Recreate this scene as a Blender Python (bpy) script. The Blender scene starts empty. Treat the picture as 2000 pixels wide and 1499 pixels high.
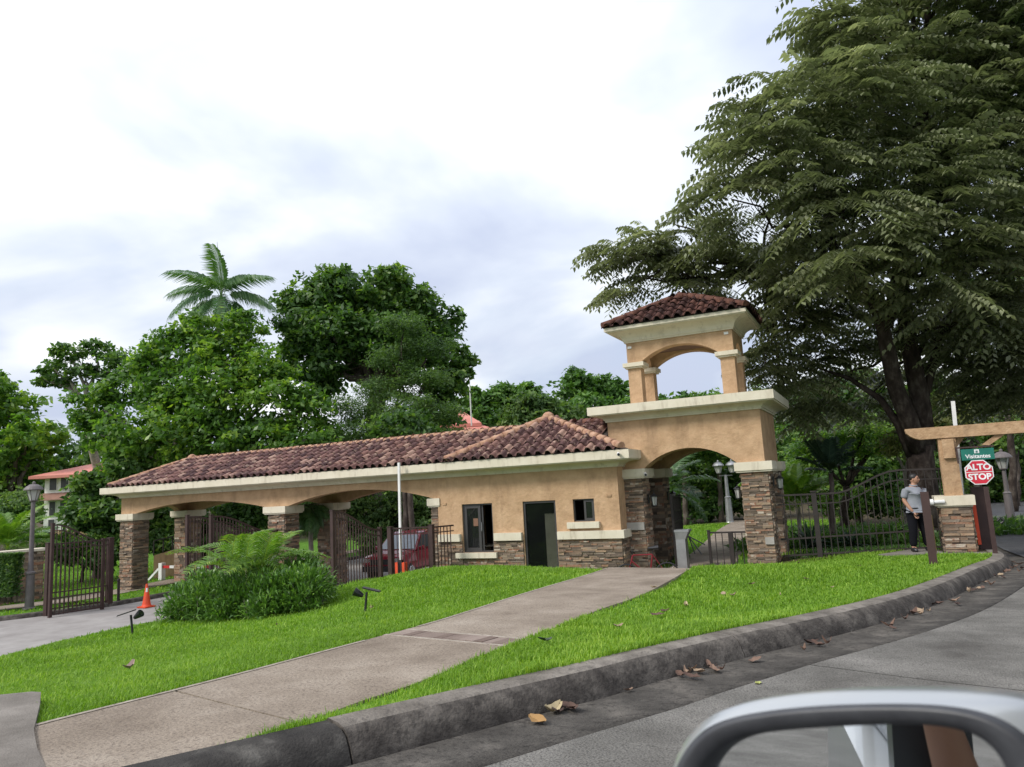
import bpy, bmesh, math, random
import numpy as np
from mathutils import Vector, Matrix

SC = bpy.context.scene
COL = SC.collection
random.seed(7)
rng = np.random.default_rng(11)

# ------------------------------------------------------------------ camera
FPX = 1433.73                       # focal length in pixels of the 2000 px wide photograph
PITCH, ROLL, YAW = 0.142353, 0.0543062, 0.4514438
def cam_axes():
    cp, sp, cy, sy = math.cos(PITCH), math.sin(PITCH), math.cos(YAW), math.sin(YAW)
    fw = np.array([-sy * cp, cy * cp, sp]); rt = np.array([cy, sy, 0.0]); up = np.cross(rt, fw)
    c, s = math.cos(ROLL), math.sin(ROLL)
    return c * rt - s * up, s * rt + c * up, fw
RT, UP, FW = cam_axes()
cam = bpy.data.cameras.new('camera'); camo = bpy.data.objects.new('camera', cam); COL.objects.link(camo)
camo.matrix_world = Matrix(((RT[0], UP[0], -FW[0], 0), (RT[1], UP[1], -FW[1], 0), (RT[2], UP[2], -FW[2], 0), (0, 0, 0, 1)))
cam.sensor_width = 36.0; cam.lens = 36.0 * FPX / 2000.0
cam.clip_start = 0.02; cam.clip_end = 2000
cam.dof.use_dof = True; cam.dof.focus_distance = 16.0; cam.dof.aperture_fstop = 10.0
SC.camera = camo

# ------------------------------------------------------------------ sky, sun, exposure
SUN_DIR = Vector((-0.46, -0.58, 0.67)).normalized()
SUN_EL = math.asin(SUN_DIR.z); SUN_AZ = math.atan2(SUN_DIR.x, SUN_DIR.y)
W = bpy.data.worlds.new('World'); SC.world = W; W.use_nodes = True
def build_world():
    nt = W.node_tree; N = nt.nodes; N.clear(); L = nt.links
    out = N.new('ShaderNodeOutputWorld'); bg = N.new('ShaderNodeBackground'); bg.inputs['Strength'].default_value = 0.1
    sky = N.new('ShaderNodeTexSky'); sky.sky_type = 'NISHITA'; sky.sun_disc = False
    sky.sun_elevation = SUN_EL; sky.sun_rotation = SUN_AZ
    tc = N.new('ShaderNodeTexCoord'); sep = N.new('ShaderNodeSeparateXYZ'); L.new(tc.outputs['Generated'], sep.inputs[0])
    zz = N.new('ShaderNodeMath'); zz.operation = 'MAXIMUM'; L.new(sep.outputs['Z'], zz.inputs[0]); zz.inputs[1].default_value = 0.0
    za = N.new('ShaderNodeMath'); za.operation = 'ADD'; L.new(zz.outputs[0], za.inputs[0]); za.inputs[1].default_value = 0.28
    dv = N.new('ShaderNodeVectorMath'); dv.operation = 'DIVIDE'; L.new(tc.outputs['Generated'], dv.inputs[0])
    cmb = N.new('ShaderNodeCombineXYZ')
    for i in range(3): L.new(za.outputs[0], cmb.inputs[i])
    L.new(cmb.outputs[0], dv.inputs[1])
    n1 = N.new('ShaderNodeTexNoise'); n1.inputs['Scale'].default_value = 1.7; n1.inputs['Detail'].default_value = 5.0
    n1.inputs['Roughness'].default_value = 0.48; n1.inputs['Distortion'].default_value = 0.25
    mp = N.new('ShaderNodeMapping'); mp.inputs['Location'].default_value = (3.1, 1.7, 0.4); L.new(dv.outputs[0], mp.inputs['Vector'])
    L.new(mp.outputs[0], n1.inputs['Vector'])
    r1 = N.new('ShaderNodeValToRGB'); L.new(n1.outputs['Fac'], r1.inputs[0])
    e = r1.color_ramp.elements
    e[0].position = 0.36; e[0].color = (4.0, 4.45, 5.6, 1)
    e[1].position = 0.70; e[1].color = (8.7, 8.8, 8.9, 1)
    m = e.new(0.48); m.color = (5.0, 5.45, 6.3, 1)
    m = e.new(0.57); m.color = (6.3, 6.6, 7.1, 1)
    n2 = N.new('ShaderNodeTexNoise'); n2.inputs['Scale'].default_value = 2.1; n2.inputs['Detail'].default_value = 6
    mp2 = N.new('ShaderNodeMapping'); mp2.inputs['Location'].default_value = (7.7, 2.9, 1.1); L.new(dv.outputs[0], mp2.inputs['Vector']); L.new(mp2.outputs[0], n2.inputs['Vector'])
    r2 = N.new('ShaderNodeValToRGB'); L.new(n2.outputs['Fac'], r2.inputs[0])
    r2.color_ramp.elements[0].position = 0.30; r2.color_ramp.elements[0].color = (0.80, 0.80, 0.80, 1)
    r2.color_ramp.elements[1].position = 0.50; r2.color_ramp.elements[1].color = (1, 1, 1, 1)
    mx = N.new('ShaderNodeMixRGB'); L.new(r2.outputs[0], mx.inputs['Fac']); L.new(sky.outputs[0], mx.inputs[1]); L.new(r1.outputs[0], mx.inputs[2])
    # an overcast sky is brighter towards the zenith
    gr = N.new('ShaderNodeMath'); gr.operation = 'MULTIPLY_ADD'; L.new(zz.outputs[0], gr.inputs[0]); gr.inputs[1].default_value = 0.30; gr.inputs[2].default_value = 0.66
    ml = N.new('ShaderNodeVectorMath'); ml.operation = 'SCALE'; L.new(mx.outputs[0], ml.inputs[0]); L.new(gr.outputs[0], ml.inputs['Scale'])
    L.new(ml.outputs[0], bg.inputs['Color']); L.new(bg.outputs[0], out.inputs['Surface'])
build_world()
sl = bpy.data.lights.new('sun', 'SUN'); sl.energy = 1.5; sl.angle = math.radians(16); sl.color = (1.0, 0.96, 0.89)
so = bpy.data.objects.new('sun', sl); COL.objects.link(so); so.rotation_euler = SUN_DIR.to_track_quat('Z', 'Y').to_euler()
SC.view_settings.view_transform = 'Standard'; SC.view_settings.look = 'None'
SC.view_settings.exposure = 1.12; SC.view_settings.gamma = 1.0; SC.view_settings.use_curve_mapping = False
SC.render.engine = 'CYCLES'
SC.cycles.use_denoising = True
SC.cycles.max_bounces = 8; SC.cycles.diffuse_bounces = 4; SC.cycles.transparent_max_bounces = 8

# ------------------------------------------------------------------ pixel -> place helpers
def ray(x, y): return FW + (x - 1000) / FPX * RT - (y - 749.5) / FPX * UP
def onY(x, y, Y): d = ray(x, y); return d * (Y / d[1])
def onX(x, y, X): d = ray(x, y); return d * (X / d[0])
def onZ(x, y, Z): d = ray(x, y); return d * (Z / d[2])
def atd(x, y, D): return ray(x, y) * D
FH = np.array([FW[0], FW[1]]) / math.hypot(FW[0], FW[1])

# ------------------------------------------------------------------ materials
MATS = {}
def nodes_of(m):
    m.use_nodes = True
    nt = m.node_tree; nt.nodes.clear()
    o = nt.nodes.new('ShaderNodeOutputMaterial'); b = nt.nodes.new('ShaderNodeBsdfPrincipled')
    nt.links.new(b.outputs[0], o.inputs['Surface'])
    return nt, b, o
def mat(name, stops, scale=3.0, rough=0.7, bump=0.0, bscale=None, metal=0.0, spec=0.5, detail=6, source='noise', dirt=None, coat=0.0, stretch=None, seed=0.0):
    """Principled surface; stops = [(pos, colour)...] run over a world-space noise, a per-object random or a mesh attribute."""
    m = bpy.data.materials.new(name); nt, b, o = nodes_of(m); N, L = nt.nodes, nt.links
    geo = N.new('ShaderNodeNewGeometry'); vec = geo.outputs['Position']
    if stretch or seed:
        mp = N.new('ShaderNodeMapping'); mp.inputs['Scale'].default_value = stretch or (1, 1, 1); mp.inputs['Location'].default_value = (seed, seed * 1.7, seed * .3)
        L.new(vec, mp.inputs['Vector']); vec = mp.outputs[0]
    nz = N.new('ShaderNodeTexNoise'); nz.inputs['Scale'].default_value = scale; nz.inputs['Detail'].default_value = detail; nz.inputs['Roughness'].default_value = 0.6
    L.new(vec, nz.inputs['Vector'])
    fac = nz.outputs['Fac']
    if source in ('random', 'attr'):
        if source == 'random':
            src = N.new('ShaderNodeObjectInfo').outputs['Random']
        else:
            a = N.new('ShaderNodeAttribute'); a.attribute_name = 'rnd'; src = a.outputs['Fac']
        mm = N.new('ShaderNodeMath'); mm.operation = 'MULTIPLY_ADD'; L.new(fac, mm.inputs[0]); mm.inputs[1].default_value = 0.5
        m2 = N.new('ShaderNodeMath'); m2.operation = 'ADD'; L.new(src, mm.inputs[2]); L.new(mm.outputs[0], m2.inputs[0]); m2.inputs[1].default_value = -0.25
        fac = m2.outputs[0]
    rp = N.new('ShaderNodeValToRGB'); L.new(fac, rp.inputs[0]); el = rp.color_ramp.elements
    el[0].position, el[0].color = stops[0][0], (*stops[0][1], 1)
    el[1].position, el[1].color = stops[-1][0], (*stops[-1][1], 1)
    for p, c in stops[1:-1]:
        e = el.new(p); e.color = (*c, 1)
    colr = rp.outputs[0]
    if dirt:
        dcol, dscale, lo, hi, amt = dirt[:5]
        n2 = N.new('ShaderNodeTexNoise'); n2.inputs['Scale'].default_value = dscale; n2.inputs['Detail'].default_value = 8; n2.inputs['Roughness'].default_value = 0.65
        if len(dirt) > 5:
            mp2 = N.new('ShaderNodeMapping'); mp2.inputs['Scale'].default_value = dirt[5]; L.new(geo.outputs['Position'], mp2.inputs['Vector']); L.new(mp2.outputs[0], n2.inputs['Vector'])
        else: L.new(geo.outputs['Position'], n2.inputs['Vector'])
        r2 = N.new('ShaderNodeMapRange'); r2.inputs['From Min'].default_value = lo; r2.inputs['From Max'].default_value = hi; r2.inputs['To Max'].default_value = amt
        L.new(n2.outputs['Fac'], r2.inputs['Value'])
        mx = N.new('ShaderNodeMixRGB'); L.new(r2.outputs[0], mx.inputs['Fac']); L.new(colr, mx.inputs[1]); mx.inputs[2].default_value = (*dcol, 1)
        colr = mx.outputs[0]
    L.new(colr, b.inputs['Base Color'])
    b.inputs['Roughness'].default_value = rough; b.inputs['Metallic'].default_value = metal
    b.inputs['Specular IOR Level'].default_value = spec; b.inputs['Coat Weight'].default_value = coat
    if bump:
        nb = N.new('ShaderNodeTexNoise'); nb.inputs['Scale'].default_value = bscale or scale * 6; nb.inputs['Detail'].default_value = 8
        L.new(geo.outputs['Position'], nb.inputs['Vector'])
        bp = N.new('ShaderNodeBump'); bp.inputs['Strength'].default_value = bump; bp.inputs['Distance'].default_value = 0.02
        L.new(nb.outputs['Fac'], bp.inputs['Height']); L.new(bp.outputs[0], b.inputs['Normal'])
    MATS[name] = m
    return m
def flat(name, c, rough=0.6, **k):
    d = tuple(x * 0.8 for x in c)
    return mat(name, [(0.35, d), (0.65, c)], rough=rough, **k)
def leafmat(name, c0, c1, c2, rough=0.5, trans=0.35, spec=0.4, tint=(1.5, 1.6, 0.6)):
    m = bpy.data.materials.new(name); nt, b, o = nodes_of(m); N, L = nt.nodes, nt.links
    a = N.new('ShaderNodeAttribute'); a.attribute_name = 'rnd'
    oi = N.new('ShaderNodeObjectInfo')
    md = N.new('ShaderNodeMath'); md.operation = 'MULTIPLY_ADD'; L.new(oi.outputs['Random'], md.inputs[0]); md.inputs[1].default_value = 0.12; L.new(a.outputs['Fac'], md.inputs[2])
    rp = N.new('ShaderNodeValToRGB'); L.new(md.outputs[0], rp.inputs[0]); el = rp.color_ramp.elements
    el[0].position, el[0].color = 0.0, (*c0, 1); el[1].position, el[1].color = 1.0, (*c2, 1); e = el.new(0.55); e.color = (*c1, 1)
    L.new(rp.outputs[0], b.inputs['Base Color']); b.inputs['Roughness'].default_value = rough; b.inputs['Specular IOR Level'].default_value = spec
    tr = N.new('ShaderNodeBsdfTranslucent'); mul = N.new('ShaderNodeMixRGB'); mul.blend_type = 'MULTIPLY'; mul.inputs['Fac'].default_value = 1
    L.new(rp.outputs[0], mul.inputs[1]); mul.inputs[2].default_value = (*tint, 1); L.new(mul.outputs[0], tr.inputs['Color'])
    mx = N.new('ShaderNodeMixShader'); mx.inputs[0].default_value = trans
    L.new(b.outputs[0], mx.inputs[1]); L.new(tr.outputs[0], mx.inputs[2]); L.new(mx.outputs[0], o.inputs['Surface'])
    MATS[name] = m; return m
def glassmat(name, tint=(0.02, 0.022, 0.022), mixv=0.35, rough=0.03):
    m = bpy.data.materials.new(name); nt, b, o = nodes_of(m); N, L = nt.nodes, nt.links
    b.inputs['Base Color'].default_value = (*tint, 1); b.inputs['Roughness'].default_value = rough; b.inputs['Specular IOR Level'].default_value = 0.6
    t = N.new('ShaderNodeBsdfTransparent'); t.inputs['Color'].default_value = (0.75, 0.78, 0.77, 1)
    mx = N.new('ShaderNodeMixShader'); mx.inputs[0].default_value = mixv
    L.new(t.outputs[0], mx.inputs[1]); L.new(b.outputs[0], mx.inputs[2]); L.new(mx.outputs[0], o.inputs['Surface'])
    MATS[name] = m; return m

STUCCO = mat('stucco', [(0.3, (0.40, 0.258, 0.150)), (0.5, (0.48, 0.315, 0.188)), (0.72, (0.55, 0.370, 0.228))], 3.2, 0.92, bump=1.0, bscale=11, spec=0.2, dirt=((0.20, 0.125, 0.075), 1.0, 0.52, 0.78, 0.60, (2.6, 2.6, .5)))
STUCCO2 = mat('old_stucco', [(0.3, (0.34, 0.21, 0.12)), (0.5, (0.43, 0.28, 0.165)), (0.72, (0.50, 0.34, 0.21))], 6, 0.95, bump=0.7, bscale=22, spec=0.2, dirt=((0.17, 0.11, 0.07), 2.4, 0.52, 0.72, 0.6))
CREAM = mat('cream_trim', [(0.3, (0.60, 0.54, 0.42)), (0.7, (0.69, 0.63, 0.51))], 2.5, 0.8, bump=0.12, bscale=30, spec=0.3, dirt=((0.26, 0.21, 0.15), 1.6, 0.53, 0.76, 0.55, (3.5, 3.5, .8)))
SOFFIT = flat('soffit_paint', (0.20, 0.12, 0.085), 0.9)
TILE_STOPS = [(0.0, (0.085, 0.048, 0.048)), (0.32, (0.125, 0.066, 0.062)), (0.58, (0.175, 0.092, 0.082)), (0.80, (0.25, 0.135, 0.112)), (0.97, (0.40, 0.26, 0.205))]
TILE = mat('clay_tile', TILE_STOPS, 7, 0.88, bump=0.5, bscale=40, source='random', spec=0.25, dirt=((0.46, 0.33, 0.25), 5.5, 0.55, 0.66, 0.8))
TILE_S = mat('clay_tile_far', TILE_STOPS, 7, 0.88, bump=0.5, bscale=40, source='attr', spec=0.25, dirt=((0.46, 0.33, 0.25), 5.5, 0.55, 0.66, 0.8))
TILE_T = mat('weathered_tile', [(0.0, (0.040, 0.022, 0.021)), (0.5, (0.075, 0.036, 0.032)), (1.0, (0.14, 0.066, 0.052))], 8, 0.9, bump=0.5, bscale=40, source='random', spec=0.25, dirt=((0.20, 0.11, 0.085), 6, 0.56, 0.72, 0.6))
TILE_TS = mat('weathered_tile_far', [(0.0, (0.040, 0.022, 0.021)), (0.5, (0.075, 0.036, 0.032)), (1.0, (0.14, 0.066, 0.052))], 8, 0.9, bump=0.5, bscale=40, source='attr', spec=0.25)
CAPT = mat('ridge_mortar', [(0.25, (0.22, 0.10, 0.07)), (0.5, (0.40, 0.235, 0.155)), (0.75, (0.50, 0.34, 0.25))], 6, 0.92, bump=0.6, bscale=30, spec=0.2)
CAPD = mat('dark_ridge', [(0.25, (0.07, 0.035, 0.03)), (0.5, (0.13, 0.06, 0.045)), (0.8, (0.26, 0.13, 0.09))], 6, 0.92, bump=0.6, bscale=30, spec=0.2)
ST_STOPS = [(0.0, (0.095, 0.074, 0.058)), (0.22, (0.17, 0.132, 0.10)), (0.42, (0.25, 0.172, 0.118)), (0.58, (0.24, 0.20, 0.16)), (0.75, (0.35, 0.25, 0.165)), (0.9, (0.27, 0.135, 0.085)), (1.0, (0.46, 0.40, 0.32))]
STONE = mat('ledge_stone', ST_STOPS, 9, 0.9, bump=0.7, bscale=45, source='random', spec=0.25)
STONE_S = mat('ledge_stone_far', ST_STOPS, 9, 0.9, bump=0.7, bscale=45, source='attr', spec=0.25)
MORTAR = flat('dark_mortar', (0.075, 0.060, 0.050), 0.95)
PLAQUE = flat('grey_plaque', (0.36, 0.34, 0.31), 0.8, bump=0.2)
IRON = mat('brown_iron', [(0.3, (0.038, 0.021, 0.019)), (0.7, (0.062, 0.034, 0.030))], 5, 0.55, spec=0.4)
IRON2 = mat('black_iron', [(0.3, (0.018, 0.014, 0.013)), (0.7, (0.034, 0.026, 0.023))], 5, 0.6, spec=0.4)
BRONZE = flat('window_bronze', (0.055, 0.052, 0.052), 0.45, spec=0.5)
GLASS = glassmat('dark_glass', mixv=0.55)
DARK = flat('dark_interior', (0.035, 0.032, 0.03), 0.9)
BEIGE = flat('beige_cabinet', (0.55, 0.48, 0.37), 0.8)
BLACK = flat('black_plastic', (0.018, 0.018, 0.020), 0.4)
WHITE = flat('white_paint', (0.80, 0.79, 0.77), 0.5)
LAMPGLASS = glassmat('lamp_glass', tint=(0.55, 0.55, 0.52), mixv=0.75, rough=0.25)
STEEL = mat('brushed_steel', [(0.3, (0.30, 0.30, 0.31)), (0.7, (0.42, 0.42, 0.43))], 4, 0.38, metal=0.7)
GREYPOST = mat('grey_post', [(0.3, (0.105, 0.09, 0.09)), (0.7, (0.15, 0.13, 0.13))], 5, 0.6)
ORANGE = flat('traffic_orange', (0.78, 0.085, 0.025), 0.5)
RED = flat('red_paint', (0.60, 0.025, 0.030), 0.45)
SIGNRED = flat('sign_red', (0.58, 0.022, 0.045), 0.4)
SIGNGREEN = flat('sign_green', (0.010, 0.155, 0.115), 0.4)
SIGNWHITE = flat('sign_white', (0.82, 0.82, 0.82), 0.4)
PATH = mat('path_concrete', [(0.30, (0.182, 0.145, 0.112)), (0.5, (0.270, 0.222, 0.176)), (0.72, (0.37, 0.315, 0.258))], 1.1, 0.93, bump=0.8, bscale=45, spec=0.2, detail=14, dirt=((0.095, 0.072, 0.058), 38, 0.50, 0.68, 0.75))
SLAB2 = mat('apron_concrete', [(0.3, (0.13, 0.115, 0.10)), (0.7, (0.25, 0.225, 0.20))], 2.0, 0.93, bump=0.5, bscale=70, spec=0.2, detail=10, dirt=((0.09, 0.08, 0.07), 50, 0.55, 0.72, 0.5))
ROAD = mat('road_concrete', [(0.30, (0.095, 0.088, 0.079)), (0.5, (0.175, 0.166, 0.150)), (0.72, (0.265, 0.25, 0.228))], 1.2, 0.9, bump=0.9, bscale=55, spec=0.25, detail=14, dirt=((0.045, 0.041, 0.038), 85, 0.47, 0.60, 0.75))
GUTTER = mat('gutter_concrete', [(0.3, (0.046, 0.041, 0.036)), (0.5, (0.082, 0.074, 0.065)), (0.72, (0.155, 0.138, 0.120))], 2.6, 0.9, bump=0.8, bscale=50, spec=0.25, detail=14, dirt=((0.024, 0.021, 0.019), 20, 0.50, 0.68, 0.8))
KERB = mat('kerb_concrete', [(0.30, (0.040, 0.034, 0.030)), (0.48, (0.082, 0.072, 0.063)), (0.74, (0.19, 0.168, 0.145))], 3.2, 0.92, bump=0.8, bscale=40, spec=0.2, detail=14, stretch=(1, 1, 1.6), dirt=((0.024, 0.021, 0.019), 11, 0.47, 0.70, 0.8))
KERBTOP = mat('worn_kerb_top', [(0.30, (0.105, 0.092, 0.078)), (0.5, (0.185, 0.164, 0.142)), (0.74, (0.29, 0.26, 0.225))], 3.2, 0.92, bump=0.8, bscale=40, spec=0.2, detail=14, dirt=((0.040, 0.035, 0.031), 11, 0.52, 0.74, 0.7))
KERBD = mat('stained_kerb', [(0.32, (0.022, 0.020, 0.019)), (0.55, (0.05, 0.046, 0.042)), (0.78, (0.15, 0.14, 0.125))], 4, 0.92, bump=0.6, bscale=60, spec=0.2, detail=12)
DRIVE = mat('driveway_concrete', [(0.3, (0.22, 0.20, 0.19)), (0.7, (0.33, 0.31, 0.295))], 1.1, 0.9, bump=0.3, bscale=40, spec=0.25, detail=8)
ASPHALT = mat('asphalt', [(0.3, (0.045, 0.045, 0.05)), (0.7, (0.075, 0.075, 0.08))], 3, 0.85, bump=0.4, bscale=80)
MARGIN = mat('pale_margin', [(0.3, (0.26, 0.22, 0.18)), (0.7, (0.38, 0.33, 0.28))], 6, 0.93, bump=0.4, bscale=50, spec=0.2, dirt=((0.15, 0.12, 0.10), 18, 0.52, 0.66, 0.8))
PAVER = mat('clay_paver', [(0.0, (0.150, 0.110, 0.092)), (0.5, (0.205, 0.158, 0.134)), (1.0, (0.27, 0.215, 0.185))], 8, 0.92, bump=0.4, bscale=60, source='random', spec=0.2)
BARK = mat('bark', [(0.3, (0.045, 0.034, 0.028)), (0.5, (0.10, 0.08, 0.068)), (0.74, (0.22, 0.19, 0.165))], 4, 0.95, bump=0.9, bscale=16, spec=0.15, stretch=(1, 1, 0.45))
BARKD = mat('dark_bark', [(0.3, (0.022, 0.017, 0.014)), (0.5, (0.05, 0.038, 0.032)), (0.76, (0.14, 0.12, 0.10))], 5, 0.95, bump=1.0, bscale=18, spec=0.15, stretch=(1, 1, 0.5))
BARKP = mat('pale_bark', [(0.3, (0.16, 0.135, 0.11)), (0.7, (0.34, 0.31, 0.27))], 5, 0.95, bump=0.6, bscale=18, spec=0.15)
L_BIG = leafmat('leaf_big_tree', (0.085, 0.100, 0.052), (0.230, 0.255, 0.140), (0.47, 0.48, 0.30), rough=0.36, trans=0.34, spec=0.6, tint=(1.15, 1.25, 0.75))
L_MID = leafmat('leaf_mid_green', (0.036, 0.091, 0.021), (0.103, 0.212, 0.036), (0.308, 0.443, 0.060), rough=0.42, trans=0.45)
L_DEEP = leafmat('leaf_deep_green', (0.030, 0.073, 0.020), (0.081, 0.165, 0.039), (0.234, 0.344, 0.069), rough=0.45, trans=0.42)
L_FEATH = leafmat('leaf_feathery', (0.035, 0.076, 0.028), (0.088, 0.161, 0.047), (0.189, 0.271, 0.076), rough=0.6, trans=0.42)
L_LIGHT = leafmat('leaf_light_green', (0.034, 0.088, 0.019), (0.088, 0.189, 0.038), (0.203, 0.338, 0.068), rough=0.5, trans=0.35)
L_OLIVE = leafmat('leaf_olive', (0.054, 0.066, 0.022), (0.144, 0.162, 0.048), (0.264, 0.276, 0.096), rough=0.55, trans=0.3)
L_PALM = leafmat('leaf_palm', (0.039, 0.098, 0.036), (0.085, 0.176, 0.065), (0.182, 0.286, 0.104), rough=0.4, trans=0.28, spec=0.5)
L_ARECA = leafmat('leaf_areca', (0.055, 0.130, 0.018), (0.130, 0.250, 0.030), (0.30, 0.38, 0.06), rough=0.42, trans=0.32, spec=0.5)
L_BUSH = leafmat('leaf_bush', (0.030, 0.075, 0.014), (0.080, 0.180, 0.030), (0.22, 0.37, 0.07), rough=0.4, trans=0.25, spec=0.5)
L_DARKPLANT = leafmat('leaf_agave', (0.017, 0.036, 0.025), (0.035, 0.067, 0.042), (0.084, 0.14, 0.07), rough=0.45, trans=0.12)
L_GRASS = leafmat('grass_blade', (0.085, 0.165, 0.014), (0.170, 0.315, 0.026), (0.33, 0.46, 0.070), rough=0.55, trans=0.36, spec=0.3)
SKIN = flat('skin', (0.40, 0.21, 0.135), 0.55); HAIR = flat('black_hair', (0.012, 0.010, 0.010), 0.5)
SHIRT = mat('grey_polo', [(0.3, (0.19, 0.20, 0.23)), (0.7, (0.25, 0.26, 0.29))], 9, 0.9); TROUSER = flat('black_trousers', (0.008, 0.008, 0.011), 0.95, spec=.15)
DRYLEAF = mat('dry_leaf', [(0.0, (0.045, 0.025, 0.019)), (0.4, (0.105, 0.060, 0.044)), (0.7, (0.175, 0.108, 0.078)), (1.0, (0.32, 0.24, 0.16))], 20, 0.85, source='random')
CARRED = flat('car_red', (0.33, 0.018, 0.040), 0.3, coat=0.6); CHROME = flat('chrome', (0.6, 0.6, 0.62), 0.2, metal=0.9)
SILVER = mat('silver_paint', [(0.3, (0.40, 0.42, 0.44)), (0.7, (0.46, 0.48, 0.50))], 3, 0.30, coat=0.6, metal=0.35)
BEZEL = mat('grey_black_plastic', [(0.35, (0.040, 0.041, 0.048)), (0.65, (0.058, 0.060, 0.068))], 60, 0.42, spec=0.5)
PINKROOF = mat('pink_metal_roof', [(0.3, (0.50, 0.17, 0.13)), (0.7, (0.60, 0.24, 0.19))], 1.5, 0.7); OFFWHITE = flat('house_white', (0.80, 0.78, 0.72), 0.85)
def mirror_mat():
    m = bpy.data.materials.new('mirror_glass'); nt, b, o = nodes_of(m)
    b.inputs['Base Color'].default_value = (0.74, 0.76, 0.77, 1); b.inputs['Metallic'].default_value = 1.0; b.inputs['Roughness'].default_value = 0.012
    return m
MIRROR = mirror_mat()

# ------------------------------------------------------------------ mesh helpers
class MB:
    """Collects shapes and links them as ONE mesh object (world coordinates, moved to the thing's origin)."""
    def __init__(s): s.v = []; s.f = []; s.r = []
    def add(s, v, f, r=None):
        o = len(s.v); s.v += [tuple(map(float, p)) for p in v]; s.f += [tuple(i + o for i in q) for q in f]
        if r is not None: s.r += [r] * len(f)
    def box(s, lo, hi, r=None):
        x0, y0, z0 = lo; x1, y1, z1 = hi
        s.add([(x0, y0, z0), (x1, y0, z0), (x1, y1, z0), (x0, y1, z0), (x0, y0, z1), (x1, y0, z1), (x1, y1, z1), (x0, y1, z1)],
              [(0, 3, 2, 1), (4, 5, 6, 7), (0, 1, 5, 4), (1, 2, 6, 5), (2, 3, 7, 6), (3, 0, 4, 7)], r)
    def bar(s, a, b, w, h=None, r=None):
        """square bar from a to b"""
        a, b = Vector(a), Vector(b); h = h or w; d = (b - a).normalized()
        ref = Vector((0, 0, 1)) if abs(d.z) < 0.9 else Vector((0, 1, 0))
        sx = d.cross(ref).normalized(); sy = sx.cross(d).normalized()
        v = []
        for p in (a, b):
            for (i, j) in ((-1, -1), (1, -1), (1, 1), (-1, 1)): v.append(p + sx * i * w / 2 + sy * j * h / 2)
        s.add(v, [(3, 2, 1, 0), (4, 5, 6, 7), (0, 1, 5, 4), (1, 2, 6, 5), (2, 3, 7, 6), (3, 0, 4, 7)], r)
    def tube(s, pts, rad, n=8, cap=True):
        pts = [Vector(p) for p in pts]; rad = rad if hasattr(rad, '__len__') else [rad] * len(pts)
        rings = []; sx = None
        for i, p in enumerate(pts):
            d = (pts[min(i + 1, len(pts) - 1)] - pts[max(i - 1, 0)]).normalized()
            if sx is None:
                ref = Vector((0, 0, 1)) if abs(d.z) < 0.9 else Vector((1, 0, 0)); sx = d.cross(ref).normalized()
            else: sx = (sx - d * sx.dot(d)).normalized()
            sy = d.cross(sx)
            rings.append([p + (sx * math.cos(2 * math.pi * k / n) + sy * math.sin(2 * math.pi * k / n)) * rad[i] for k in range(n)])
        v = [q for r_ in rings for q in r_]; f = []
        for i in range(len(pts) - 1):
            for k in range(n): f.append((i * n + k, i * n + (k + 1) % n, (i + 1) * n + (k + 1) % n, (i + 1) * n + k))
        if cap: f.append(tuple(range(n - 1, -1, -1))); f.append(tuple((len(pts) - 1) * n + k for k in range(n)))
        s.add(v, f)
    def lathe(s, c, prof, n=16):
        c = Vector(c)
        s_v = []; f = []
        for (r_, z) in prof:
            for k in range(n): s_v.append(c + Vector((r_ * math.cos(2 * math.pi * k / n), r_ * math.sin(2 * math.pi * k / n), z)))
        for i in range(len(prof) - 1):
            for k in range(n): f.append((i * n + k, i * n + (k + 1) % n, (i + 1) * n + (k + 1) % n, (i + 1) * n + k))
        f.append(tuple(range(n - 1, -1, -1))); f.append(tuple((len(prof) - 1) * n + k for k in range(n)))
        s.add(s_v, f)
    def prism(s, poly, y0, y1, axis='y'):
        """poly = [(a, z)...]; extruded along axis"""
        n = len(poly)
        P = (lambda a, y, z: (a, y, z)) if axis == 'y' else (lambda a, y, z: (y, a, z))
        v = [P(a, y0, z) for a, z in poly] + [P(a, y1, z) for a, z in poly]
        s.add(v, [tuple(range(n)), tuple(range(2 * n - 1, n - 1, -1))] + [(i, (i + 1) % n, n + (i + 1) % n, n + i) for i in range(n)])
    def build(s, name, m, parent=None, org=None, smooth=False, fix=False):
        if org is None: org = origin_of(parent)
        me = bpy.data.meshes.new(name)
        me.from_pydata([(x - org[0], y - org[1], z - org[2]) for x, y, z in s.v], [], s.f)
        if s.r and len(s.r) == len(s.f):
            a = me.attributes.new('rnd', 'FLOAT', 'FACE'); a.data.foreach_set('value', s.r)
        if fix:
            bm = bmesh.new(); bm.from_mesh(me); bmesh.ops.recalc_face_normals(bm, faces=bm.faces[:]); bm.to_mesh(me); bm.free()
        if smooth:
            me.polygons.foreach_set('use_smooth', [True] * len(me.polygons))
        me.materials.append(m)
        o = bpy.data.objects.new(name, me); COL.objects.link(o)
        if parent is not None: o.parent = parent
        else: o.location = org
        return o
ORG = {}
def origin_of(p):
    if p is None: return (0, 0, 0)
    while p.parent is not None: p = p.parent
    return ORG.get(p.name, tuple(p.location))
def tag(o, label=None, cat=None, group=None, kind=None):
    if label: o['label'] = label
    if cat: o['category'] = cat
    if group: o['group'] = group
    if kind: o['kind'] = kind
    return o
def thing(name, loc, label, cat, group=None):
    o = bpy.data.objects.new(name, None); COL.objects.link(o); o.location = tuple(map(float, loc)); o.empty_display_size = 0.1
    ORG[o.name] = tuple(o.location)
    return tag(o, label, cat, group)
def single(mb, name, m, loc, label, cat, group=None, smooth=False):
    return tag(mb.build(name, m, None, tuple(map(float, loc)), smooth), label, cat, group)
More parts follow.
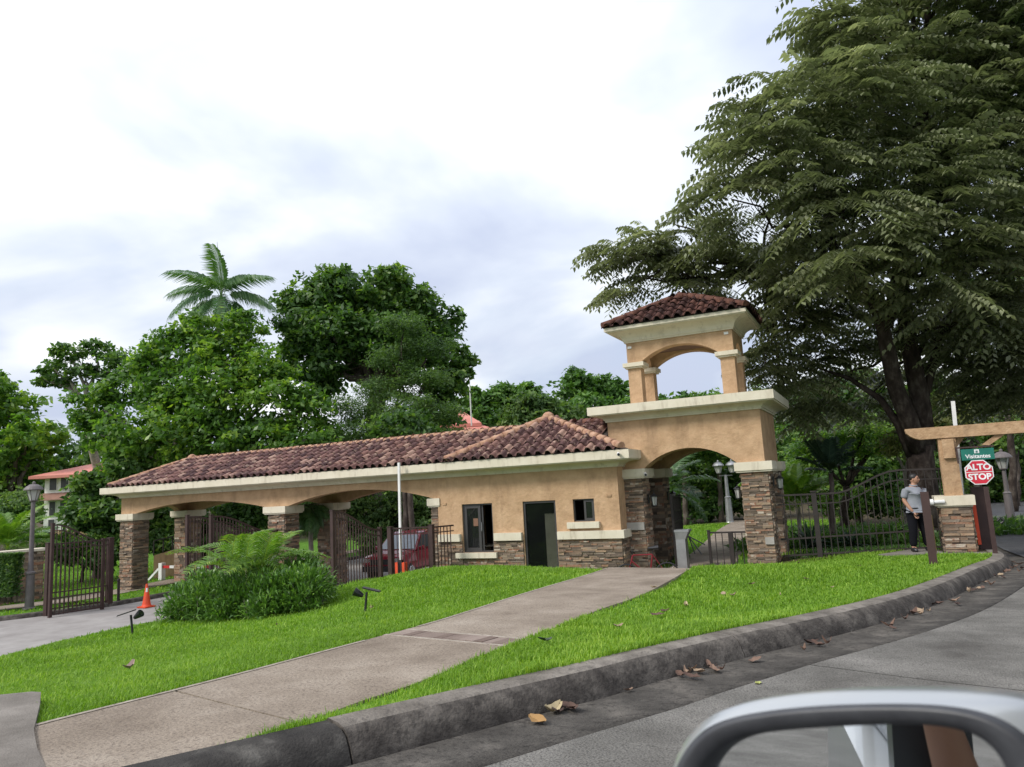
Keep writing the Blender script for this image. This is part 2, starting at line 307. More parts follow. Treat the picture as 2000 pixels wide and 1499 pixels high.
def inst(name, me, parent, M):
    """one more object on shared mesh data; M is a world matrix"""
    o = bpy.data.objects.new(name, me); COL.objects.link(o)
    if parent is not None:
        o.parent = parent; o.matrix_local = Matrix.Translation(-Vector(origin_of(parent))) @ M
    else: o.matrix_world = M
    return o
def copy_tree(o, parent=None):
    c = o.copy(); COL.objects.link(c); c.parent = parent
    if parent is None: ORG[c.name] = tuple(c.location)
    for ch in list(o.children): copy_tree(ch, c)
    return c
def npmesh(name, V, F, m, rnd=None, smooth=False):
    """mesh object data from numpy arrays (F: n x k)"""
    me = bpy.data.meshes.new(name); k = F.shape[1]
    me.vertices.add(len(V)); me.vertices.foreach_set('co', np.ascontiguousarray(V, np.float32).ravel())
    me.loops.add(F.size); me.loops.foreach_set('vertex_index', np.ascontiguousarray(F, np.int32).ravel())
    me.polygons.add(len(F)); me.polygons.foreach_set('loop_start', np.arange(0, F.size, k, dtype=np.int32))
    me.update(calc_edges=True)
    if rnd is not None:
        a = me.attributes.new('rnd', 'FLOAT', 'FACE'); a.data.foreach_set('value', np.ascontiguousarray(rnd, np.float32))
    if smooth: me.polygons.foreach_set('use_smooth', np.ones(len(F), bool))
    me.materials.append(m)
    return me
def npobj(name, V, F, m, parent=None, rnd=None, smooth=False):
    V = np.asarray(V, float) - np.array(origin_of(parent))
    o = bpy.data.objects.new(name, npmesh(name, V, F, m, rnd, smooth)); COL.objects.link(o)
    if parent is not None: o.parent = parent
    return o
# ------------------------------------------------------------------ terrain
def solve_z(x, y, f):
    """place on the ray of a pixel where z = f(forward distance)"""
    d = 6.0
    rr = ray(x, y)
    for _ in range(60):
        P = rr * d; zt = f(P); d = 0.5 * d + 0.5 * (zt / rr[2])
    return rr * d
def fdist(P): return P[0] * FH[0] + P[1] * FH[1]
def road_z(x, y):
    d = np.asarray(x) * FH[0] + np.asarray(y) * FH[1]
    return np.maximum(-1.55 - 0.05 * (np.clip(d, -6, None) - 5), -2.3)
KERB_PX = [(560, 1530), (700, 1490), (830, 1455), (960, 1420), (1080, 1388), (1200, 1358), (1260, 1338), (1380, 1306), (1480, 1278), (1560, 1260), (1680, 1230), (1800, 1194), (1880, 1158), (1944, 1124)]
K = np.array([solve_z(x, y, lambda P: road_z(P[0], P[1])) for x, y in KERB_PX])
def smooth_line(P, step=0.25, it=3):
    P = np.asarray(P, float)
    for _ in range(it):
        Q = [P[0]]
        for a, b in zip(P[:-1], P[1:]): Q += [a * .75 + b * .25, a * .25 + b * .75]
        Q.append(P[-1]); P = np.array(Q)
    L = np.r_[0, np.cumsum(np.linalg.norm(np.diff(P[:, :2], axis=0), axis=1))]
    s = np.arange(0, L[-1], step)
    return np.array([np.interp(s, L, P[:, i]) for i in range(P.shape[1])]).T
k0 = K[0, :2] + (K[0, :2] - K[2, :2]) / np.linalg.norm(K[0, :2] - K[2, :2]) * 27
KXY = smooth_line(np.vstack([k0, K[:, :2], [[2.05, 16.9], [2.35, 18.6], [2.45, 22.0], [2.6, 27.0]]]), 0.2)
def normals2(P):
    t = np.gradient(P, axis=0); t /= np.linalg.norm(t, axis=1)[:, None]
    return np.c_[t[:, 1], -t[:, 0]]            # right hand side = towards the road
KN = normals2(KXY)
for _ in range(12):
    KN[1:-1] = (KN[:-2] + KN[1:-1] * 2 + KN[2:]) / 4
    KN /= np.linalg.norm(KN, axis=1)[:, None]
def sdist(P, line):
    """signed distance of points to a polyline, + on the right-hand side"""
    P = np.asarray(P, float); best = np.full(len(P), 1e9); sg = np.ones(len(P))
    for a, b in zip(line[:-1], line[1:]):
        ab = b - a; t = np.clip(((P - a) @ ab) / (ab @ ab), 0, 1); q = P - (a + t[:, None] * ab)
        d = np.einsum('ij,ij->i', q, q); m = d < best
        best[m] = d[m]; sg[m] = np.where(ab[0] * q[m, 1] - ab[1] * q[m, 0] > 0, -1, 1)
    return np.sqrt(best) * sg
def path_zf(P): return -1.30 - 0.034 * (fdist(P) - 2)
PATH_L = [(-60, 1452), (80, 1412), (210, 1380), (350, 1345), (480, 1312), (600, 1280), (692, 1256), (760, 1238), (840, 1217), (920, 1192), (1000, 1166), (1080, 1142), (1144, 1124), (1190, 1108)]
PATH_R = [(210, 1560), (330, 1503), (420, 1470), (520, 1437), (600, 1408), (720, 1364), (800, 1340), (880, 1308), (940, 1280), (1004, 1258), (1080, 1228), (1160, 1194), (1240, 1168), (1280, 1150), (1350, 1110)]
PL = np.array([solve_z(x, y, path_zf) for x, y in PATH_L]); PR = np.array([solve_z(x, y, path_zf) for x, y in PATH_R])
CP = []                                             # terrain control places
for P in PL[::2]: CP.append(P - [0, 0, .02])
for P in PR[::2]: CP.append(P - [0, 0, .02])
KI = np.arange(0, len(KXY), 8)
for i in KI:
    q = KXY[i] - KN[i] * 0.34; CP.append(np.array([q[0], q[1], float(road_z(*KXY[i])) + 0.185]))
for x, y, d in [(0, 1295, 11), (160, 1250, 13), (320, 1218, 14.6), (480, 1205, 14.6), (640, 1187, 14.2), (255, 1238, 13.4), (715, 1199, 12), (700, 1142, 18.6), (740, 1134, 19.5),
                (850, 1112, 17.5), (1000, 1110, 16.4), (500, 1260, 9.8), (200, 1330, 8.0), (900, 1160, 13), (1500, 1106, 15), (1650, 1101, 15.4), (1730, 1091, 16), (1825, 1107, 13.9), (1500, 1160, 11.2), (1650, 1140, 12.2), (1400, 1200, 9.3)]:
    CP.append(atd(x, y, d))
CP += [np.array(q, float) for q in [(-12.2, 19, -2.45), (-9, 19.2, -2.45), (-6.6, 18.9, -2.5), (-4.6, 19.4, -2.54), (-5.2, 18.3, -2.46), (-2.5, 19.6, -2.36), (-2.5, 20.7, -2.26), (-0.5, 20.7, -2.06), (1.5, 19.9, -1.99), (0.6, 19.9, -1.985),
       (-4.6, 22, -2.42), (-5, 30, -2.42), (-7, 40, -2.4), (8, 40, -2.4), (0, 30, -2.4), (0, 25, -2.3), (16, 40, -2.4), (-10, 26, -2.5), (-12, 32, -2.6), (-12, 44, -2.6), (-12, -6, -1.6), (-18, -2, -2.0), (-16, 6, -2.3), (-14, 45, -2.6)]]
CP = np.array(CP)
def tps_fit(C, lam=0.02):
    n = len(C); X = C[:, :2] / 10
    r2 = ((X[:, None] - X[None]) ** 2).sum(-1); Kk = np.where(r2 > 0, r2 * np.log(np.sqrt(r2) + 1e-12), 0) + lam * np.eye(n) * .05
    Pm = np.c_[np.ones(n), X]; A = np.zeros((n + 3, n + 3)); A[:n, :n] = Kk; A[:n, n:] = Pm; A[n:, :n] = Pm.T
    return np.linalg.solve(A, np.r_[C[:, 2], 0, 0, 0]), X
TW, TX = tps_fit(CP)
def tps(P):
    Q = np.asarray(P, float) / 10; out = np.zeros(len(Q))
    for i in range(0, len(Q), 20000):
        q = Q[i:i + 20000]; r2 = ((q[:, None] - TX[None]) ** 2).sum(-1)
        out[i:i + 20000] = np.where(r2 > 1e-12, 0.5 * r2 * np.log(r2 + 1e-12), 0) @ TW[:-3] + TW[-3] + q @ TW[-2:]
    return out
EDGE = np.array([atd(-900, 1420, 7.2)[:2], atd(-350, 1345, 9.2)[:2], atd(0, 1295, 11)[:2], atd(160, 1250, 13)[:2], atd(320, 1216, 14.9)[:2], atd(480, 1195, 16.4)[:2], atd(640, 1150, 18.0)[:2], atd(715, 1138, 19.8)[:2], [-14.2, 18.4], [-13.2, 19.3], [-12.5, 19.8], [-12.5, 23.5], [-11.5, 30], [-11, 50]])
EDGE = smooth_line(EDGE, 0.6, 2)
def sstep(x): x = np.clip(x, 0, 1); return x * x * (3 - 2 * x)
def ground_z(P, road=True):
    P = np.asarray(P, float); z = tps(P)
    far = sstep((np.hypot(P[:, 0] + 5, P[:, 1] - 14) - 32) / 14); z = z * (1 - far) - 2.5 * far
    e = sdist(P, EDGE)                                # - = left of the lawn edge: the driveway hollow
    t = sstep((-e - 0.25) / 1.5); z = z * (1 - t) + (-3.27) * t
    if road:
        k = sdist(P, KXY); inroad = sstep((k + 0.30) / 0.12)
        z = z * (1 - inroad) + (road_z(P[:, 0], P[:, 1]) - 0.06) * inroad
    return z
def gz(x, y): return float(ground_z(np.array([[x, y]]))[0])

def axis(lo, hi, fine, far):
    a = list(np.arange(lo, hi + 1e-6, fine)); s = fine; x = hi
    while x < far: s *= 1.35; x += s; a.append(x)
    s = fine; x = lo
    while x > -far: s *= 1.35; x -= s; a.insert(0, x)
    return np.array(a)
gx, gy = axis(-30, 6, 0.2, 700), axis(-6, 24, 0.2, 700)
GX, GY = np.meshgrid(gx, gy); GP = np.c_[GX.ravel(), GY.ravel()]; GZ = ground_z(GP)
nx, ny = len(gx), len(gy)
ii = (np.arange(ny - 1)[:, None] * nx + np.arange(nx - 1)[None]).ravel()
GF = np.c_[ii, ii + 1, ii + nx + 1, ii + nx]
def ground_mat():
    m = mat('ground_soil', [(0.30, (0.045, 0.036, 0.022)), (0.5, (0.075, 0.060, 0.036)), (0.72, (0.11, 0.088, 0.055))], 2.4, 0.95, bump=0.5, bscale=30, spec=0.1)
    nt = m.node_tree; N, L = nt.nodes, nt.links; b = next(n for n in N if n.type == 'BSDF_PRINCIPLED')
    src = b.inputs['Base Color'].links[0].from_socket
    at = N.new('ShaderNodeAttribute'); at.attribute_name = 'lawn'
    nz = N.new('ShaderNodeTexNoise'); nz.inputs['Scale'].default_value = 5; nz.inputs['Detail'].default_value = 9
    g = N.new('ShaderNodeNewGeometry'); L.new(g.outputs['Position'], nz.inputs['Vector'])
    rp = N.new('ShaderNodeValToRGB'); L.new(nz.outputs['Fac'], rp.inputs[0])
    rp.color_ramp.elements[0].position = .3; rp.color_ramp.elements[0].color = (0.045, 0.105, 0.012, 1); rp.color_ramp.elements[1].position = .7; rp.color_ramp.elements[1].color = (0.11, 0.235, 0.022, 1)
    mx = N.new('ShaderNodeMixRGB'); L.new(at.outputs['Fac'], mx.inputs['Fac']); L.new(src, mx.inputs[1]); L.new(rp.outputs[0], mx.inputs[2]); L.new(mx.outputs[0], b.inputs['Base Color'])
    return m
GROUND = ground_mat()
def lawn_mask(P):
    """1 where turf grows"""
    P = np.asarray(P, float); k = sdist(P, KXY); e = sdist(P, EDGE)
    m = (k < -0.30) & (e > -1.0) & (P[:, 1] < 19.75 + 0.0 * P[:, 0])
    m &= ~((P[:, 0] > -0.1) & (P[:, 1] > 18.7))
    back = (P[:, 1] > 20.6) & (P[:, 0] > -11) & (P[:, 0] < 40) & (P[:, 1] < 42) & ~((P[:, 0] > -1.9) & (P[:, 0] < 3.2))
    under = (P[:, 0] > -3.2) & (P[:, 0] < 2.4) & (P[:, 1] > 20.6) & (P[:, 1] < 23.4)
    m |= k > 8.5
    left = (P[:, 0] < -24.3) & (P[:, 0] > -60) & (P[:, 1] < 45)
    return m | (back & ~under) | left
lawnv = lawn_mask(GP).astype(np.float32)
go = npobj('ground', np.c_[GP, GZ], GF, GROUND, smooth=True); go['kind'] = 'structure'
at = go.data.attributes.new('lawn', 'FLOAT', 'POINT'); at.data.foreach_set('value', lawnv)

def sweep(line, nrm, prof, zf, follow=False):
    """strip of profile points (offset to the right, z above zf(line point)) along a line"""
    V = []; n = len(prof)
    for p, q in zip(line, nrm):
        zb = zf(p)
        for o, z in prof:
            c = (p[0] + q[0] * o, p[1] + q[1] * o)
            V.append((c[0], c[1], (zf(c) if follow else zb) + z))
    F = [(i * n + j, (i + 1) * n + j, (i + 1) * n + j + 1, i * n + j + 1) for i in range(len(line) - 1) for j in range(n - 1)]
    return np.array(V), np.array(F)
rzf = lambda p: float(road_z(p[0], p[1]))
# kerb in cast lengths with open joints
kerb = bpy.data.objects.new('kerb', None); COL.objects.link(kerb); kerb['kind'] = 'structure'
KPROF = [(-0.36, -0.05), (-0.36, 0.178), (-0.33, 0.192), (-0.20, 0.190), (-0.13, 0.178), (-0.08, 0.148), (-0.05, 0.10), (-0.02, 0.03), (0.0, -0.06)]
jpx = [solve_z(x, y, lambda P: road_z(P[0], P[1]) + .1)[:2] for x, y in [(690, 1462), (1475, 1265), (1905, 1130)]]
cuts = [0] + sorted(int(np.argmin(((KXY - j) ** 2).sum(1))) for j in jpx)
c_first = cuts[1]
cuts = [0, c_first] + cuts[2:] + [len(KXY) - 1]
for ci, (a, b) in enumerate(zip(cuts[:-1], cuts[1:])):
    ln = KXY[a:b + 1].copy(); nn = KN[a:b + 1]
    if ci > 0: ln[0] = ln[0] + (ln[1] - ln[0]) / np.linalg.norm(ln[1] - ln[0]) * 0.012
    wob = np.cumsum(rng.normal(0, .0022, len(ln))); wob -= np.linspace(0, wob[-1], len(ln))
    dz = -0.012 if ci == 0 else 0.0
    V, F = sweep(ln + nn * wob[:, None], nn, [(o, z + (dz if z > 0 else 0)) for o, z in KPROF], rzf)
    n = len(KPROF)
    o = MB(); o.add(V, F); o.add(V[:n], [tuple(range(n))]); o.add(V[-n:], [tuple(range(n - 1, -1, -1))])
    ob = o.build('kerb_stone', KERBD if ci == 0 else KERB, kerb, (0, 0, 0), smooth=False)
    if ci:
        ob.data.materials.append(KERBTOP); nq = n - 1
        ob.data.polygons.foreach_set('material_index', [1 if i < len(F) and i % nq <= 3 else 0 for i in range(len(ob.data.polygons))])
for c in kerb.children:
    c.data.polygons.foreach_set('use_smooth', [len(p.vertices) == 4 for p in c.data.polygons])
# gutter and concrete road slabs with open joints
GW = 0.62
V, F = sweep(KXY, KN, [(0.0, -0.002), (GW * .5, -0.012), (GW, 0.0), (GW, -0.07)], rzf, True)
go2 = npobj('gutter', V, F, GUTTER, smooth=True); go2['kind'] = 'structure'
offs = [GW + .028] + list(np.linspace(GW + .4, 5, 14)) + [6, 8, 8.6]
V, F = sweep(KXY[::2], KN[::2], [(GW + .028, -.07)] + [(o, 0.004 + 0.004 * math.sin(o * 3)) for o in offs], rzf, True)
me = bpy.data.meshes.new('road'); me.from_pydata(V.tolist(), [], F.tolist())
bm = bmesh.new(); bm.from_mesh(me)
joints = [((1560, 1298), (2000, 1351)), ((1840, 1190), (2000, 1197))]
for a, b in joints:
    A = Vector(solve_z(*a, lambda P: road_z(P[0], P[1]))); B = Vector(solve_z(*b, lambda P: road_z(P[0], P[1])))
    d = (B - A).normalized(); n = Vector((-d.y, d.x, 0)).normalized()
    for sgn in (-1, 1):
        bmesh.ops.bisect_plane(bm, geom=bm.verts[:] + bm.edges[:] + bm.faces[:], plane_co=A + n * 0.007 * sgn, plane_no=n)
    kill = [f for f in bm.faces if abs((f.calc_center_median() - A).dot(n)) < 0.0069 and (f.calc_center_median() - A).dot(d) > -3]
    bmesh.ops.delete(bm, geom=kill, context='FACES')
bm.to_mesh(me); bm.free(); me.materials.append(ROAD)
ro = bpy.data.objects.new('road', me); COL.objects.link(ro); ro['kind'] = 'structure'
V, F = sweep(KXY[::4], KN[::4], [(GW - .2, -.045), (6, -.045), (8.6, -.045)], rzf, True)
rb = npobj('road_bed', V, F, MORTAR); rb['kind'] = 'structure'
# asphalt drive for visitors beyond the portal
mb = MB(); ys = np.linspace(17.5, 60, 30)
mb.add([(x, y, float(road_z(x, y)) + .016 - (0.0 if x < 30 else .02)) for y in ys for x in (2.75, 6, 14, 40)], [(i * 4 + j, i * 4 + j + 1, i * 4 + j + 5, i * 4 + j + 4) for i in range(29) for j in range(3)])
tag(mb.build('visitor_driveway', ASPHALT, None), kind='structure')

# ------------------------------------------------------------------ footpath: cast slabs, a band of clay pavers
def arclen(P): return np.r_[0, np.cumsum(np.linalg.norm(np.diff(P[:, :2], axis=0), axis=1))]
def resample(P, n):
    P = smooth_line(P, 0.05, 2); L = arclen(P); s = np.linspace(0, L[-1], n); return np.array([np.interp(s, L, P[:, i]) for i in range(3)]).T
# beyond the crest the path falls to the gate and runs on into the park
tailL = np.array([[-5.75, 17.2, -2.1], [-5.72, 18.6, -2.46], [-5.6, 19.6, -2.52], [-5.5, 21, -2.40], [-5.75, 25, -2.40], [-6.3, 30, -2.39], [-6.9, 35, -2.38], [-7.3, 42, -2.38]])
tailR = np.array([[-3.9, 17.2, -2.1], [-3.75, 18.6, -2.46], [-3.7, 19.6, -2.5], [-3.75, 21, -2.40], [-4.1, 25, -2.40], [-4.65, 30, -2.39], [-5.3, 35, -2.38], [-5.7, 42, -2.38]])
NP_ = 170
LL = np.vstack([resample(PL, 110), resample(tailL, 60)]); RR = np.vstack([resample(PR, 110), resample(tailR, 60)])
LL[:, 2] = np.maximum(LL[:, 2], ground_z(LL[:, :2]) + .012); RR[:, 2] = np.maximum(RR[:, 2], ground_z(RR[:, :2]) + .012)
path = bpy.data.objects.new('footpath', None); COL.objects.link(path); path['kind'] = 'structure'
me = bpy.data.meshes.new('path')
m_ = 6; V = []
for a, b in zip(LL, RR):
    for t in np.linspace(0, 1, m_): V.append(a * (1 - t) + b * t)
V = np.array(V); gzv = ground_z(V[:, :2]); V[:, 2] = np.maximum(V[:, 2], gzv + .012)
F = [(i * m_ + j, i * m_ + j + 1, (i + 1) * m_ + j + 1, (i + 1) * m_ + j) for i in range(len(LL) - 1) for j in range(m_ - 1)]
me.from_pydata(V.tolist(), [], F)
bm = bmesh.new(); bm.from_mesh(me)
pj = [((340, 1349), (560, 1407), .011), ((1150, 1123), (1322, 1129), .011), ((1085, 1141), (1240, 1168), .0)]
bandA = (solve_z(762, 1241, path_zf), solve_z(1006, 1259, path_zf)); bandB = (solve_z(790, 1231, path_zf), solve_z(1016, 1254, path_zf))
planes = []
for a, b, w in pj:
    if w == 0: continue
    A, B = Vector(solve_z(*a, path_zf)), Vector(solve_z(*b, path_zf)); planes.append((A, B, w))
bc = (Vector(bandA[0]) + Vector(bandB[0])) / 2; bd = (Vector(bandA[1]) + Vector(bandB[1])) / 2
planes.append((bc, bd, 0.135))
tail = [(Vector((-5.6, y, -2.4)), Vector((-3.7, y, -2.4)), .011) for y in (18.9, 21.3, 23.6, 26.0, 29, 32)]
planes += tail
for A, B, w in planes:
    d = (B - A); d.z = 0; d.normalize(); n = Vector((-d.y, d.x, 0))
    for sg in (-1, 1): bmesh.ops.bisect_plane(bm, geom=bm.verts[:] + bm.edges[:] + bm.faces[:], plane_co=A + n * w * sg, plane_no=n)
    bmesh.ops.delete(bm, geom=[f for f in bm.faces if abs((f.calc_center_median() - A).dot(n)) < w * .999], context='FACES')
bm.faces.ensure_lookup_table()
# each connected region is one slab; give it thickness
seen = set(); slabs = []
for f in bm.faces:
    if f in seen: continue
    st = [f]; seen.add(f); reg = []
    while st:
        q = st.pop(); reg.append(q)
        for e in q.edges:
            for g in e.link_faces:
                if g not in seen: seen.add(g); st.append(g)
    slabs.append(reg)
for reg in slabs:
    vid = {}; mb = MB(); vs = []; fs = []
    for f in reg:
        for v in f.verts:
            if v not in vid: vid[v] = len(vs); vs.append(tuple(v.co))
        fs.append(tuple(vid[v] for v in f.verts))
    n = len(vs); rs = set(reg)
    for f in reg:
        for l in f.loops:
            if sum(1 for g in l.edge.link_faces if g in rs) == 1:
                a, b = vid[l.vert], vid[l.link_loop_next.vert]; fs.append((b, a, a + n, b + n))
    vs += [(x, y, z - .09) for x, y, z in vs]
    mb.add(vs, fs); mb.build('paving_slab', PATH, path, (0, 0, 0))
bm.free()
# clay pavers of the band
bl = (bd - bc); Lb = bl.length; bl.normalize(); bn = Vector((-bl.y, bl.x, 0)).normalized()
npv = 15
pm = MB(); pm.box((-.5, -.5, -.5), (.5, .5, .5)); tmp = pm.build('brick', PAVER, None); pmesh = tmp.data; bpy.data.objects.remove(tmp)
for i in range(npv):
    c = bc + bl * (Lb * (i + .5) / npv)
    zz = c.z - .018 + random.uniform(-.004, .004)
    M = Matrix.Translation((c.x, c.y, zz)) @ Matrix.Rotation(math.atan2(bl.y, bl.x) + random.uniform(-.02, .02), 4, 'Z') @ Matrix.Diagonal((Lb / npv - .009, .245, .06, 1))
    o = bpy.data.objects.new('brick', pmesh); COL.objects.link(o); o.parent = path; o.matrix_local = M
# pale trowelled margins: both sides of the paver band and along the lawn edge
for sg in (-1, 1):
    mb = MB(); o_ = bn * sg * .165; hw = bn * .026; e0, e1 = bc + o_ - bl * .02, bc + o_ + bl * (Lb + .02)
    Vv = [e0 - hw, e1 - hw, e1 + hw, e0 + hw]; Vv = [(q.x, q.y, q.z + .010) for q in Vv]
    mb.add(Vv + [(x, y, z - .03) for x, y, z in Vv], [(0, 1, 2, 3), (0, 4, 5, 1), (1, 5, 6, 2), (2, 6, 7, 3), (3, 7, 4, 0)]); mb.build('margin_strip', MARGIN, path, (0, 0, 0), fix=True)
ib = [int(np.argmin(np.linalg.norm(LL[:, :2] - np.array([q.x, q.y]), axis=1))) for q in (bc,)][0]
for a_, b_ in ((2, ib - 3), (ib + 4, 108)):
    mb = MB(); Vv = []
    for i in range(a_, b_):
        d_ = RR[min(i, len(RR) - 1)] - LL[i]; d_ /= np.linalg.norm(d_); Vv += [tuple(LL[i] + d_ * .004 + [0, 0, .005]), tuple(LL[i] + d_ * .055 + [0, 0, .005])]
    mb.add(Vv, [(2 * i, 2 * i + 1, 2 * i + 3, 2 * i + 2) for i in range(b_ - a_ - 1)]); mb.build('margin_strip', MARGIN, path, (0, 0, 0))
# apron slab at the near left
ap = [(-420, 1420), (-200, 1383), (0, 1357), (62, 1351), (80, 1352), (78, 1375), (72, 1400), (66, 1425), (72, 1460), (90, 1500), (120, 1560), (-300, 1700)]
AP = [solve_z(x, y, lambda P: path_zf(P) + .02) for x, y in ap]
mb = MB(); n = len(AP)
mb.add([tuple(p) for p in AP] + [tuple(p - np.array([0, 0, .14])) for p in AP], [tuple(range(n - 1, -1, -1))] + [(i, (i + 1) % n, n + (i + 1) % n, n + i) for i in range(n)])
tag(mb.build('apron_slab', SLAB2, None, fix=True), kind='structure')
APXY = np.array(AP)[:, :2]

# ------------------------------------------------------------------ driveway hollow on the left
far_k = smooth_line(np.array([[-33, -2], [-30, 4], [-27.2, 10], [-24.9, 14.05], [-23.7, 16.4], [-23.75, 19.4], [-24.5, 22.5], [-25, 26], [-25, 40.0]]), 0.5, 2)
fn = normals2(far_k)
V, F = sweep(far_k, fn, [(-.02, 0.0), (3, .0), (6, .0), (9, 0.0), (13, 0.0)], lambda p: -3.215)
tag(npobj('driveway', V, F, DRIVE), kind='structure')
V, F = sweep(far_k, fn, [(-.30, -.1), (-.30, .115), (-.27, .13), (-.06, .13), (-.02, .10), (0, -.05)], lambda p: -3.215)
tag(npobj('driveway_kerb', V, F, KERB), kind='structure')
V, F = sweep(far_k, fn, [(-26, .06), (-10, .09), (-.29, .10)], lambda p: -3.215)
lf = npobj('verge', V, F, GROUND); lf['kind'] = 'structure'; a = lf.data.attributes.new('lawn', 'FLOAT', 'POINT'); a.data.foreach_set('value', np.ones(len(lf.data.vertices), np.float32))
# paved strip on the far verge and the pad where the guard stands
V, F = sweep(far_k, fn, [(-3.6, .118), (-2.2, .118)], lambda p: -3.215)
tag(npobj('verge_pavement', V, F, PATH), kind='structure')
pad = [(1712, 1080), (1730, 1092), (1850, 1087), (1925, 1079), (1950, 1074), (1930, 1058), (1800, 1066)]
PD = [atd(x, y, d) for (x, y), d in zip(pad, (16.9, 16.2, 15.9, 15.6, 15.6, 17.6, 18.4))]
mb = MB(); n = len(PD); zt = [gz(p[0], p[1]) + .05 for p in PD]
mb.add([(p[0], p[1], z) for p, z in zip(PD, zt)] + [(p[0], p[1], z - .15) for p, z in zip(PD, zt)], [tuple(range(n))] + [(i, n + i, n + (i + 1) % n, (i + 1) % n) for i in range(n)])
tag(mb.build('guard_pad', SLAB2, None, fix=True), kind='structure')

# ------------------------------------------------------------------ turf
def in_poly(P, poly):
    x, y = P[:, 0], P[:, 1]; c = np.zeros(len(P), bool); n = len(poly)
    for i in range(n):
        x0, y0 = poly[i][:2]; x1, y1 = poly[(i + 1) % n][:2]
        c ^= ((y0 > y) != (y1 > y)) & (x < (x1 - x0) * (y - y0) / (y1 - y0 + 1e-12) + x0)
    return c
PATHPOLY = np.vstack([LL[:, :2], RR[::-1, :2]])
def blades(P, Z, h, w, lean, name, rnd):
    n = len(P); a = rng.uniform(0, 2 * np.pi, n); d = np.c_[np.cos(a), np.sin(a)]; s = np.c_[-d[:, 1], d[:, 0]]
    ln = lean * rng.uniform(.2, 1.2, n)
    b0 = np.c_[P - s * w[:, None] / 2, Z]; b1 = np.c_[P + s * w[:, None] / 2, Z]
    mid = P + d * (ln * h * .35)[:, None]; m0 = np.c_[mid - s * w[:, None] * .42, Z + h * .6]; m1 = np.c_[mid + s * w[:, None] * .42, Z + h * .6]
    tip = np.c_[P + d * (ln * h)[:, None], Z + h * (1 - .25 * ln)]
    V = np.stack([b0, b1, m1, m0, tip], 1).reshape(-1, 3); k = np.arange(n)[:, None] * 5
    F = np.vstack([k + [0, 1, 2], k + [0, 2, 3], k + [3, 2, 4]])
    o = npobj(name, V, F, L_GRASS, rnd=np.tile(rnd, 3))
    return o
cand = []
for (x0, x1, y0, y1, n) in [(-20, 3, 2.0, 8.5, 900000), (-26, 3, 8.5, 20.6, 850000)]:
    P = np.c_[rng.uniform(x0, x1, n), rng.uniform(y0, y1, n)]
    d = P @ FH; u = (P @ np.array([FH[1], -FH[0]])) / np.maximum(d, .1)
    keep = (d > 3.2) & (np.abs(u) < .78)
    keep &= rng.uniform(0, 1, n) < np.clip(7.5 / np.maximum(d, 1), 0, 1) ** 0.9
    cand.append(P[keep])
P = np.vstack(cand)
k = sdist(P, KXY); e = sdist(P, EDGE)
okm = (k < -0.325) & (e > -1.0) & ~in_poly(P, PATHPOLY) & ~in_poly(P, APXY) & (P[:, 1] < 20.55)
okm &= ~((P[:, 0] > -13.2) & (P[:, 0] < -6.4) & (P[:, 1] > 19.75)) & ~((P[:, 0] < -2.4) & (P[:, 1] > 19.9)) & ~in_poly(P, [p[:2] for p in PD])
P = P[okm]; d = P @ FH; Z = ground_z(P, road=False) - .006
patch = np.sin(P[:, 0] * 1.7 + 1.3 * np.sin(P[:, 1] * .9)) * .5 + np.sin(P[:, 1] * 2.3 + P[:, 0] * .6 + 2) * .5
def vnoise(P, f, seed):
    r_ = np.random.default_rng(seed); G = r_.random((256, 256)); q = P * f + 100; i = np.floor(q).astype(int); t = q - i; t = t * t * (3 - 2 * t)
    a, b, c, e_ = G[i[:, 0] % 256, i[:, 1] % 256], G[(i[:, 0] + 1) % 256, i[:, 1] % 256], G[i[:, 0] % 256, (i[:, 1] + 1) % 256], G[(i[:, 0] + 1) % 256, (i[:, 1] + 1) % 256]
    return (a * (1 - t[:, 0]) + b * t[:, 0]) * (1 - t[:, 1]) + (c * (1 - t[:, 0]) + e_ * t[:, 0]) * t[:, 1]
patch = .9 * (vnoise(P, .9, 3) + .6 * vnoise(P, 2.7, 4) + .35 * vnoise(P, 8, 5) - .97) * 1.6
kk_ = sdist(P, KXY); dry = np.clip(vnoise(P, 1.6, 8) * 1.2 + vnoise(P, 6, 9) * .7 - 1.05 + .35 * np.exp(-(kk_ + .8) ** 2 * 1.2) * (d < 9), 0, 1)
thin = rng.random(len(P)) < np.clip(dry * 1.1, 0, .75); P, Z, d, patch, dry = P[~thin], Z[~thin], d[~thin], patch[~thin], dry[~thin]
h = (0.034 + 0.028 * rng.random(len(P)) + 0.012 * patch) * (1 + .02 * d) * (1 - .45 * dry)
tall = rng.random(len(P)) < .06; h[tall] *= 1.6
w = 0.0058 * np.clip(d / 5.0, 1, 2.6) * rng.uniform(.7, 1.3, len(P))
o = blades(P, Z, h, w, .75, 'grass', np.clip(.40 + .16 * patch + .75 * dry * rng.random(len(P)) + rng.normal(0, .19, len(P)), 0, 1)); o['kind'] = 'stuff'; o['label'] = 'short bright green lawn grass'; print('blades', len(P))
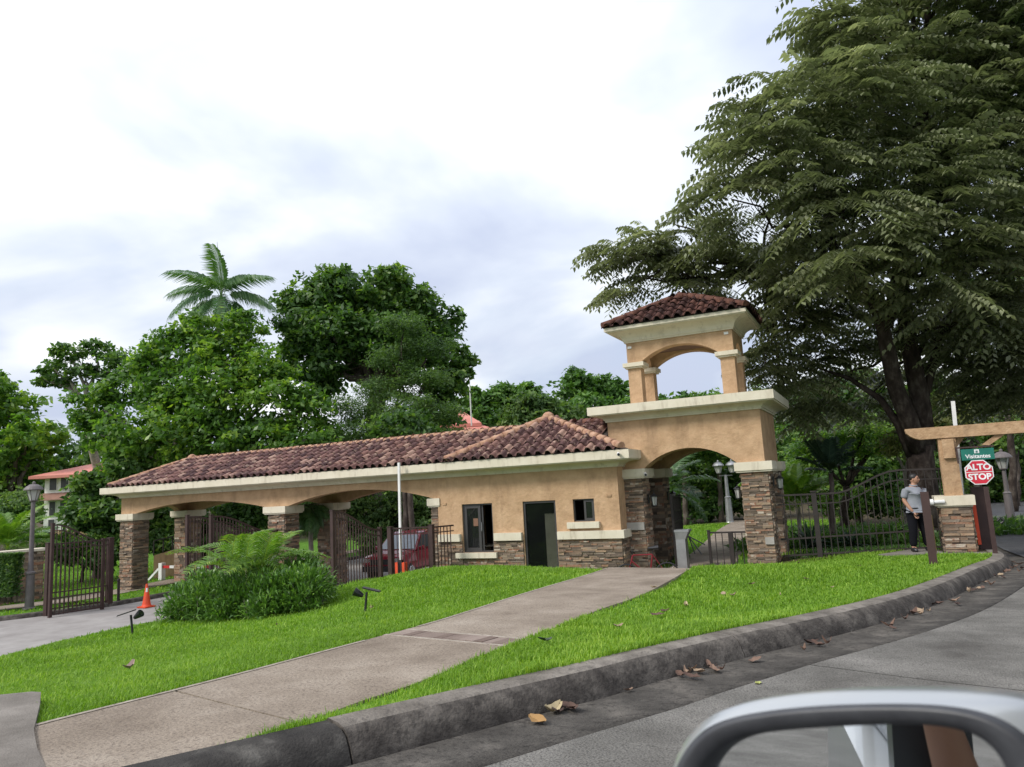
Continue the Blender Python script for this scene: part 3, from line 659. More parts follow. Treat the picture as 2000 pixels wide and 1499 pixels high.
# coarser turf on the far verge and in the park beyond the arch
cand = []
for (x0, x1, y0, y1, n) in [(-45, -24, 8, 30, 26000), (-12, 10, 22, 40, 42000), (2, 14, 27.5, 42, 15000)]:
    cand.append(np.c_[rng.uniform(x0, x1, n), rng.uniform(y0, y1, n)])
P = np.vstack(cand); lk = sdist(P, far_k)
okm = ~in_poly(P, PATHPOLY) & ~((P[:, 0] < -12) & (lk > -.35)) & ~((P[:, 0] < -12) & (lk < -2.1) & (lk > -3.7)) & (sdist(P, KXY) < -.4) | ((P[:, 0] > 4) & (P[:, 1] > 28))
okm &= ~((P[:, 0] > -1.9) & (P[:, 0] < 3.2)); P = P[okm]; Z = np.where(P[:, 0] < -12, -3.12, ground_z(P, road=False))
o = blades(P, Z, rng.uniform(.06, .13, len(P)), rng.uniform(.02, .04, len(P)), .8, 'verge_grass', np.clip(rng.normal(.4, .18, len(P)), 0, 1)); o['kind'] = 'stuff'
# ================================================================== gatehouse: carport, guard room, arch tower
gh = thing('gatehouse', (-12.4, 19.8, -2.45), 'tan stucco gatehouse with tiled roof, arched carport, guard room and open belvedere tower', 'gatehouse')
Y0 = 19.8
def arc(x0, x1, zs, zc, n=18):
    """points of a low arch from x0 to x1, spring zs, crown zc"""
    hw = (x1 - x0) / 2; h = zc - zs; R = (hw * hw + h * h) / (2 * h); cx = (x0 + x1) / 2; cz = zc - R; a = math.asin(hw / R)
    return [(cx + R * math.sin(-a + 2 * a * i / n), cz + R * math.cos(-a + 2 * a * i / n)) for i in range(n + 1)]
def arch_wall(x0, x1, ztop, zbot, arches, y0, y1, axis='y'):
    poly = [(x0, ztop), (x0, zbot)]
    for a, b, zs, zc in arches: poly += [(a, zbot)] * (abs(zs - zbot) > 1e-3) + arc(a, b, zs, zc) + [(b, zbot)] * (abs(zs - zbot) > 1e-3)
    poly += [(x1, zbot), (x1, ztop)]
    mb = MB(); mb.prism(poly, y0, y1, axis); return mb
def cells(mb, xs, zs, holes, y0, y1):
    """wall slab with rectangular openings, reveals included"""
    def solid(i, j):
        if i < 0 or j < 0 or i >= len(xs) - 1 or j >= len(zs) - 1: return False
        cx, cz = (xs[i] + xs[i + 1]) / 2, (zs[j] + zs[j + 1]) / 2
        return not any(a < cx < b and c < cz < d for a, b, c, d in holes)
    for i in range(len(xs) - 1):
        for j in range(len(zs) - 1):
            if not solid(i, j): continue
            a, b, c, d = xs[i], xs[i + 1], zs[j], zs[j + 1]
            mb.add([(a, y0, c), (b, y0, c), (b, y0, d), (a, y0, d)], [(0, 1, 2, 3)]); mb.add([(a, y1, c), (b, y1, c), (b, y1, d), (a, y1, d)], [(3, 2, 1, 0)])
            if not solid(i - 1, j): mb.add([(a, y0, c), (a, y0, d), (a, y1, d), (a, y1, c)], [(0, 1, 2, 3)])
            if not solid(i + 1, j): mb.add([(b, y0, c), (b, y0, d), (b, y1, d), (b, y1, c)], [(3, 2, 1, 0)])
            if not solid(i, j - 1): mb.add([(a, y0, c), (b, y0, c), (b, y1, c), (a, y1, c)], [(3, 2, 1, 0)])
            if not solid(i, j + 1): mb.add([(a, y0, d), (b, y0, d), (b, y1, d), (a, y1, d)], [(0, 1, 2, 3)])
def cornice(mb, x0, x1, y0, y1, prof, top=True):
    """moulding swept round a rectangle; prof = [(out, z)...] from the wall up"""
    n = len(prof); V = []
    for (sx, sy, x, y) in ((-1, -1, x0, y0), (1, -1, x1, y0), (1, 1, x1, y1), (-1, 1, x0, y1)):
        for o, z in prof: V.append((x + sx * o, y + sy * o, z))
    F = [(c * n + j, ((c + 1) % 4) * n + j, ((c + 1) % 4) * n + j + 1, c * n + j + 1) for c in range(4) for j in range(n - 1)]
    if top: F.append(tuple(c * n + n - 1 for c in range(4)))
    mb.add(V, F)
def cove(zb, zt, out, fas, drop=.03):
    """profile: small bead at the wall, cove, then a fascia of height fas"""
    p = [(0.0, zb), (.045, zb), (.05, zb + .045), (.075, zb + .05)]
    zc = zt - fas - drop
    for i in range(1, 8):
        a = math.pi / 2 * i / 7; p.append((.075 + (out - .115) * (1 - math.cos(a)), zb + .05 + (zc - zb - .05) * math.sin(a)))
    p += [(out - .04, zt - fas - drop), (out - .03, zt - fas), (out, zt - fas), (out, zt)]
    return p

# ---- stones shared by every veneer
def rough_stone(k):
    r = random.Random(k); mb = MB()
    mb.box((-.5, -.5, -.5), (.5, .5, .5)); mb.v = [(x + r.uniform(-.03, .03), y + (r.uniform(-.35, .12) if y < 0 else 0), z + r.uniform(-.09, .09)) for x, y, z in mb.v]
    o = mb.build('stone', STONE, None); me = o.data; bpy.data.objects.remove(o); return me
STONES = [rough_stone(k) for k in range(8)]
STONE_LEFT = {}
def veneer(parent, org, u, width, z0, z1, single_stones, rh=.05, depth=.03, lmin=.14, lmax=.46, key='gh'):
    """ledgestone courses on a face: org = lower left corner, u = unit vector along the face; outward normal = (u.y, -u.x)"""
    u = Vector((u[0], u[1], 0)); n = Vector((u.y, -u.x, 0)); rz = math.atan2(u.y, u.x)
    z = z0; sm = MB()
    while z < z1 - .012:
        h = min(rh * random.uniform(.62, 1.35), z1 - z)
        if z1 - (z + h) < .02: h = z1 - z
        x = 0.0
        while x < width - 1e-4:
            l = random.uniform(lmin, lmax)
            if width - (x + l) < lmin * .6: l = width - x
            d = depth * random.uniform(.35, 1.6)
            c = Vector(org) + u * (x + l / 2) + n * (d / 2 - .004); c.z = z + h / 2
            M = Matrix.Translation(c) @ Matrix.Rotation(rz, 4, 'Z') @ Matrix.Diagonal((l - .006, d, h - .005, 1))
            me = random.choice(STONES)
            if single_stones and STONE_LEFT.get(key, 0) > 0:
                STONE_LEFT[key] -= 1
                inst('stone', me, parent, M)
            else:
                sm.add([M @ v.co for v in me.vertices], [tuple(p.vertices) for p in me.polygons], random.random())
            x += l
        z += h
    if sm.v:
        o = sm.build('stone_courses', STONE_S, parent); o['kind'] = 'stuff'
STONE_LEFT['gh'] = 296

def pier(parent, x0, x1, y0, y1, zb, zc, cap_h=.27, out=.13, rh=.05, indiv=(), name='pillar'):
    mb = MB(); mb.box((x0 + .012, y0 + .012, zb), (x1 - .012, y1 - .012, zc)); p = mb.build(name, MORTAR, parent)
    veneer(p, (x0 + .012, y0 + .012, 0), (1, 0), x1 - x0 - .024, zb, zc, 'f' in indiv, rh)
    veneer(p, (x1 - .012, y0 + .012, 0), (0, 1), y1 - y0 - .024, zb, zc, 'r' in indiv, rh)
    veneer(p, (x0 + .012, y1 - .012, 0), (0, -1), y1 - y0 - .024, zb, zc, False, rh * 1.5)
    veneer(p, (x1 - .012, y1 - .012, 0), (-1, 0), x1 - x0 - .024, zb, zc, False, rh * 1.5)
    c = MB(); c.box((x0 - out + .03, y0 - out + .03, zc), (x1 + out - .03, y1 + out - .03, zc + .045)); c.box((x0 - out, y0 - out, zc + .045), (x1 + out, y1 + out, zc + cap_h))
    c.build('capital', CREAM, p)
    return p

# ---- carport piers, front row then rear row
ZCAP, ZPB = -0.165, -3.32
pL = pier(gh, -27.32, -26.55, 19.8, 20.5, ZPB, ZCAP - .27)
pM = pier(gh, -19.45, -18.68, 19.8, 20.5, ZPB, ZCAP - .27)
pier(gh, -27.32, -26.55, 22.35, 23.1, ZPB, ZCAP - .27, rh=.09); pier(gh, -19.45, -18.68, 22.35, 23.1, ZPB, ZCAP - .27, rh=.09)
pier(gh, -12.68, -12.42, 19.86, 20.5, -2.9, ZCAP - .27, out=.10); pier(gh, -12.68, -12.42, 22.35, 23.06, -3.2, ZCAP - .27, out=.10, rh=.09)
beam_arch = [(-26.42, -19.64, ZCAP, .17), (-18.53, -12.58, ZCAP, .24)]
arch_wall(-27.32, -12.402, .62, ZCAP, beam_arch, 19.83, 20.2).build('arcade_wall', STUCCO, gh)
arch_wall(-27.32, -12.402, .62, ZCAP, beam_arch, 22.7, 23.07).build('arcade_wall', STUCCO, gh)
arch_wall(20.203, 22.697, .618, ZCAP, [(20.5, 22.35, ZCAP, .15)], -27.31, -26.95, 'x').build('arcade_wall', STUCCO, gh)
mb = MB(); mb.box((-26.94, 20.21, .40), (-12.41, 22.69, .50)); mb.build('carport_ceiling', SOFFIT, gh)

# ---- guard room
mb = MB()
xs = [-12.4, -11.54, -10.49, -9.47, -8.42, -7.88, -7.24, -6.5]; zs = [-2.9, -2.42, -1.84, -1.02, -.39, .62]
holes = [(-11.54, -10.49, -1.84, -.39), (-9.47, -8.42, -2.42, -.39), (-7.88, -7.24, -1.02, -.39)]
cells(mb, xs, zs, holes, Y0, Y0 + .16); mb.build('front_wall', STUCCO, gh)
mb = MB(); mb.box((-12.398, Y0 + .162, -2.9), (-12.25, 23.05, .62)); mb.box((-12.248, 22.9, -2.9), (-6.9, 23.05, .62)); mb.box((-6.66, Y0 + .162, -2.9), (-6.502, 20.9, .62))
mb.build('side_wall', STUCCO, gh)
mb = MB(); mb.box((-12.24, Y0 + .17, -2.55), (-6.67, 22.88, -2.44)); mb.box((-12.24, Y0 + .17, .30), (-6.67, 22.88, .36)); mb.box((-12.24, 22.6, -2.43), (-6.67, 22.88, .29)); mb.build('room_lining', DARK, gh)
desk = MB(); desk.box((-11.4, 20.6, -1.74), (-10.2, 21.2, -1.70)); desk.box((-11.4, 20.62, -2.43), (-11.34, 21.18, -1.742)); desk.box((-10.26, 20.62, -2.43), (-10.2, 21.18, -1.742)); desk.build('desk', BEIGE, gh)
cab = MB(); cab.box((-8.92, 20.12, -2.43), (-8.45, 20.5, -.78)); cab.build('locker', BEIGE, gh)
# trim bands, the right one returning round the corner
Z1, Z2 = -1.50, -1.28
for a, b in ((-12.39, -11.60), (-10.43, -9.52)):
    q = MB(); q.box((a, Y0 - .11, Z1), (b, Y0 + .002, Z2)); q.build('trim_band', CREAM, gh)
mb = MB(); mb.box((-8.38, Y0 - .11, Z1), (-6.39, Y0 + .002, Z2)); mb.box((-6.498, Y0 + .004, Z1), (-6.39, Y0 + .585, Z2)); mb.build('trim_band', CREAM, gh)
# window sills
mb = MB(); mb.box((-11.76, Y0 - .13, -2.00), (-10.36, Y0 + .12, -1.845)); mb.build('window_sill', CREAM, gh)
mb = MB(); mb.box((-8.06, Y0 - .11, -1.205), (-7.10, Y0 + .12, -1.03)); mb.build('window_sill', CREAM, gh)
# stone skirting under the band
base = MB(); base.box((-12.40, Y0 - .014, -2.9), (-11.55, Y0 - .003, Z1)); base.box((-10.48, Y0 - .014, -2.9), (-9.50, Y0 - .003, Z1)); base.box((-11.54, Y0 - .014, -2.9), (-10.49, Y0 - .003, -2.0)); 
sk = base.build('stone_skirting', MORTAR, gh)
base = MB(); obx = [(-8.40, Y0 - .014), (-6.488, Y0 - .014), (-6.488, Y0 + .59), (-6.4985, Y0 + .59), (-6.4985, Y0 - .003), (-8.40, Y0 - .003)]
n = len(obx); base.add([(x, y, -2.9) for x, y in obx] + [(x, y, Z1) for x, y in obx], [tuple(range(n)), tuple(range(2 * n - 1, n - 1, -1))] + [(i, (i + 1) % n, n + (i + 1) % n, n + i) for i in range(n)]); base.build('stone_skirting', MORTAR, gh, fix=True)

# ---- arch tower
TX0, TX1, TY0, TY1 = -6.88, -2.62, 20.4, 23.3
ZT = .10
tp = pier(gh, -3.27, -2.56, 20.4, 21.1, -2.7, ZT, indiv='f')
pier(gh, -6.68, -5.97, 20.4, 21.1, -2.7, ZT, indiv='f')
veneer(sk, (-8.40, Y0 - .014, 0), (1, 0), 1.912, -2.40, Z1, True)
veneer(sk, (-10.48, Y0 - .014, 0), (1, 0), .98, -2.40, Z1, True)
veneer(sk, (-12.40, Y0 - .014, 0), (1, 0), .85, -2.40, Z1, True)
veneer(sk, (-11.54, Y0 - .014, 0), (1, 0), 1.05, -2.40, -2.0, True)
veneer(sk, (-6.488, Y0 - .002, 0), (0, 1), .58, -2.40, Z1, True)
pier(gh, -3.27, -2.56, 22.6, 23.3, -2.7, ZT, rh=.09); pier(gh, -6.68, -5.97, 22.6, 23.3, -2.7, ZT, rh=.09)
ZS = ZT + .27
arch_wall(TX0, TX1, 1.76, ZS, [(-5.89, -3.34, ZS + .002, .86)], 20.4, 20.95).build('tower_wall', STUCCO, gh)
arch_wall(TX0, TX1, 1.76, ZS, [(-5.89, -3.34, ZS + .002, .86)], 22.75, 23.3).build('tower_wall', STUCCO, gh)
mb = MB(); mb.box((TX0 + .002, 20.952, ZS), (TX0 + .55, 22.748, 1.758)); mb.build('tower_wall', STUCCO, gh)
mb = MB(); mb.box((TX1 - .55, 20.952, ZS), (TX1 - .002, 22.748, 1.758)); mb.build('tower_wall', STUCCO, gh)
mb = MB(); mb.box((TX0 + .56, 20.96, .95), (TX1 - .56, 22.74, 1.05)); mb.build('arch_ceiling', SOFFIT, gh)
mb = MB(); cornice(mb, TX0, TX1, TY0, TY1, cove(1.755, 2.20, .44, .235)); mb.build('tower_cornice', CREAM, gh)
# belvedere
UX0, UX1, UY0, UY1 = -6.31, -3.22, 20.98, 22.72
ZU0, ZUC, ZUT = 2.203, 3.34, 4.12
for (a, b) in ((UX0, UX0 + .39), (UX1 - .39, UX1)):
    for (c, d) in ((UY0, UY0 + .36), (UY1 - .36, UY1)):
        mb = MB(); mb.box((a, c, ZU0), (b, d, ZUC)); p = mb.build('belvedere_post', STUCCO, gh)
        mb = MB(); mb.box((a - .07, c - .07, ZUC + .002), (b + .07, d + .07, ZUC + .05)); mb.box((a - .12, c - .12, ZUC + .05), (b + .12, d + .12, ZUC + .165)); mb.build('capital', CREAM, p)
ZUS = ZUC + .168
for (c, d) in ((UY0, UY0 + .36), (UY1 - .36, UY1)):
    arch_wall(UX0, UX1, ZUT, ZUS, [(UX0 + .42, UX1 - .42, ZUS + .002, 3.90)], c, d).build('belvedere_wall', STUCCO, gh)
for (c, d) in ((UX0 + .002, UX0 + .37), (UX1 - .37, UX1 - .002)):
    arch_wall(UY0 + .362, UY1 - .362, ZUT - .002, ZUS, [(UY0 + .44, UY1 - .44, ZUS + .002, 3.85)], c, d, 'x').build('belvedere_wall', STUCCO, gh)
mb = MB(); mb.box((UX0 + .38, UY0 + .37, 3.94), (UX1 - .38, UY1 - .37, 4.02)); mb.build('belvedere_ceiling', SOFFIT, gh)
mb = MB(); cornice(mb, UX0, UX1, UY0, UY1, cove(ZUT - .005, 4.56, .50, .10)); mb.build('belvedere_cornice', CREAM, gh)
mb = MB()
for x, z in ((UX0 + .10, 3.98), (UX1 - .16, 4.02)): mb.box((x - .06, UY0 - .022, z - .035), (x + .06, UY0 - .001, z + .035))
mb.build('junction_plate', WHITE, gh)
mb = MB()
for x, z in ((-12.15, -.36), (-6.78, -.33)): mb.box((x - .07, Y0 - .018, z - .035), (x + .07, Y0 - .001, z + .035))
mb.build('junction_plate', STUCCO2, gh)
# pale plaques on the piers
mb = MB(); mb.box((-6.66, 20.335, -1.33), (-6.0, 20.40, -1.12)); mb.build('plaque', PLAQUE, gh)
mb = MB(); mb.box((-2.80, 20.33, -1.78), (-2.58, 20.40, -1.60)); mb.build('plaque', PLAQUE, gh)

# ---- eaves cornice of the long roof
mb = MB(); EX0, EX1 = -26.95, -6.50
cornice(mb, EX0 - .35, EX1, Y0, 23.1, cove(.46, .90, .55, .24)); mb.build('eaves_cornice', CREAM, gh)

# ---- windows and door
def frame(mb, x0, x1, z0, z1, y0, y1, t):
    mb.box((x0, y0, z0), (x0 + t, y1, z1)); mb.box((x1 - t, y0, z0), (x1, y1, z1)); mb.box((x0 + t, y0, z0), (x1 - t, y1, z0 + t)); mb.box((x0 + t, y0, z1 - t), (x1 - t, y1, z1))
w1 = MB(); frame(w1, -11.538, -10.492, -1.838, -.392, Y0 + .05, Y0 + .13, .045); win = w1.build('window', BRONZE, gh)
s = MB(); frame(s, -11.49, -10.93, -1.79, -.44, Y0 + .06, Y0 + .095, .085); s.build('sash', BRONZE, win)
s = MB(); frame(s, -11.02, -10.86, -1.79, -.44, Y0 + .10, Y0 + .125, .06); s.build('sash', BRONZE, win)
s = MB(); s.box((-11.40, Y0 + .074, -1.70), (-11.02, Y0 + .08, -.53)); s.build('pane', GLASS, win)
s = MB(); s.box((-11.19, Y0 + .062, -1.06), (-11.03, Y0 + .069, -.83)); s.build('notice', flat('notice_paper', (0.20, 0.10, 0.06)), win)
s = MB(); s.box((-10.915, Y0 + .045, -1.22), (-10.895, Y0 + .06, -.95)); s.build('handle', STEEL, win)
w2 = MB(); frame(w2, -7.878, -7.242, -1.018, -.392, Y0 + .05, Y0 + .12, .03); win2 = w2.build('window', BRONZE, gh)
s = MB(); frame(s, -7.57, -7.27, -.99, -.42, Y0 + .06, Y0 + .09, .06); s.build('sash', BRONZE, win2)
s = MB(); s.box((-7.51, Y0 + .07, -.93), (-7.33, Y0 + .078, -.48)); s.build('pane', GLASS, win2)
d = MB(); frame(d, -9.468, -8.422, -2.5, -.392, Y0 + .04, Y0 + .12, .06); door = d.build('door', BRONZE, gh)
s = MB(); s.box((-9.40, Y0 + .075, -2.42), (-8.49, Y0 + .083, -.46)); s.build('pane', glassmat('door_glass', mixv=.22), door)

# ---- roof tiles
def tile_mesh(k, m, wd=.30, ln=.43):
    prof = [(-.15, .0), (-.115, -.018), (-.088, .004), (-.074, .042), (-.044, .078), (0, .092), (.044, .078), (.074, .042), (.088, .004), (.115, -.018), (.15, .0)]
    r = random.Random(k); mb = MB(); n = len(prof); th = .018
    V = []
    for y, s, dz in ((0, 1.05, .036), (ln, .93, 0.0)):
        for x, z in prof: V.append((x * s * wd / .30 + r.uniform(-.002, .002), y, z * s + dz + r.uniform(-.003, .003)))
    for x, z in prof: V.append((x * 1.05 * wd / .30, 0.004, z * 1.05 + .036 - th))
    F = [(j, j + 1, n + j + 1, n + j) for j in range(n - 1)] + [(2 * n + j, 2 * n + j + 1, j + 1, j) for j in range(n - 1)]
    mb.add(V, F); o = mb.build('roof_tile', m, None, smooth=False); me = o.data; bpy.data.objects.remove(o)
    me.polygons.foreach_set('use_smooth', [i < n - 1 for i in range(len(me.polygons))])
    return me
TM = [tile_mesh(k, TILE) for k in range(4)]; TMT = [tile_mesh(k + 9, TILE_T) for k in range(4)]
def tile_face(org, u, v, inside, L, Wd, pitch=.30, row=.36):
    """matrices of tiles on a roof face; org at the eave, u along it, v up the slope"""
    u = Vector(u).normalized(); v = Vector(v).normalized(); n = u.cross(v); R = Matrix((u, v, n)).transposed().to_4x4(); out = []
    for j in range(int(Wd / row) + 1):
        for i in range(int(L / pitch) + 1):
            a, b = (i + .5) * pitch + random.uniform(-.008, .008), j * row - .05 + random.uniform(-.012, .012)
            if not inside(a, b + .16): continue
            out.append(Matrix.Translation(Vector(org) + u * a + v * b + n * (.02 + random.uniform(0, .012))) @ R @ Matrix.Rotation(random.gauss(0, .018), 4, 'Z') @ Matrix.Rotation(random.gauss(0, .012), 4, 'X'))
    return out
def lay(part, mats, single_n, meshes, m_s):
    """nearest tiles as objects of their own, the rest as one mesh"""
    mats = sorted(mats, key=lambda M: M.translation.length); sm = MB()
    for i, M in enumerate(mats):
        me = random.choice(meshes)
        if i < single_n: inst('roof_tile', me, part, M)
        else: sm.add([M @ q.co for q in me.vertices], [tuple(p.vertices) for p in me.polygons], random.random())
    if sm.v: o = sm.build('tile_courses', m_s, part); o['kind'] = 'stuff'
def cap_row(part, a, b, m, step=.36, r=.105, name='ridge_tile'):
    a, b = Vector(a), Vector(b); L = (b - a).length; d = (b - a) / L; k = max(2, int(L / step))
    side = d.cross(Vector((0, 0, 1))).normalized(); up = side.cross(d)
    for i in range(k):
        c0, c1 = a + d * (L * i / k), a + d * (L * (i + 1.18) / k if i < k - 1 else L)
        V = []; n = 8
        for c, rr in ((c0, r * 1.12), (c1, r * .92)):
            for q in range(n + 1):
                t = math.pi * (-.12 + 1.24 * q / n); V.append(c + side * math.cos(t) * rr * 1.1 + up * (math.sin(t) * rr + .015 + random.uniform(-.006, .006)))
        mb = MB(); mb.add(V, [(q, q + 1, n + 2 + q, n + 1 + q) for q in range(n)] + [tuple(range(n, -1, -1)), tuple(range(n + 1, 2 * n + 2))]); o = mb.build(name, m, part)
        o.data.polygons.foreach_set('use_smooth', [True] * n + [False] * 2)
EZ = .905; EYF, EYB = 19.27, 23.63; RX0, RX1 = -27.45, -6.0
RY, RZ = 21.45, 1.90; RXL = RX0 + (RY - EYF) + .05
APX = Vector((-9.2, 21.5, 2.14)); HL, HR = -11.75, -6.15
base = MB()
A, B, C_, D = (RX0, EYF, EZ), (-6.89, EYF, EZ), (-6.89, EYB, EZ), (RX0, EYB, EZ); P1, P2 = (RXL, RY, RZ), (-6.9, RY, RZ - .02)
base.add([A, B, C_, D, P1, P2], [(0, 1, 5, 4), (2, 3, 4, 5), (3, 0, 4), (1, 2, 5)])
base.add([(HL, EYF - .012, EZ), (HR, EYF - .012, EZ), tuple(APX), (HR, EYB, EZ), (HL, EYB, EZ)], [(0, 1, 2), (1, 3, 2), (3, 4, 2), (4, 0, 2)])
roof = base.build('roof', MORTAR, gh)
Wd = math.hypot(RY - EYF, RZ - EZ)
def hipline(x):           # does a place on the long front face lie outside the hip over the guard room
    return x
fr = []
sl_ = (RY - EYF) / Wd
for M in tile_face((RX0, EYF, EZ), (1, 0, 0), (0, RY - EYF, RZ - EZ), lambda a, b: -.06 < b < Wd - .03 and a > b * sl_ * 1.02, RX1 - RX0, Wd):
    x, y = M.translation.x, M.translation.y + .15
    t = (y - EYF) / (APX.y - EYF); hl = HL + (APX.x - HL) * t; hr = HR + (APX.x - HR) * t
    if hl - .02 < x < hr + .02: continue
    if x > -6.98: continue
    fr.append(M)
Wh = math.hypot(APX.y - EYF, APX.z - EZ); lenh = HR - HL; cx = APX.x - HL
hf = tile_face((HL, EYF - .01, EZ + .01), (1, 0, 0), (0, APX.y - EYF, APX.z - EZ), lambda a, b: -.06 < b < Wh and a > cx * b / Wh and a < lenh - (lenh - cx) * b / Wh, lenh, Wh)
lend = tile_face((RX0, EYB, EZ), (0, -1, 0), (RXL - RX0, 0, RZ - EZ), lambda a, b: -.06 < b < Wd and a > b * sl_ and a < (EYB - EYF) - b * sl_, EYB - EYF, Wd)
back = tile_face((RX1, EYB, EZ), (-1, 0, 0), (0, RY - EYB, RZ - EZ), lambda a, b: -.06 < b < Wd and a < (RX1 - RX0) - b * sl_, RX1 - RX0, Wd)
lay(roof, fr + hf, 206, TM, TILE_S); lay(roof, lend + back, 0, TM, TILE_S)
cap_row(roof, (RXL, RY, RZ + .02), (-10.2, RY, RZ + .02), CAPT); cap_row(roof, (RX0 + .05, EYF + .05, EZ + .06), (RXL, RY, RZ + .03), CAPT)
cap_row(roof, (HL, EYF, EZ + .07), tuple(APX + Vector((0, 0, .03))), CAPT); cap_row(roof, (HR, EYF, EZ + .07), tuple(APX + Vector((0, 0, .03))), CAPT)
cap_row(roof, (-8.0, RY, RZ + .02), (-6.9, RY, RZ), CAPD); cap_row(roof, (RX0 + .05, EYB - .05, EZ + .06), (RXL, RY, RZ + .03), CAPT); cap_row(roof, (HL, EYB, EZ + .07), tuple(APX + Vector((0, 0, .03))), CAPT)
def finial(part, c, r, m):
    mb = MB(); mb.lathe(c, [(r * 1.25, -.10), (r * 1.2, 0), (r * .95, .07), (r * .5, .12), (.01, .135)], 12); mb.build('hip_cap', m, part, smooth=True)
finial(roof, tuple(APX + Vector((0, 0, .10))), .16, CAPT); finial(roof, (RXL, RY, RZ + .09), .15, CAPT)
# belvedere roof
TE = 4.572; ox0, ox1, oy0, oy1 = UX0 - .52, UX1 + .52, UY0 - .52, UY1 + .52; ac = Vector(((ox0 + ox1) / 2, (oy0 + oy1) / 2, 5.42)); rl = ((ox1 - ox0) - (oy1 - oy0)) / 2
tb = MB(); ra, rb_ = (ac.x - rl * .35, ac.y, ac.z), (ac.x + rl * .35, ac.y, ac.z)
tb.add([(ox0, oy0, TE), (ox1, oy0, TE), (ox1, oy1, TE), (ox0, oy1, TE), ra, rb_], [(0, 1, 5, 4), (1, 2, 5), (2, 3, 4, 5), (3, 0, 4)])
troof = tb.build('belvedere_roof', MORTAR, gh)
hy = (oy1 - oy0) / 2; hx = (ox1 - ox0) / 2; wf = math.hypot(hy, ac.z - TE); hxr = hx - rl * .35; ws = math.hypot(hxr, ac.z - TE)
tf = tile_face((ox0, oy0, TE), (1, 0, 0), (0, hy, ac.z - TE), lambda a, b: -.06 < b < wf and a > hxr * b / wf and a < 2 * hx - hxr * b / wf, 2 * hx, wf)
tr_ = tile_face((ox1, oy0, TE), (0, 1, 0), (-hxr, 0, ac.z - TE), lambda a, b: -.06 < b < ws and a > hy * b / ws and a < 2 * hy - hy * b / ws, 2 * hy, ws)
tl_ = tile_face((ox0, oy1, TE), (0, -1, 0), (hxr, 0, ac.z - TE), lambda a, b: -.06 < b < ws and a > hy * b / ws and a < 2 * hy - hy * b / ws, 2 * hy, ws)
tk_ = tile_face((ox1, oy1, TE), (-1, 0, 0), (0, -hy, ac.z - TE), lambda a, b: -.06 < b < wf and a > hxr * b / wf and a < 2 * hx - hxr * b / wf, 2 * hx, wf)
print('tower tiles', len(tf), len(tr_), 'main', len(fr), len(hf))
lay(troof, tf, 60, TMT, TILE_TS); lay(troof, tr_ , 20, TMT, TILE_TS); lay(troof, tl_ + tk_, 0, TMT, TILE_TS)
up = Vector((0, 0, .05))
for c, r in (((ox0, oy0, TE), ra), ((ox1, oy0, TE), rb_), ((ox1, oy1, TE), rb_), ((ox0, oy1, TE), ra)): cap_row(troof, Vector(c) + up, Vector(r) + up, CAPD, r=.10)
finial(troof, tuple(ac + Vector((0, 0, .08))), .15, CAPD)

# ---- cameras and lanterns fixed to the gatehouse
def bullet_camera(loc, dirv, label):
    t = thing('security_camera', loc, label, 'security camera', 'security cameras on the gatehouse')
    d = Vector(dirv).normalized(); p = Vector(loc)
    mb = MB(); mb.tube([p - d * .02, p + d * .13], [.042, .046], 10); mb.build('camera_body', WHITE, t)
    mb = MB(); mb.tube([p + d * .128, p + d * .142], [.036, .034], 10); mb.build('lens', BLACK, t)
    mb = MB(); mb.bar(p - d * .02 + Vector((0, .08, 0)), p + d * .02, .03); mb.build('bracket', WHITE, t)
bullet_camera((-6.22, 19.19, .79), (.35, -1, -.25), 'small white camera on the right end of the long eaves fascia')
bullet_camera((-5.82, 20.22, .22), (.4, -1, -.3), 'small white camera on the left pier capital of the arch')
def lantern(loc, nrm, label):
    x, y, z = loc; n = Vector(nrm)
    t = thing('wall_lantern', loc, label, 'lantern', 'black lanterns on the arch piers'); c = Vector(loc) + n * .17
    mb = MB(); mb.box((x - .03 if n.x == 0 else x + min(0, n.x * .03), y - .05, z - .10), (x + .03 if n.x == 0 else x + max(0, n.x * .03), y + .05, z + .16))
    mb.tube([Vector(loc) + n * .02 + Vector((0, 0, .1)), Vector(loc) + n * .08 + Vector((0, 0, .24)), c + Vector((0, 0, .26)), c + Vector((0, 0, .17))], .011, 6); mb.build('bracket', BLACK, t)
    mb = MB(); mb.lathe(c, [(.025, .17), (.04, .15), (.115, .10), (.12, .085)][::-1], 6); mb.build('hood', BLACK, t)
    mb = MB(); mb.lathe(c, [(.055, -.16), (.085, .08)], 6); mb.build('lamp_glass', LAMPGLASS, t)
    mb = MB(); mb.lathe(c, [(.02, -.20), (.065, -.175), (.065, -.155)], 6)
    for k in range(6):
        a = math.pi / 3 * k; mb.bar(c + Vector((.058 * math.cos(a), .058 * math.sin(a), -.16)), c + Vector((.09 * math.cos(a), .09 * math.sin(a), .085)), .01)
    mb.build('cage', BLACK, t)
lantern((-5.93, 20.72, -.52), (1, 0, 0), 'black wall lantern inside the arch on the front left pier')
lantern((-5.93, 22.9, -.50), (1, 0, 0), 'black wall lantern inside the arch on the rear left pier')
lantern((-3.31, 21.0, -.42), (-1, 0, 0), 'black wall lantern inside the arch on the front right pier')
lantern((-2.52, 20.85, -.20), (1, 0, 0), 'black wall lantern outside the arch, beside the iron fence')
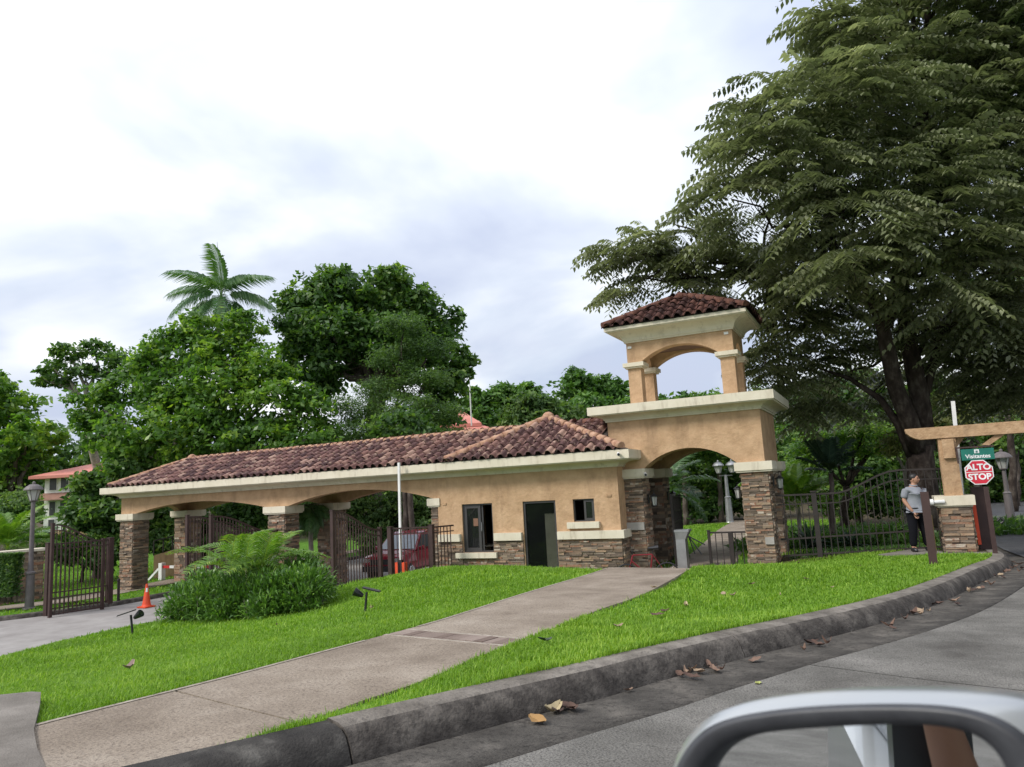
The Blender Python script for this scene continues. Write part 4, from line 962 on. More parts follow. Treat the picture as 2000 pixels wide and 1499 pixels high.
# ================================================================== iron gates and fences
UNIT = {}
def unit_bar(m):
    if m.name not in UNIT:
        b = MB(); b.box((-.5, -.5, 0), (.5, .5, 1)); o = b.build('bar', m, None); UNIT[m.name] = o.data; bpy.data.objects.remove(o)
    return UNIT[m.name]
def iron_panel(name, a, b, zlow, ztop, label, cat, m=IRON, group=None, pitch=.125, bar=.022, post=.09, rails=(), drop=.16, posts=(True, True), post_top=None, lower=(.12,)):
    """railing from a to b (XY); ztop(t) = height of the curved top rail; each bar an object"""
    a, b = Vector((a[0], a[1], 0)), Vector((b[0], b[1], 0)); L = (b - a).length; d = (b - a) / L; rz = math.atan2(d.y, d.x)
    zl = zlow if callable(zlow) else (lambda t: zlow)
    t0 = thing(name, (a.x, a.y, zl(0)), label, cat, group); me = unit_bar(m)
    n = int(L / pitch)
    for i in range(1, n):
        t = i / n; p = a + d * (L * t); z0 = zl(t) + .03; z1 = ztop(t)
        inst('bar', me, t0, Matrix.Translation((p.x, p.y, z0)) @ Matrix.Rotation(rz, 4, 'Z') @ Matrix.Diagonal((bar, bar, z1 - z0, 1)))
    for off in (0,) + ((-drop,) if drop else ()):
        mb = MB(); k = 16
        for i in range(k):
            p0, p1 = a + d * (L * i / k), a + d * (L * (i + 1) / k)
            mb.bar((p0.x, p0.y, ztop(i / k) + off), (p1.x, p1.y, ztop((i + 1) / k) + off), .03 if off else .045, .045 if off == 0 else .03)
        mb.build('rail', m, t0)
    for off in lower:
        mb = MB()
        mb.bar((a.x, a.y, zl(0) + off), (b.x, b.y, zl(1) + off), .03, .04); mb.build('rail', m, t0)
    for e, p, t in ((posts[0], a, 0), (posts[1], b, 1)):
        if not e: continue
        zt = (post_top if post_top is not None else ztop(t) + .05)
        mb = MB(); mb.box((p.x - post / 2, p.y - post / 2, zl(t) - .1), (p.x + post / 2, p.y + post / 2, zt)); mb.box((p.x - post / 2 - .012, p.y - post / 2 - .012, zt), (p.x + post / 2 + .012, p.y + post / 2 + .012, zt + .02)); mb.build('post', m, t0)
    return t0
def swan(z0, z1):           # the swept top of a gate leaf, high at t=0
    return lambda t: z1 + (z0 - z1) * (1 - sstep(np.array(t * 1.02))) + .10 * math.sin(math.pi * min(1, t * 2.2)) * (1 - t)
sw = lambda z0, z1: (lambda t: float(z1 + (z0 - z1) * (1 - sstep(np.array((t - .06) / .9)))))
G1 = 'brown iron driveway gate leaves'
pa, pb = onZ(97, 1206, -3.2), onZ(199, 1190, -3.2)
iron_panel('gate_leaf', pa[:2], pb[:2], -3.19, sw(-.36, -.97), 'brown iron gate leaf open between the left lamp post and orange cone', 'gate', group=G1, lower=(.06, .55))
qa, qb = np.array([pa[0] - .55, pa[1] + .25]), np.array([pb[0] - .42, pb[1] + .55])
iron_panel('railing', qa, qb, -3.12, lambda t: -.98, 'straight brown iron railing behind the open gate leaf at the far verge', 'railing', post=.16, pitch=.12, lower=(.10, .6))
b1, b2 = onX(366, 1010, -19.62), onX(420, 1041, -19.62)
iron_panel('gate_leaf', b1[:2], [-19.62, 19.3], -3.19, sw(-.33, -.95), 'brown iron gate leaf open beside the middle pillar, on its far side', 'gate', group=G1, lower=(.06, .55))
iron_panel('gate_leaf', onX(412, 1010, -18.55)[:2], [-18.55, 19.25], -3.19, sw(-.35, -1.0), 'brown iron gate leaf open just behind the palm bush, before the middle pillar', 'gate', group=G1, lower=(.06, .55))
ct = onX(649, 1002, -12.98)
iron_panel('gate_leaf', ct[:2], [-12.98, 17.55], -3.0, sw(-.36, -.95), 'brown iron gate leaf right of the palm bush, near the maroon car', 'gate', group=G1, lower=(.06, .55), pitch=.115)
iron_panel('railing', [-14.1 + .9, 18.35], [-12.0, 18.75], lambda t: -2.62 + .30 * t, lambda t: -.985, 'straight brown iron railing in front of the maroon car, beside the guard room', 'railing', post=.13, pitch=.105, lower=(.12,))
iron_panel('railing', [-11.98, 18.85], [-11.72, 19.55], -2.4, lambda t: -1.0, 'short brown iron return railing meeting the guard room wall', 'railing', post=.04, pitch=.12, posts=(False, False))
# the long fence with a wave
def fence_top(t):
    x = -2.46 + 3.95 * t
    return float(-.555 + .50 * sstep(np.array((x + 1.05) / 1.5)) - .02 * max(0, x - .5))
iron_panel('iron_fence', [-2.46, 20.75], [1.49, 20.75], lambda t: -2.22 + .2 * t, fence_top, 'dark iron fence with a rising wave between arch and portal', 'fence', m=IRON2, pitch=.147, drop=.24, post=.06, lower=(.10, .52), posts=(False, True))
fe = bpy.data.objects['iron_fence']
mb = MB(); mb.box((-1.60, 20.70, -2.4), (-1.48, 20.80, -.50)); mb.box((-1.62, 20.68, -.50), (-1.46, 20.82, -.47)); mb.build('post', IRON2, fe)
# low rail gate and tall leaf in the arch
la, lb = onY(1385, 1052, 20.9), onY(1462, 1046, 20.9)
iron_panel('low_railing', la[:2], [-3.29, 20.9], -2.42, lambda t: -1.49, 'low dark iron railing closing the right side of the arch', 'railing', m=IRON2, pitch=.155, drop=0, post=.07, lower=(), posts=(True, False))
lp = bpy.data.objects['low_railing']; c = onY(1428, 1050, 20.9)
mb = MB(); mb.box((c[0] - .05, 20.85, -2.45), (c[0] + .05, 20.95, -1.47)); mb.build('post', IRON2, lp)
ga = onY(1312, 985, 21.15); gb = (ga[0] - .12, 22.6)
iron_panel('pedestrian_gate', (ga[0], 21.15), gb, -2.40, lambda t: -.46 - .05 * t, 'tall black iron pedestrian gate swung open inside the arch', 'gate', m=IRON2, pitch=.13, drop=.4, post=.07, lower=(.1, .8, 1.2))

# ---- turnstile pedestal
kx = onY(1331, 1050, 20.55); t = thing('turnstile', (kx[0], 20.55, -2.42), 'grey steel turnstile pedestal with tripod arms inside the arch', 'turnstile')
mb = MB(); x, y = kx[0], 20.55
mb.add([(x - .13, y - .15, -2.42), (x + .13, y - .15, -2.42), (x + .13, y + .15, -2.42), (x - .13, y + .15, -2.42), (x - .13, y - .15, -1.62), (x + .13, y - .15, -1.62), (x + .13, y + .15, -1.62), (x - .13, y + .15, -1.62),
        (x - .14, y - .17, -1.42), (x + .24, y - .17, -1.40), (x + .24, y + .17, -1.40), (x - .14, y + .17, -1.42)],
       [(0, 3, 2, 1), (0, 1, 5, 4), (1, 2, 6, 5), (2, 3, 7, 6), (3, 0, 4, 7), (4, 5, 9, 8), (5, 6, 10, 9), (6, 7, 11, 10), (7, 4, 8, 11), (8, 9, 10, 11)]); mb.build('pedestal', STEEL, t)
mb = MB(); mb.box((x - .15, y - .18, -1.418), (x + .25, y + .18, -1.36)); mb.build('top_cover', STEEL, t)
for dx, dz in ((.30, -.62), (.12, -.60), (.42, -.30)):
    mb = MB(); mb.tube([(x + .20, y, -1.55), (x + .20 + dx, y + .05, -1.55 + dz * .8)], .018, 8); mb.build('arm', BLACK, t)

# ---- bicycle behind the crest of the path
def bicycle(px, y):
    c = onY(px, 1085, y); g = -2.69; t = thing('bicycle', (c[0], y, g), 'red bicycle leaning by the left pier of the arch', 'bicycle')
    R_ = .32; d = Vector((.93, .36, 0)).normalized(); O = Vector((c[0], y, g)) - d * .1
    P = lambda a, z: O + d * a + Vector((0, 0, z))
    hw, rw = P(-.5, R_), P(.52, R_)
    for w in (hw, rw):
        ring = [w + d * math.cos(q) * (R_ - .02) + Vector((0, 0, math.sin(q) * (R_ - .02))) for q in np.linspace(0, 2 * math.pi, 25)]
        mb = MB(); mb.tube(ring, .022, 6, cap=False); wh = mb.build('tyre', BLACK, t)
        mb = MB()
        for q in np.linspace(0, 2 * math.pi, 15)[:-1]: mb.tube([w, w + d * math.cos(q) * (R_ - .03) + Vector((0, 0, math.sin(q) * (R_ - .03)))], .0025, 4)
        mb.build('spokes', STEEL, wh)
    ht, hb, st, bb = P(-.32, .84), P(-.36, .70), P(.18, .84), P(.08, .29)
    mb = MB()
    for q0, q1, r in ((ht, hb, .022), (hb, bb, .020), (ht, st, .018), (st, bb, .018), (bb, rw, .012), (st, rw, .011), (hb, hw + d * .0, .014)): mb.tube([q0, q1], r, 8)
    mb.build('frame', flat('bike_red', (.22, .012, .02), .35), t)
    sd = Vector((-d.y, d.x, 0))
    mb = MB(); mb.tube([ht, P(-.33, .95)], .014, 8); mb.tube([P(-.33, .95) - sd * .30 + d * .08, P(-.35, .97) - sd * .12, P(-.35, .97) + sd * .12, P(-.33, .95) + sd * .30 + d * .08], .013, 8); mb.build('handlebar', BLACK, t)
    mb = MB(); mb.tube([st, P(.21, .98)], .012, 8); mb.tube([P(.08, 1.0), P(.2, 1.0), P(.34, 1.01)], [.025, .05, .075], 8); mb.build('saddle', BLACK, t)
    mb = MB(); mb.lathe(bb + sd * .03, [(.09, -.004), (.09, .004)], 14); mb.tube([bb, bb + Vector((0, 0, -.16)), bb + Vector((0, 0, -.16)) - sd * .12], .01, 6); mb.build('crank', STEEL, t)
bicycle(1268, 18.75)

# ================================================================== visitors' portal on the right
PT = thing('entrance_portal', (1.55, 19.8, -2.05), 'tan stucco portal post and long beam on a stone pier', 'portal')
STONE_LEFT['portal'] = 120
pp = MB(); px0, px1, py0, py1 = 1.20, 1.83, 19.8, 20.4
pp.box((px0 + .012, py0 + .012, -2.3), (px1 - .012, py1 - .012, -.96)); pr = pp.build('pier', MORTAR, PT)
veneer(pr, (px0 + .012, py0 + .012, 0), (1, 0), px1 - px0 - .024, -2.08, -.965, True, .058, key='portal'); veneer(pr, (px1 - .012, py0 + .012, 0), (0, 1), .576, -2.08, -.965, False, .06, key='portal'); veneer(pr, (px0 + .012, py1 - .012, 0), (0, -1), .576, -2.08, -.965, False, .06, key='portal')
mb = MB(); mb.box((px0 - .04, py0 - .04, -.958), (px1 + .04, py1 + .04, -.92)); mb.box((px0 - .09, py0 - .09, -.92), (px1 + .09, py1 + .09, -.70)); mb.build('capital', CREAM, PT)
mb = MB(); mb.box((1.35, 19.84, -.70), (1.71, 20.2, .62)); mb.build('post', STUCCO2, PT)
mb = MB(); mb.box((1.42, 19.76, .16), (1.66, 19.838, .60)); mb.build('corbel', STUCCO2, PT)
mb = MB(); mb.prism([(.70, .90), (.72, .80), (.80, .72), (.90, .66), (1.0, .63), (6.4, .63), (6.4, .90)], 19.80, 20.24); mb.build('beam', STUCCO2, PT)
mb = MB(); mb.prism([(2.22, .42), (2.36, .40), (2.70, .628), (2.50, .628)], 19.86, 20.16); mb.build('brace', STUCCO2, PT)
mb = MB(); mb.prism([(1.92, .628), (1.72, .40), (1.72, .628)], 19.95, 20.06); mb.build('brace', STUCCO2, PT)
mb = MB(); mb.box((6.0, 19.84, -2.3), (6.36, 20.2, .628)); mb.build('post', STUCCO2, PT)
# signs
def words(parent, text, c, size, m, u=(1, 0, 0), bold=.0, y=None):
    cu = bpy.data.curves.new('lettering', 'FONT'); cu.body = text; cu.align_x = 'CENTER'; cu.align_y = 'CENTER'; cu.size = size; cu.offset = bold; cu.extrude = .002
    tmp = bpy.data.objects.new('lettering', cu); COL.objects.link(tmp); dg = bpy.context.evaluated_depsgraph_get()
    me = bpy.data.meshes.new_from_object(tmp.evaluated_get(dg)); bpy.data.objects.remove(tmp)
    me.materials.clear(); me.materials.append(m)
    o = bpy.data.objects.new('lettering', me); COL.objects.link(o); o.parent = parent
    R = Matrix(((1, 0, 0), (0, 0, -1), (0, 1, 0))).to_4x4()
    o.matrix_local = Matrix.Translation(-Vector(origin_of(parent))) @ Matrix.Translation(c) @ R
    return o
SY = 19.62
t = thing('visitor_sign', (2.05, SY, .1), 'green sign reading Visitantes hung above the octagonal stop sign', 'sign')
gx0, gx1, gz0, gz1 = 1.76, 2.40, .085, .335
mb = MB(); mb.box((gx0, SY, gz0), (gx1, SY + .025, gz1)); sg = mb.build('sign_board', SIGNGREEN, t)
mb = MB(); mb.box((2.02, SY - .004, .235), (2.115, SY - .001, .318)); mb.build('emblem', SIGNWHITE, sg)
mb = MB()
for k in range(5):
    a = math.pi * (.12 + .19 * k); mb.bar((2.067, SY - .006, .262), (2.067 + .032 * math.cos(a), SY - .006, .268 + .032 * math.sin(a)), .007)
mb.bar((2.067, SY - .006, .245), (2.067, SY - .006, .27), .008); mb.bar((2.04, SY - .006, .247), (2.095, SY - .006, .247), .006); mb.build('emblem_tree', SIGNGREEN, sg)
words(sg, 'Visitantes', (2.08, SY - .004, .163), .125, SIGNWHITE, bold=.0028)
mb = MB(); mb.box((1.67, SY + .03, .36), (2.42, SY + .07, .395)); mb.box((1.67, SY + .03, .02), (1.705, SY + .07, .36)); mb.box((1.67, SY + .07, .365), (1.70, 19.84, .39)); mb.build('sign_frame', IRON, t)
t = thing('stop_sign', (2.03, SY, -.18), 'red octagonal sign reading ALTO STOP beside the portal post', 'stop sign')
sc = Vector((2.06, SY, -.195)); r8 = .295
octp = lambda r: [(sc.x + r * math.cos(math.pi / 8 + math.pi / 4 * k), sc.z + r * math.sin(math.pi / 8 + math.pi / 4 * k)) for k in range(8)]
mb = MB(); mb.prism(octp(r8), SY, SY + .02); bd_ = mb.build('sign_plate', SIGNWHITE, t, fix=True)
mb = MB(); mb.prism(octp(r8 - .022), SY - .004, SY - .0005); mb.build('sign_face', SIGNRED, bd_, fix=True)
mb = MB(); mb.box((sc.x - .25, SY - .007, sc.z - .002), (sc.x + .25, SY - .0045, sc.z + .012)); mb.build('dividing_line', SIGNWHITE, bd_)
words(bd_, 'ALTO', (sc.x, SY - .008, sc.z + .112), .185, SIGNWHITE, bold=.0065); words(bd_, 'STOP', (sc.x, SY - .008, sc.z - .105), .185, SIGNWHITE, bold=.0065)
mb = MB(); mb.box((sc.x - .02, SY + .021, -.50), (sc.x + .02, SY + .05, .36)); mb.build('hanger', IRON, t)
# intercom tube, barrier arm, cabinet, posts
c = onY(1829, 981, 19.66); t = thing('white_intercom', tuple(c), 'white tube camera fixed to the portal pier capital', 'camera')
mb = MB(); mb.tube([c + np.array([-.13, 0, .0]), c + np.array([-.06, 0, .0])], [.075, .07], 14); mb.build('camera_head', WHITE, t)
mb = MB(); mb.tube([c + np.array([-.06, 0, 0]), c + np.array([.16, .05, 0])], [.038, .05], 12); mb.build('camera_body', WHITE, t)
a0, a1 = onY(1879, 965, 20.7), onY(1861, 784, 20.7)
t = thing('barrier_gate', (2.05, 20.7, -2.1), 'brown barrier cabinet with orange edge and raised white arm behind the stop sign', 'barrier')
mb = MB(); mb.bar(a0, a1, .085, .05); mb.build('barrier_arm', WHITE, t)
cb = onY(1918, 1000, 20.6)
mb = MB(); mb.box((cb[0] - .16, 20.5, -2.15), (cb[0] + .18, 20.85, -.55)); mb.build('cabinet', IRON, t)
mb = MB(); mb.bar(onY(1902, 985, 20.45), onY(1914, 1064, 20.45), .07, .03); mb.build('orange_edge', ORANGE, t)
cc = onY(1948, 1018, 20.55); mb = MB(); mb.tube([cc, cc + np.array([.06, 0, .07]), cc + np.array([.12, 0, .0]), cc + np.array([.06, 0, -.06])], .03, 6); mb.build('hose', BLACK, t)
b0, b1 = atd(1943, 1073, 15.6), atd(1926, 952, 15.6)
t = thing('sign_post', tuple(b0), 'slim dark brown steel post on the pad below the stop sign', 'post'); mb = MB(); mb.bar((b0[0], b0[1], b0[2] - .1), (b0[0], b0[1], b1[2]), .085, .06); mb.build('post', IRON, t)
b0, b1 = atd(1824, 1106, 13.9), atd(1803, 962, 13.9)
t = thing('brown_post', tuple(b0), 'brown square steel post standing in the lawn in front of the guard', 'post')
mb = MB(); mb.box((b0[0] - .07, b0[1] - .04, b0[2] - .1), (b0[0] + .07, b0[1] + .05, b1[2])); mb.build('post', flat('brown_post_paint', (0.060, 0.030, 0.026), .6), t)
mb = MB(); mb.box((b0[0] + .071, b0[1] - .02, b0[2] + .25), (b0[0] + .08, b0[1] + .03, b0[2] + .95)); mb.build('edge_strip', flat('ochre_edge', (0.30, 0.20, 0.05)), t)

# ================================================================== lamp posts
def head(t, c, s, m):
    mb = MB(); mb.lathe(c, [(.30, -.02), (.295, .01), (.23, .10), (.12, .17), (.05, .18), (.05, .24), (.025, .27), (.01, .28)] if s == 1 else [(r * s, z * s) for r, z in [(.30, -.02), (.295, .01), (.23, .10), (.12, .17), (.05, .18), (.05, .24), (.025, .27), (.01, .28)]], 18); mb.build('lamp_hood', m, t, smooth=False)
    mb = MB(); mb.lathe(c, [(.11 * s, -.36 * s), (.20 * s, -.03 * s)], 6); mb.build('lamp_glass', LAMPGLASS, t)
    mb = MB()
    for k in range(6):
        a = math.pi / 3 * k; mb.bar(Vector(c) + Vector((.115 * s * math.cos(a), .115 * s * math.sin(a), -.36 * s)), Vector(c) + Vector((.205 * s * math.cos(a), .205 * s * math.sin(a), -.03 * s)), .016 * s)
    mb.lathe(Vector(c) + Vector((0, 0, -.42 * s)), [(.05 * s, 0), (.12 * s, .03 * s), (.12 * s, .06 * s)], 12); mb.build('lamp_cage', m, t)
lp0 = onZ(57, 1190, -3.1); ht = (1190 - 1004) / FPX * float(lp0 @ FW)
top = np.array([lp0[0], lp0[1], float(atd(72, 955, float(lp0 @ FW))[2])])
t = thing('street_lamp', tuple(lp0), 'grey lamp post with a hooded lantern on the grass verge by the open gate', 'street lamp', 'street lamps')
mb = MB(); z0 = lp0[2]; mb.lathe(lp0, [(.20, 0), (.20, .04), (.14, .06), (.125, 1.12), (.15, 1.14), (.15, 1.2), (.09, 1.24), (.075, 1.6), (.065, top[2] - z0 - .42)], 14); mb.build('pole', GREYPOST, t)
head(t, top, 1.0, GREYPOST)
lr = atd(1975, 1018, 30); tp_ = atd(1964, 893, 30)
t = thing('street_lamp', tuple(lr), 'slim grey lamp post on the grass beyond the stop sign', 'street lamp', 'street lamps')
mb = MB(); mb.lathe(lr, [(.2, 0), (.17, .05), (.14, 1.1), (.16, 1.13), (.09, 1.2), (.07, tp_[2] - lr[2] - .4)], 12); mb.build('pole', GREYPOST, t); head(t, (lr[0], lr[1], tp_[2]), 1.25, GREYPOST)
l2 = onZ(1426, 1021, -2.4); D2 = float(l2 @ FW); zt = float(atd(1415, 928, D2)[2])
t = thing('street_lamp', tuple(l2), 'twin-headed grey lamp post at the far end of the path seen through the arch', 'street lamp', 'street lamps')
mb = MB(); mb.lathe(l2, [(.22, 0), (.2, .05), (.16, 1.3), (.19, 1.33), (.11, 1.4), (.08, zt - l2[2])], 12); mb.build('pole', STEEL, t)
for s_ in (-1, 1):
    cx = l2 + RT * (.36 * s_); mb = MB(); mb.bar((l2[0], l2[1], zt - .03), (cx[0], cx[1], zt - .03), .05); mb.build('bracket', STEEL, t); head(t, (cx[0], cx[1], zt + .52), 1.05, STEEL)

# ================================================================== things along the driveway
cn = onZ(286, 1186, -3.2); t = thing('traffic_cone', tuple(cn), 'orange traffic cone on the driveway at the foot of the stone pillar', 'traffic cone')
mb = MB(); mb.box((cn[0] - .20, cn[1] - .20, -3.205), (cn[0] + .20, cn[1] + .20, -3.165)); mb.build('base', ORANGE, t)
mb = MB(); mb.lathe((cn[0], cn[1], -3.165), [(.155, 0), (.13, .06), (.032, .70), (.02, .705)], 18); mb.build('cone_body', ORANGE, t)
mb = MB(); a_ = math.atan2(-cn[1], -cn[0]); mb.add([(cn[0] + (.069 + .003 - (.0) * z) * math.cos(a_ + q), cn[1] + (.072 - .02 * z) * math.sin(a_ + q), -3.165 + .45 + z * .13) for z in (0, 1) for q in (-.5, 0, .5)], [(0, 1, 4, 3), (1, 2, 5, 4)]); mb.build('reflective_patch', WHITE, t)
bo = onZ(231, 1176, -3.12); t = thing('bollard', tuple(bo), 'thin black bollard on the kerb beside the left stone pillar', 'bollard')
mb = MB(); mb.lathe(bo, [(.05, 0), (.045, .7), (.06, .72), (.04, .78)], 10); mb.build('post', IRON2, t)
# boom barriers
bz = onZ(316, 1133, -3.1)
t = thing('barrier_gate', tuple(bz), 'white barrier post with lowered red and white arm beyond the orange cone', 'barrier')
z = bz[2]
mb = MB(); mb.box((bz[0] - .10, bz[1] - .1, z), (bz[0] + .10, bz[1] + .1, z + .72)); mb.build('barrier_post', WHITE, t)
mb = MB(); mb.bar((bz[0] - .7, bz[1] - .1, z), (bz[0] - .12, bz[1] - .05, z + .48), .09); mb.build('stay', WHITE, t)
for k in range(8):
    mb = MB(); mb.box((bz[0] + .1 + k * .42, bz[1] - .04, z + .50), (bz[0] + .52 + k * .42, bz[1] + .02, z + .61)); mb.build('arm_segment', RED if k % 2 == 0 else WHITE, t)
p0, p1 = onY(783, 1095, 19.05), onY(779, 904, 19.05)
t = thing('barrier_gate', (p0[0], 19.05, -2.6), 'orange barrier stand with tall raised white arm in front of the maroon car', 'barrier')
mb = MB(); mb.bar(p0, p1, .075, .05); mb.build('barrier_arm', WHITE, t)
for px in (775.5, 789):
    q = onY(px, 1110, 19.0); mb = MB(); mb.box((q[0] - .055, 18.95, -2.7), (q[0] + .055, 19.1, float(onY(px, 1099, 19.0)[2]))); mb.build('stand', ORANGE, t)
mb = MB(); q = onY(782, 1110, 19.05); mb.box((q[0] - .07, 19.0, -2.7), (q[0] + .07, 19.12, float(onY(782, 1094, 19.0)[2]))); mb.build('hub', BLACK, t)
# low tan wall and rail beyond the left bay
wl = [onZ(292, 1140, -3.1), onZ(300, 1118, -3.1)]
rp0, rp1 = atd(300, 1100, 33), atd(372, 1092, 34)
t = thing('ramp_wall', (rp0[0], rp0[1], -3.2), 'low tan wall with dark handrail beyond the left carport bay', 'wall')
mb = MB(); mb.add([(rp0[0], rp0[1], -3.3), (rp1[0], rp1[1], -3.3), (rp1[0], rp1[1], -1.75), (rp0[0], rp0[1], -2.1), (rp0[0] - .2, rp0[1] + .3, -3.3), (rp1[0] - .2, rp1[1] + .3, -3.3), (rp1[0] - .2, rp1[1] + .3, -1.75), (rp0[0] - .2, rp0[1] + .3, -2.1)], [(0, 1, 2, 3), (7, 6, 5, 4), (3, 2, 6, 7), (0, 3, 7, 4), (1, 5, 6, 2)]); mb.build('wall', STUCCO, t)
mb = MB(); mb.bar((rp0[0], rp0[1], -1.45), (rp1[0], rp1[1], -1.2), .05); 
mb.build('handrail', IRON2, t)
for s_ in np.linspace(0, 1, 5):
    q = rp0 * (1 - s_) + rp1 * s_; mb = MB(); mb.bar((q[0], q[1], -2.1 + .35 * s_), (q[0], q[1], -1.45 + .25 * s_), .04); mb.build('post', IRON2, t)
# stone boundary wall with pale coping, far left
sw0, sw1 = atd(-60, 1180, 25.5), atd(82, 1165, 27.2)
t = thing('boundary_wall', (sw1[0], sw1[1], -3.1), 'stone boundary wall with pale coping behind the left lamp post', 'wall')
u = Vector((sw1[0] - sw0[0], sw1[1] - sw0[1], 0)); Lw = u.length; u.normalize(); n = Vector((u.y, -u.x, 0)); O = Vector((sw0[0], sw0[1], 0))
ztop = float(atd(60, 1078, 27)[2])
def obox(mb, O, u, a0, a1, b0, b1, z0, z1):
    n = Vector((-u.y, u.x, 0)); V = []
    for z in (z0, z1):
        for a, b in ((a0, b0), (a1, b0), (a1, b1), (a0, b1)): q = O + u * a + n * b; V.append((q.x, q.y, z))
    mb.add(V, [(0, 3, 2, 1), (4, 5, 6, 7), (0, 1, 5, 4), (1, 2, 6, 5), (2, 3, 7, 6), (3, 0, 4, 7)])
mb = MB(); obox(mb, O, u, 0, Lw, 0, .5, -3.4, ztop); wl_ = mb.build('wall', MORTAR, t)
STONE_LEFT['bw'] = 0
veneer(wl_, (O.x, O.y, 0), (u.x, u.y), Lw, -3.15, ztop, False, .09, key='bw')
veneer(wl_, tuple(O + u * Lw), (-u.y, u.x), .5, -3.15, ztop, False, .09, key='bw')
mb = MB(); obox(mb, O, u, -.05, Lw + .12, -.12, .62, ztop, ztop + .09); mb.build('coping', CREAM, t)

# ---- spotlights on stakes
def spot(px, py, d, yaw, label):
    b = atd(px, py, d); g = gz(b[0], b[1]); b[2] = g; t = thing('garden_spotlight', tuple(b), label, 'garden light', 'solar garden spotlights')
    r = Vector(RT); f = Vector((FH[0], FH[1], 0)); r.z = 0; r.normalize(); b = Vector(b); U = Vector((0, 0, 1)); s = -1 if yaw < 0 else 1
    mb = MB(); mb.bar(b - U * .1 + r * .03 * s, b + U * .34 - r * .02 * s, .028); mb.build('stake', BLACK, t)
    pc = b + U * .37 + r * (-.10 * s)
    mb = MB(); V = []
    for du, dv in ((-.14, -.07), (.14, -.07), (.14, .07), (-.14, .07)):
        for h in (0, .02): q = pc + r * du * s + f * dv + U * (h + du * .28); V.append(tuple(q))
    mb.add(V, [(0, 2, 4, 6), (7, 5, 3, 1), (0, 1, 3, 2), (2, 3, 5, 4), (4, 5, 7, 6), (6, 7, 1, 0)]); mb.build('solar_panel', BLACK, t)
    hc = b + U * .30 + r * .07 * s; hd = (r * s * .8 + U * .5 - f * .2).normalized()
    mb = MB(); mb.tube([hc - hd * .03, hc + hd * .02, hc + hd * .13], [.03, .045, .072], 12); mb.build('lamp_head', BLACK, t)
    mb = MB(); mb.tube([hc + hd * .131, hc + hd * .136], [.062, .06], 12); mb.build('lens', GLASS, t)
spot(257, 1238, 13.3, 1, 'black solar spotlight on a stake at the lawn edge, left of the palm bush')
spot(715, 1199, 12.0, -1, 'black solar spotlight on a stake in the lawn, right of the palm bush')
fs = atd(1000, 1106, 19.6); fs = np.array([onY(1002, 1100, 19.5)[0], 19.5, gz(onY(1002, 1100, 19.5)[0], 19.5)])
t = thing('garden_spotlight', tuple(fs), 'small black floodlight at the foot of the stone skirting beside the door', 'garden light', 'solar garden spotlights')
mb = MB(); mb.box((fs[0] - .13, 19.43, fs[2] + .12), (fs[0] + .10, 19.52, fs[2] + .26)); mb.build('lamp_head', BLACK, t); mb = MB(); mb.bar((fs[0], 19.5, fs[2] - .05), (fs[0], 19.5, fs[2] + .14), .03); mb.build('stake', BLACK, t)

# ================================================================== people
def skin(name, J, E, R_, m, parent, sub=2, root=0):
    me = bpy.data.meshes.new(name); me.from_pydata([tuple(p) for p in J], E, []); o = bpy.data.objects.new(name, me); COL.objects.link(o)
    md = o.modifiers.new('skin', 'SKIN'); md.use_smooth_shade = True
    for i, r in enumerate(R_):
        sv = me.skin_vertices[0].data[i]; sv.radius = (r, r) if not hasattr(r, '__len__') else r; sv.use_root = (i == root)
    s = o.modifiers.new('sub', 'SUBSURF'); s.levels = sub; s.render_levels = sub
    dg = bpy.context.evaluated_depsgraph_get(); m2 = bpy.data.meshes.new_from_object(o.evaluated_get(dg)); bpy.data.objects.remove(o)
    m2.materials.clear(); m2.materials.append(m); m2.polygons.foreach_set('use_smooth', [True] * len(m2.polygons))
    n = bpy.data.objects.new(name, m2); COL.objects.link(n); n.parent = parent; return n
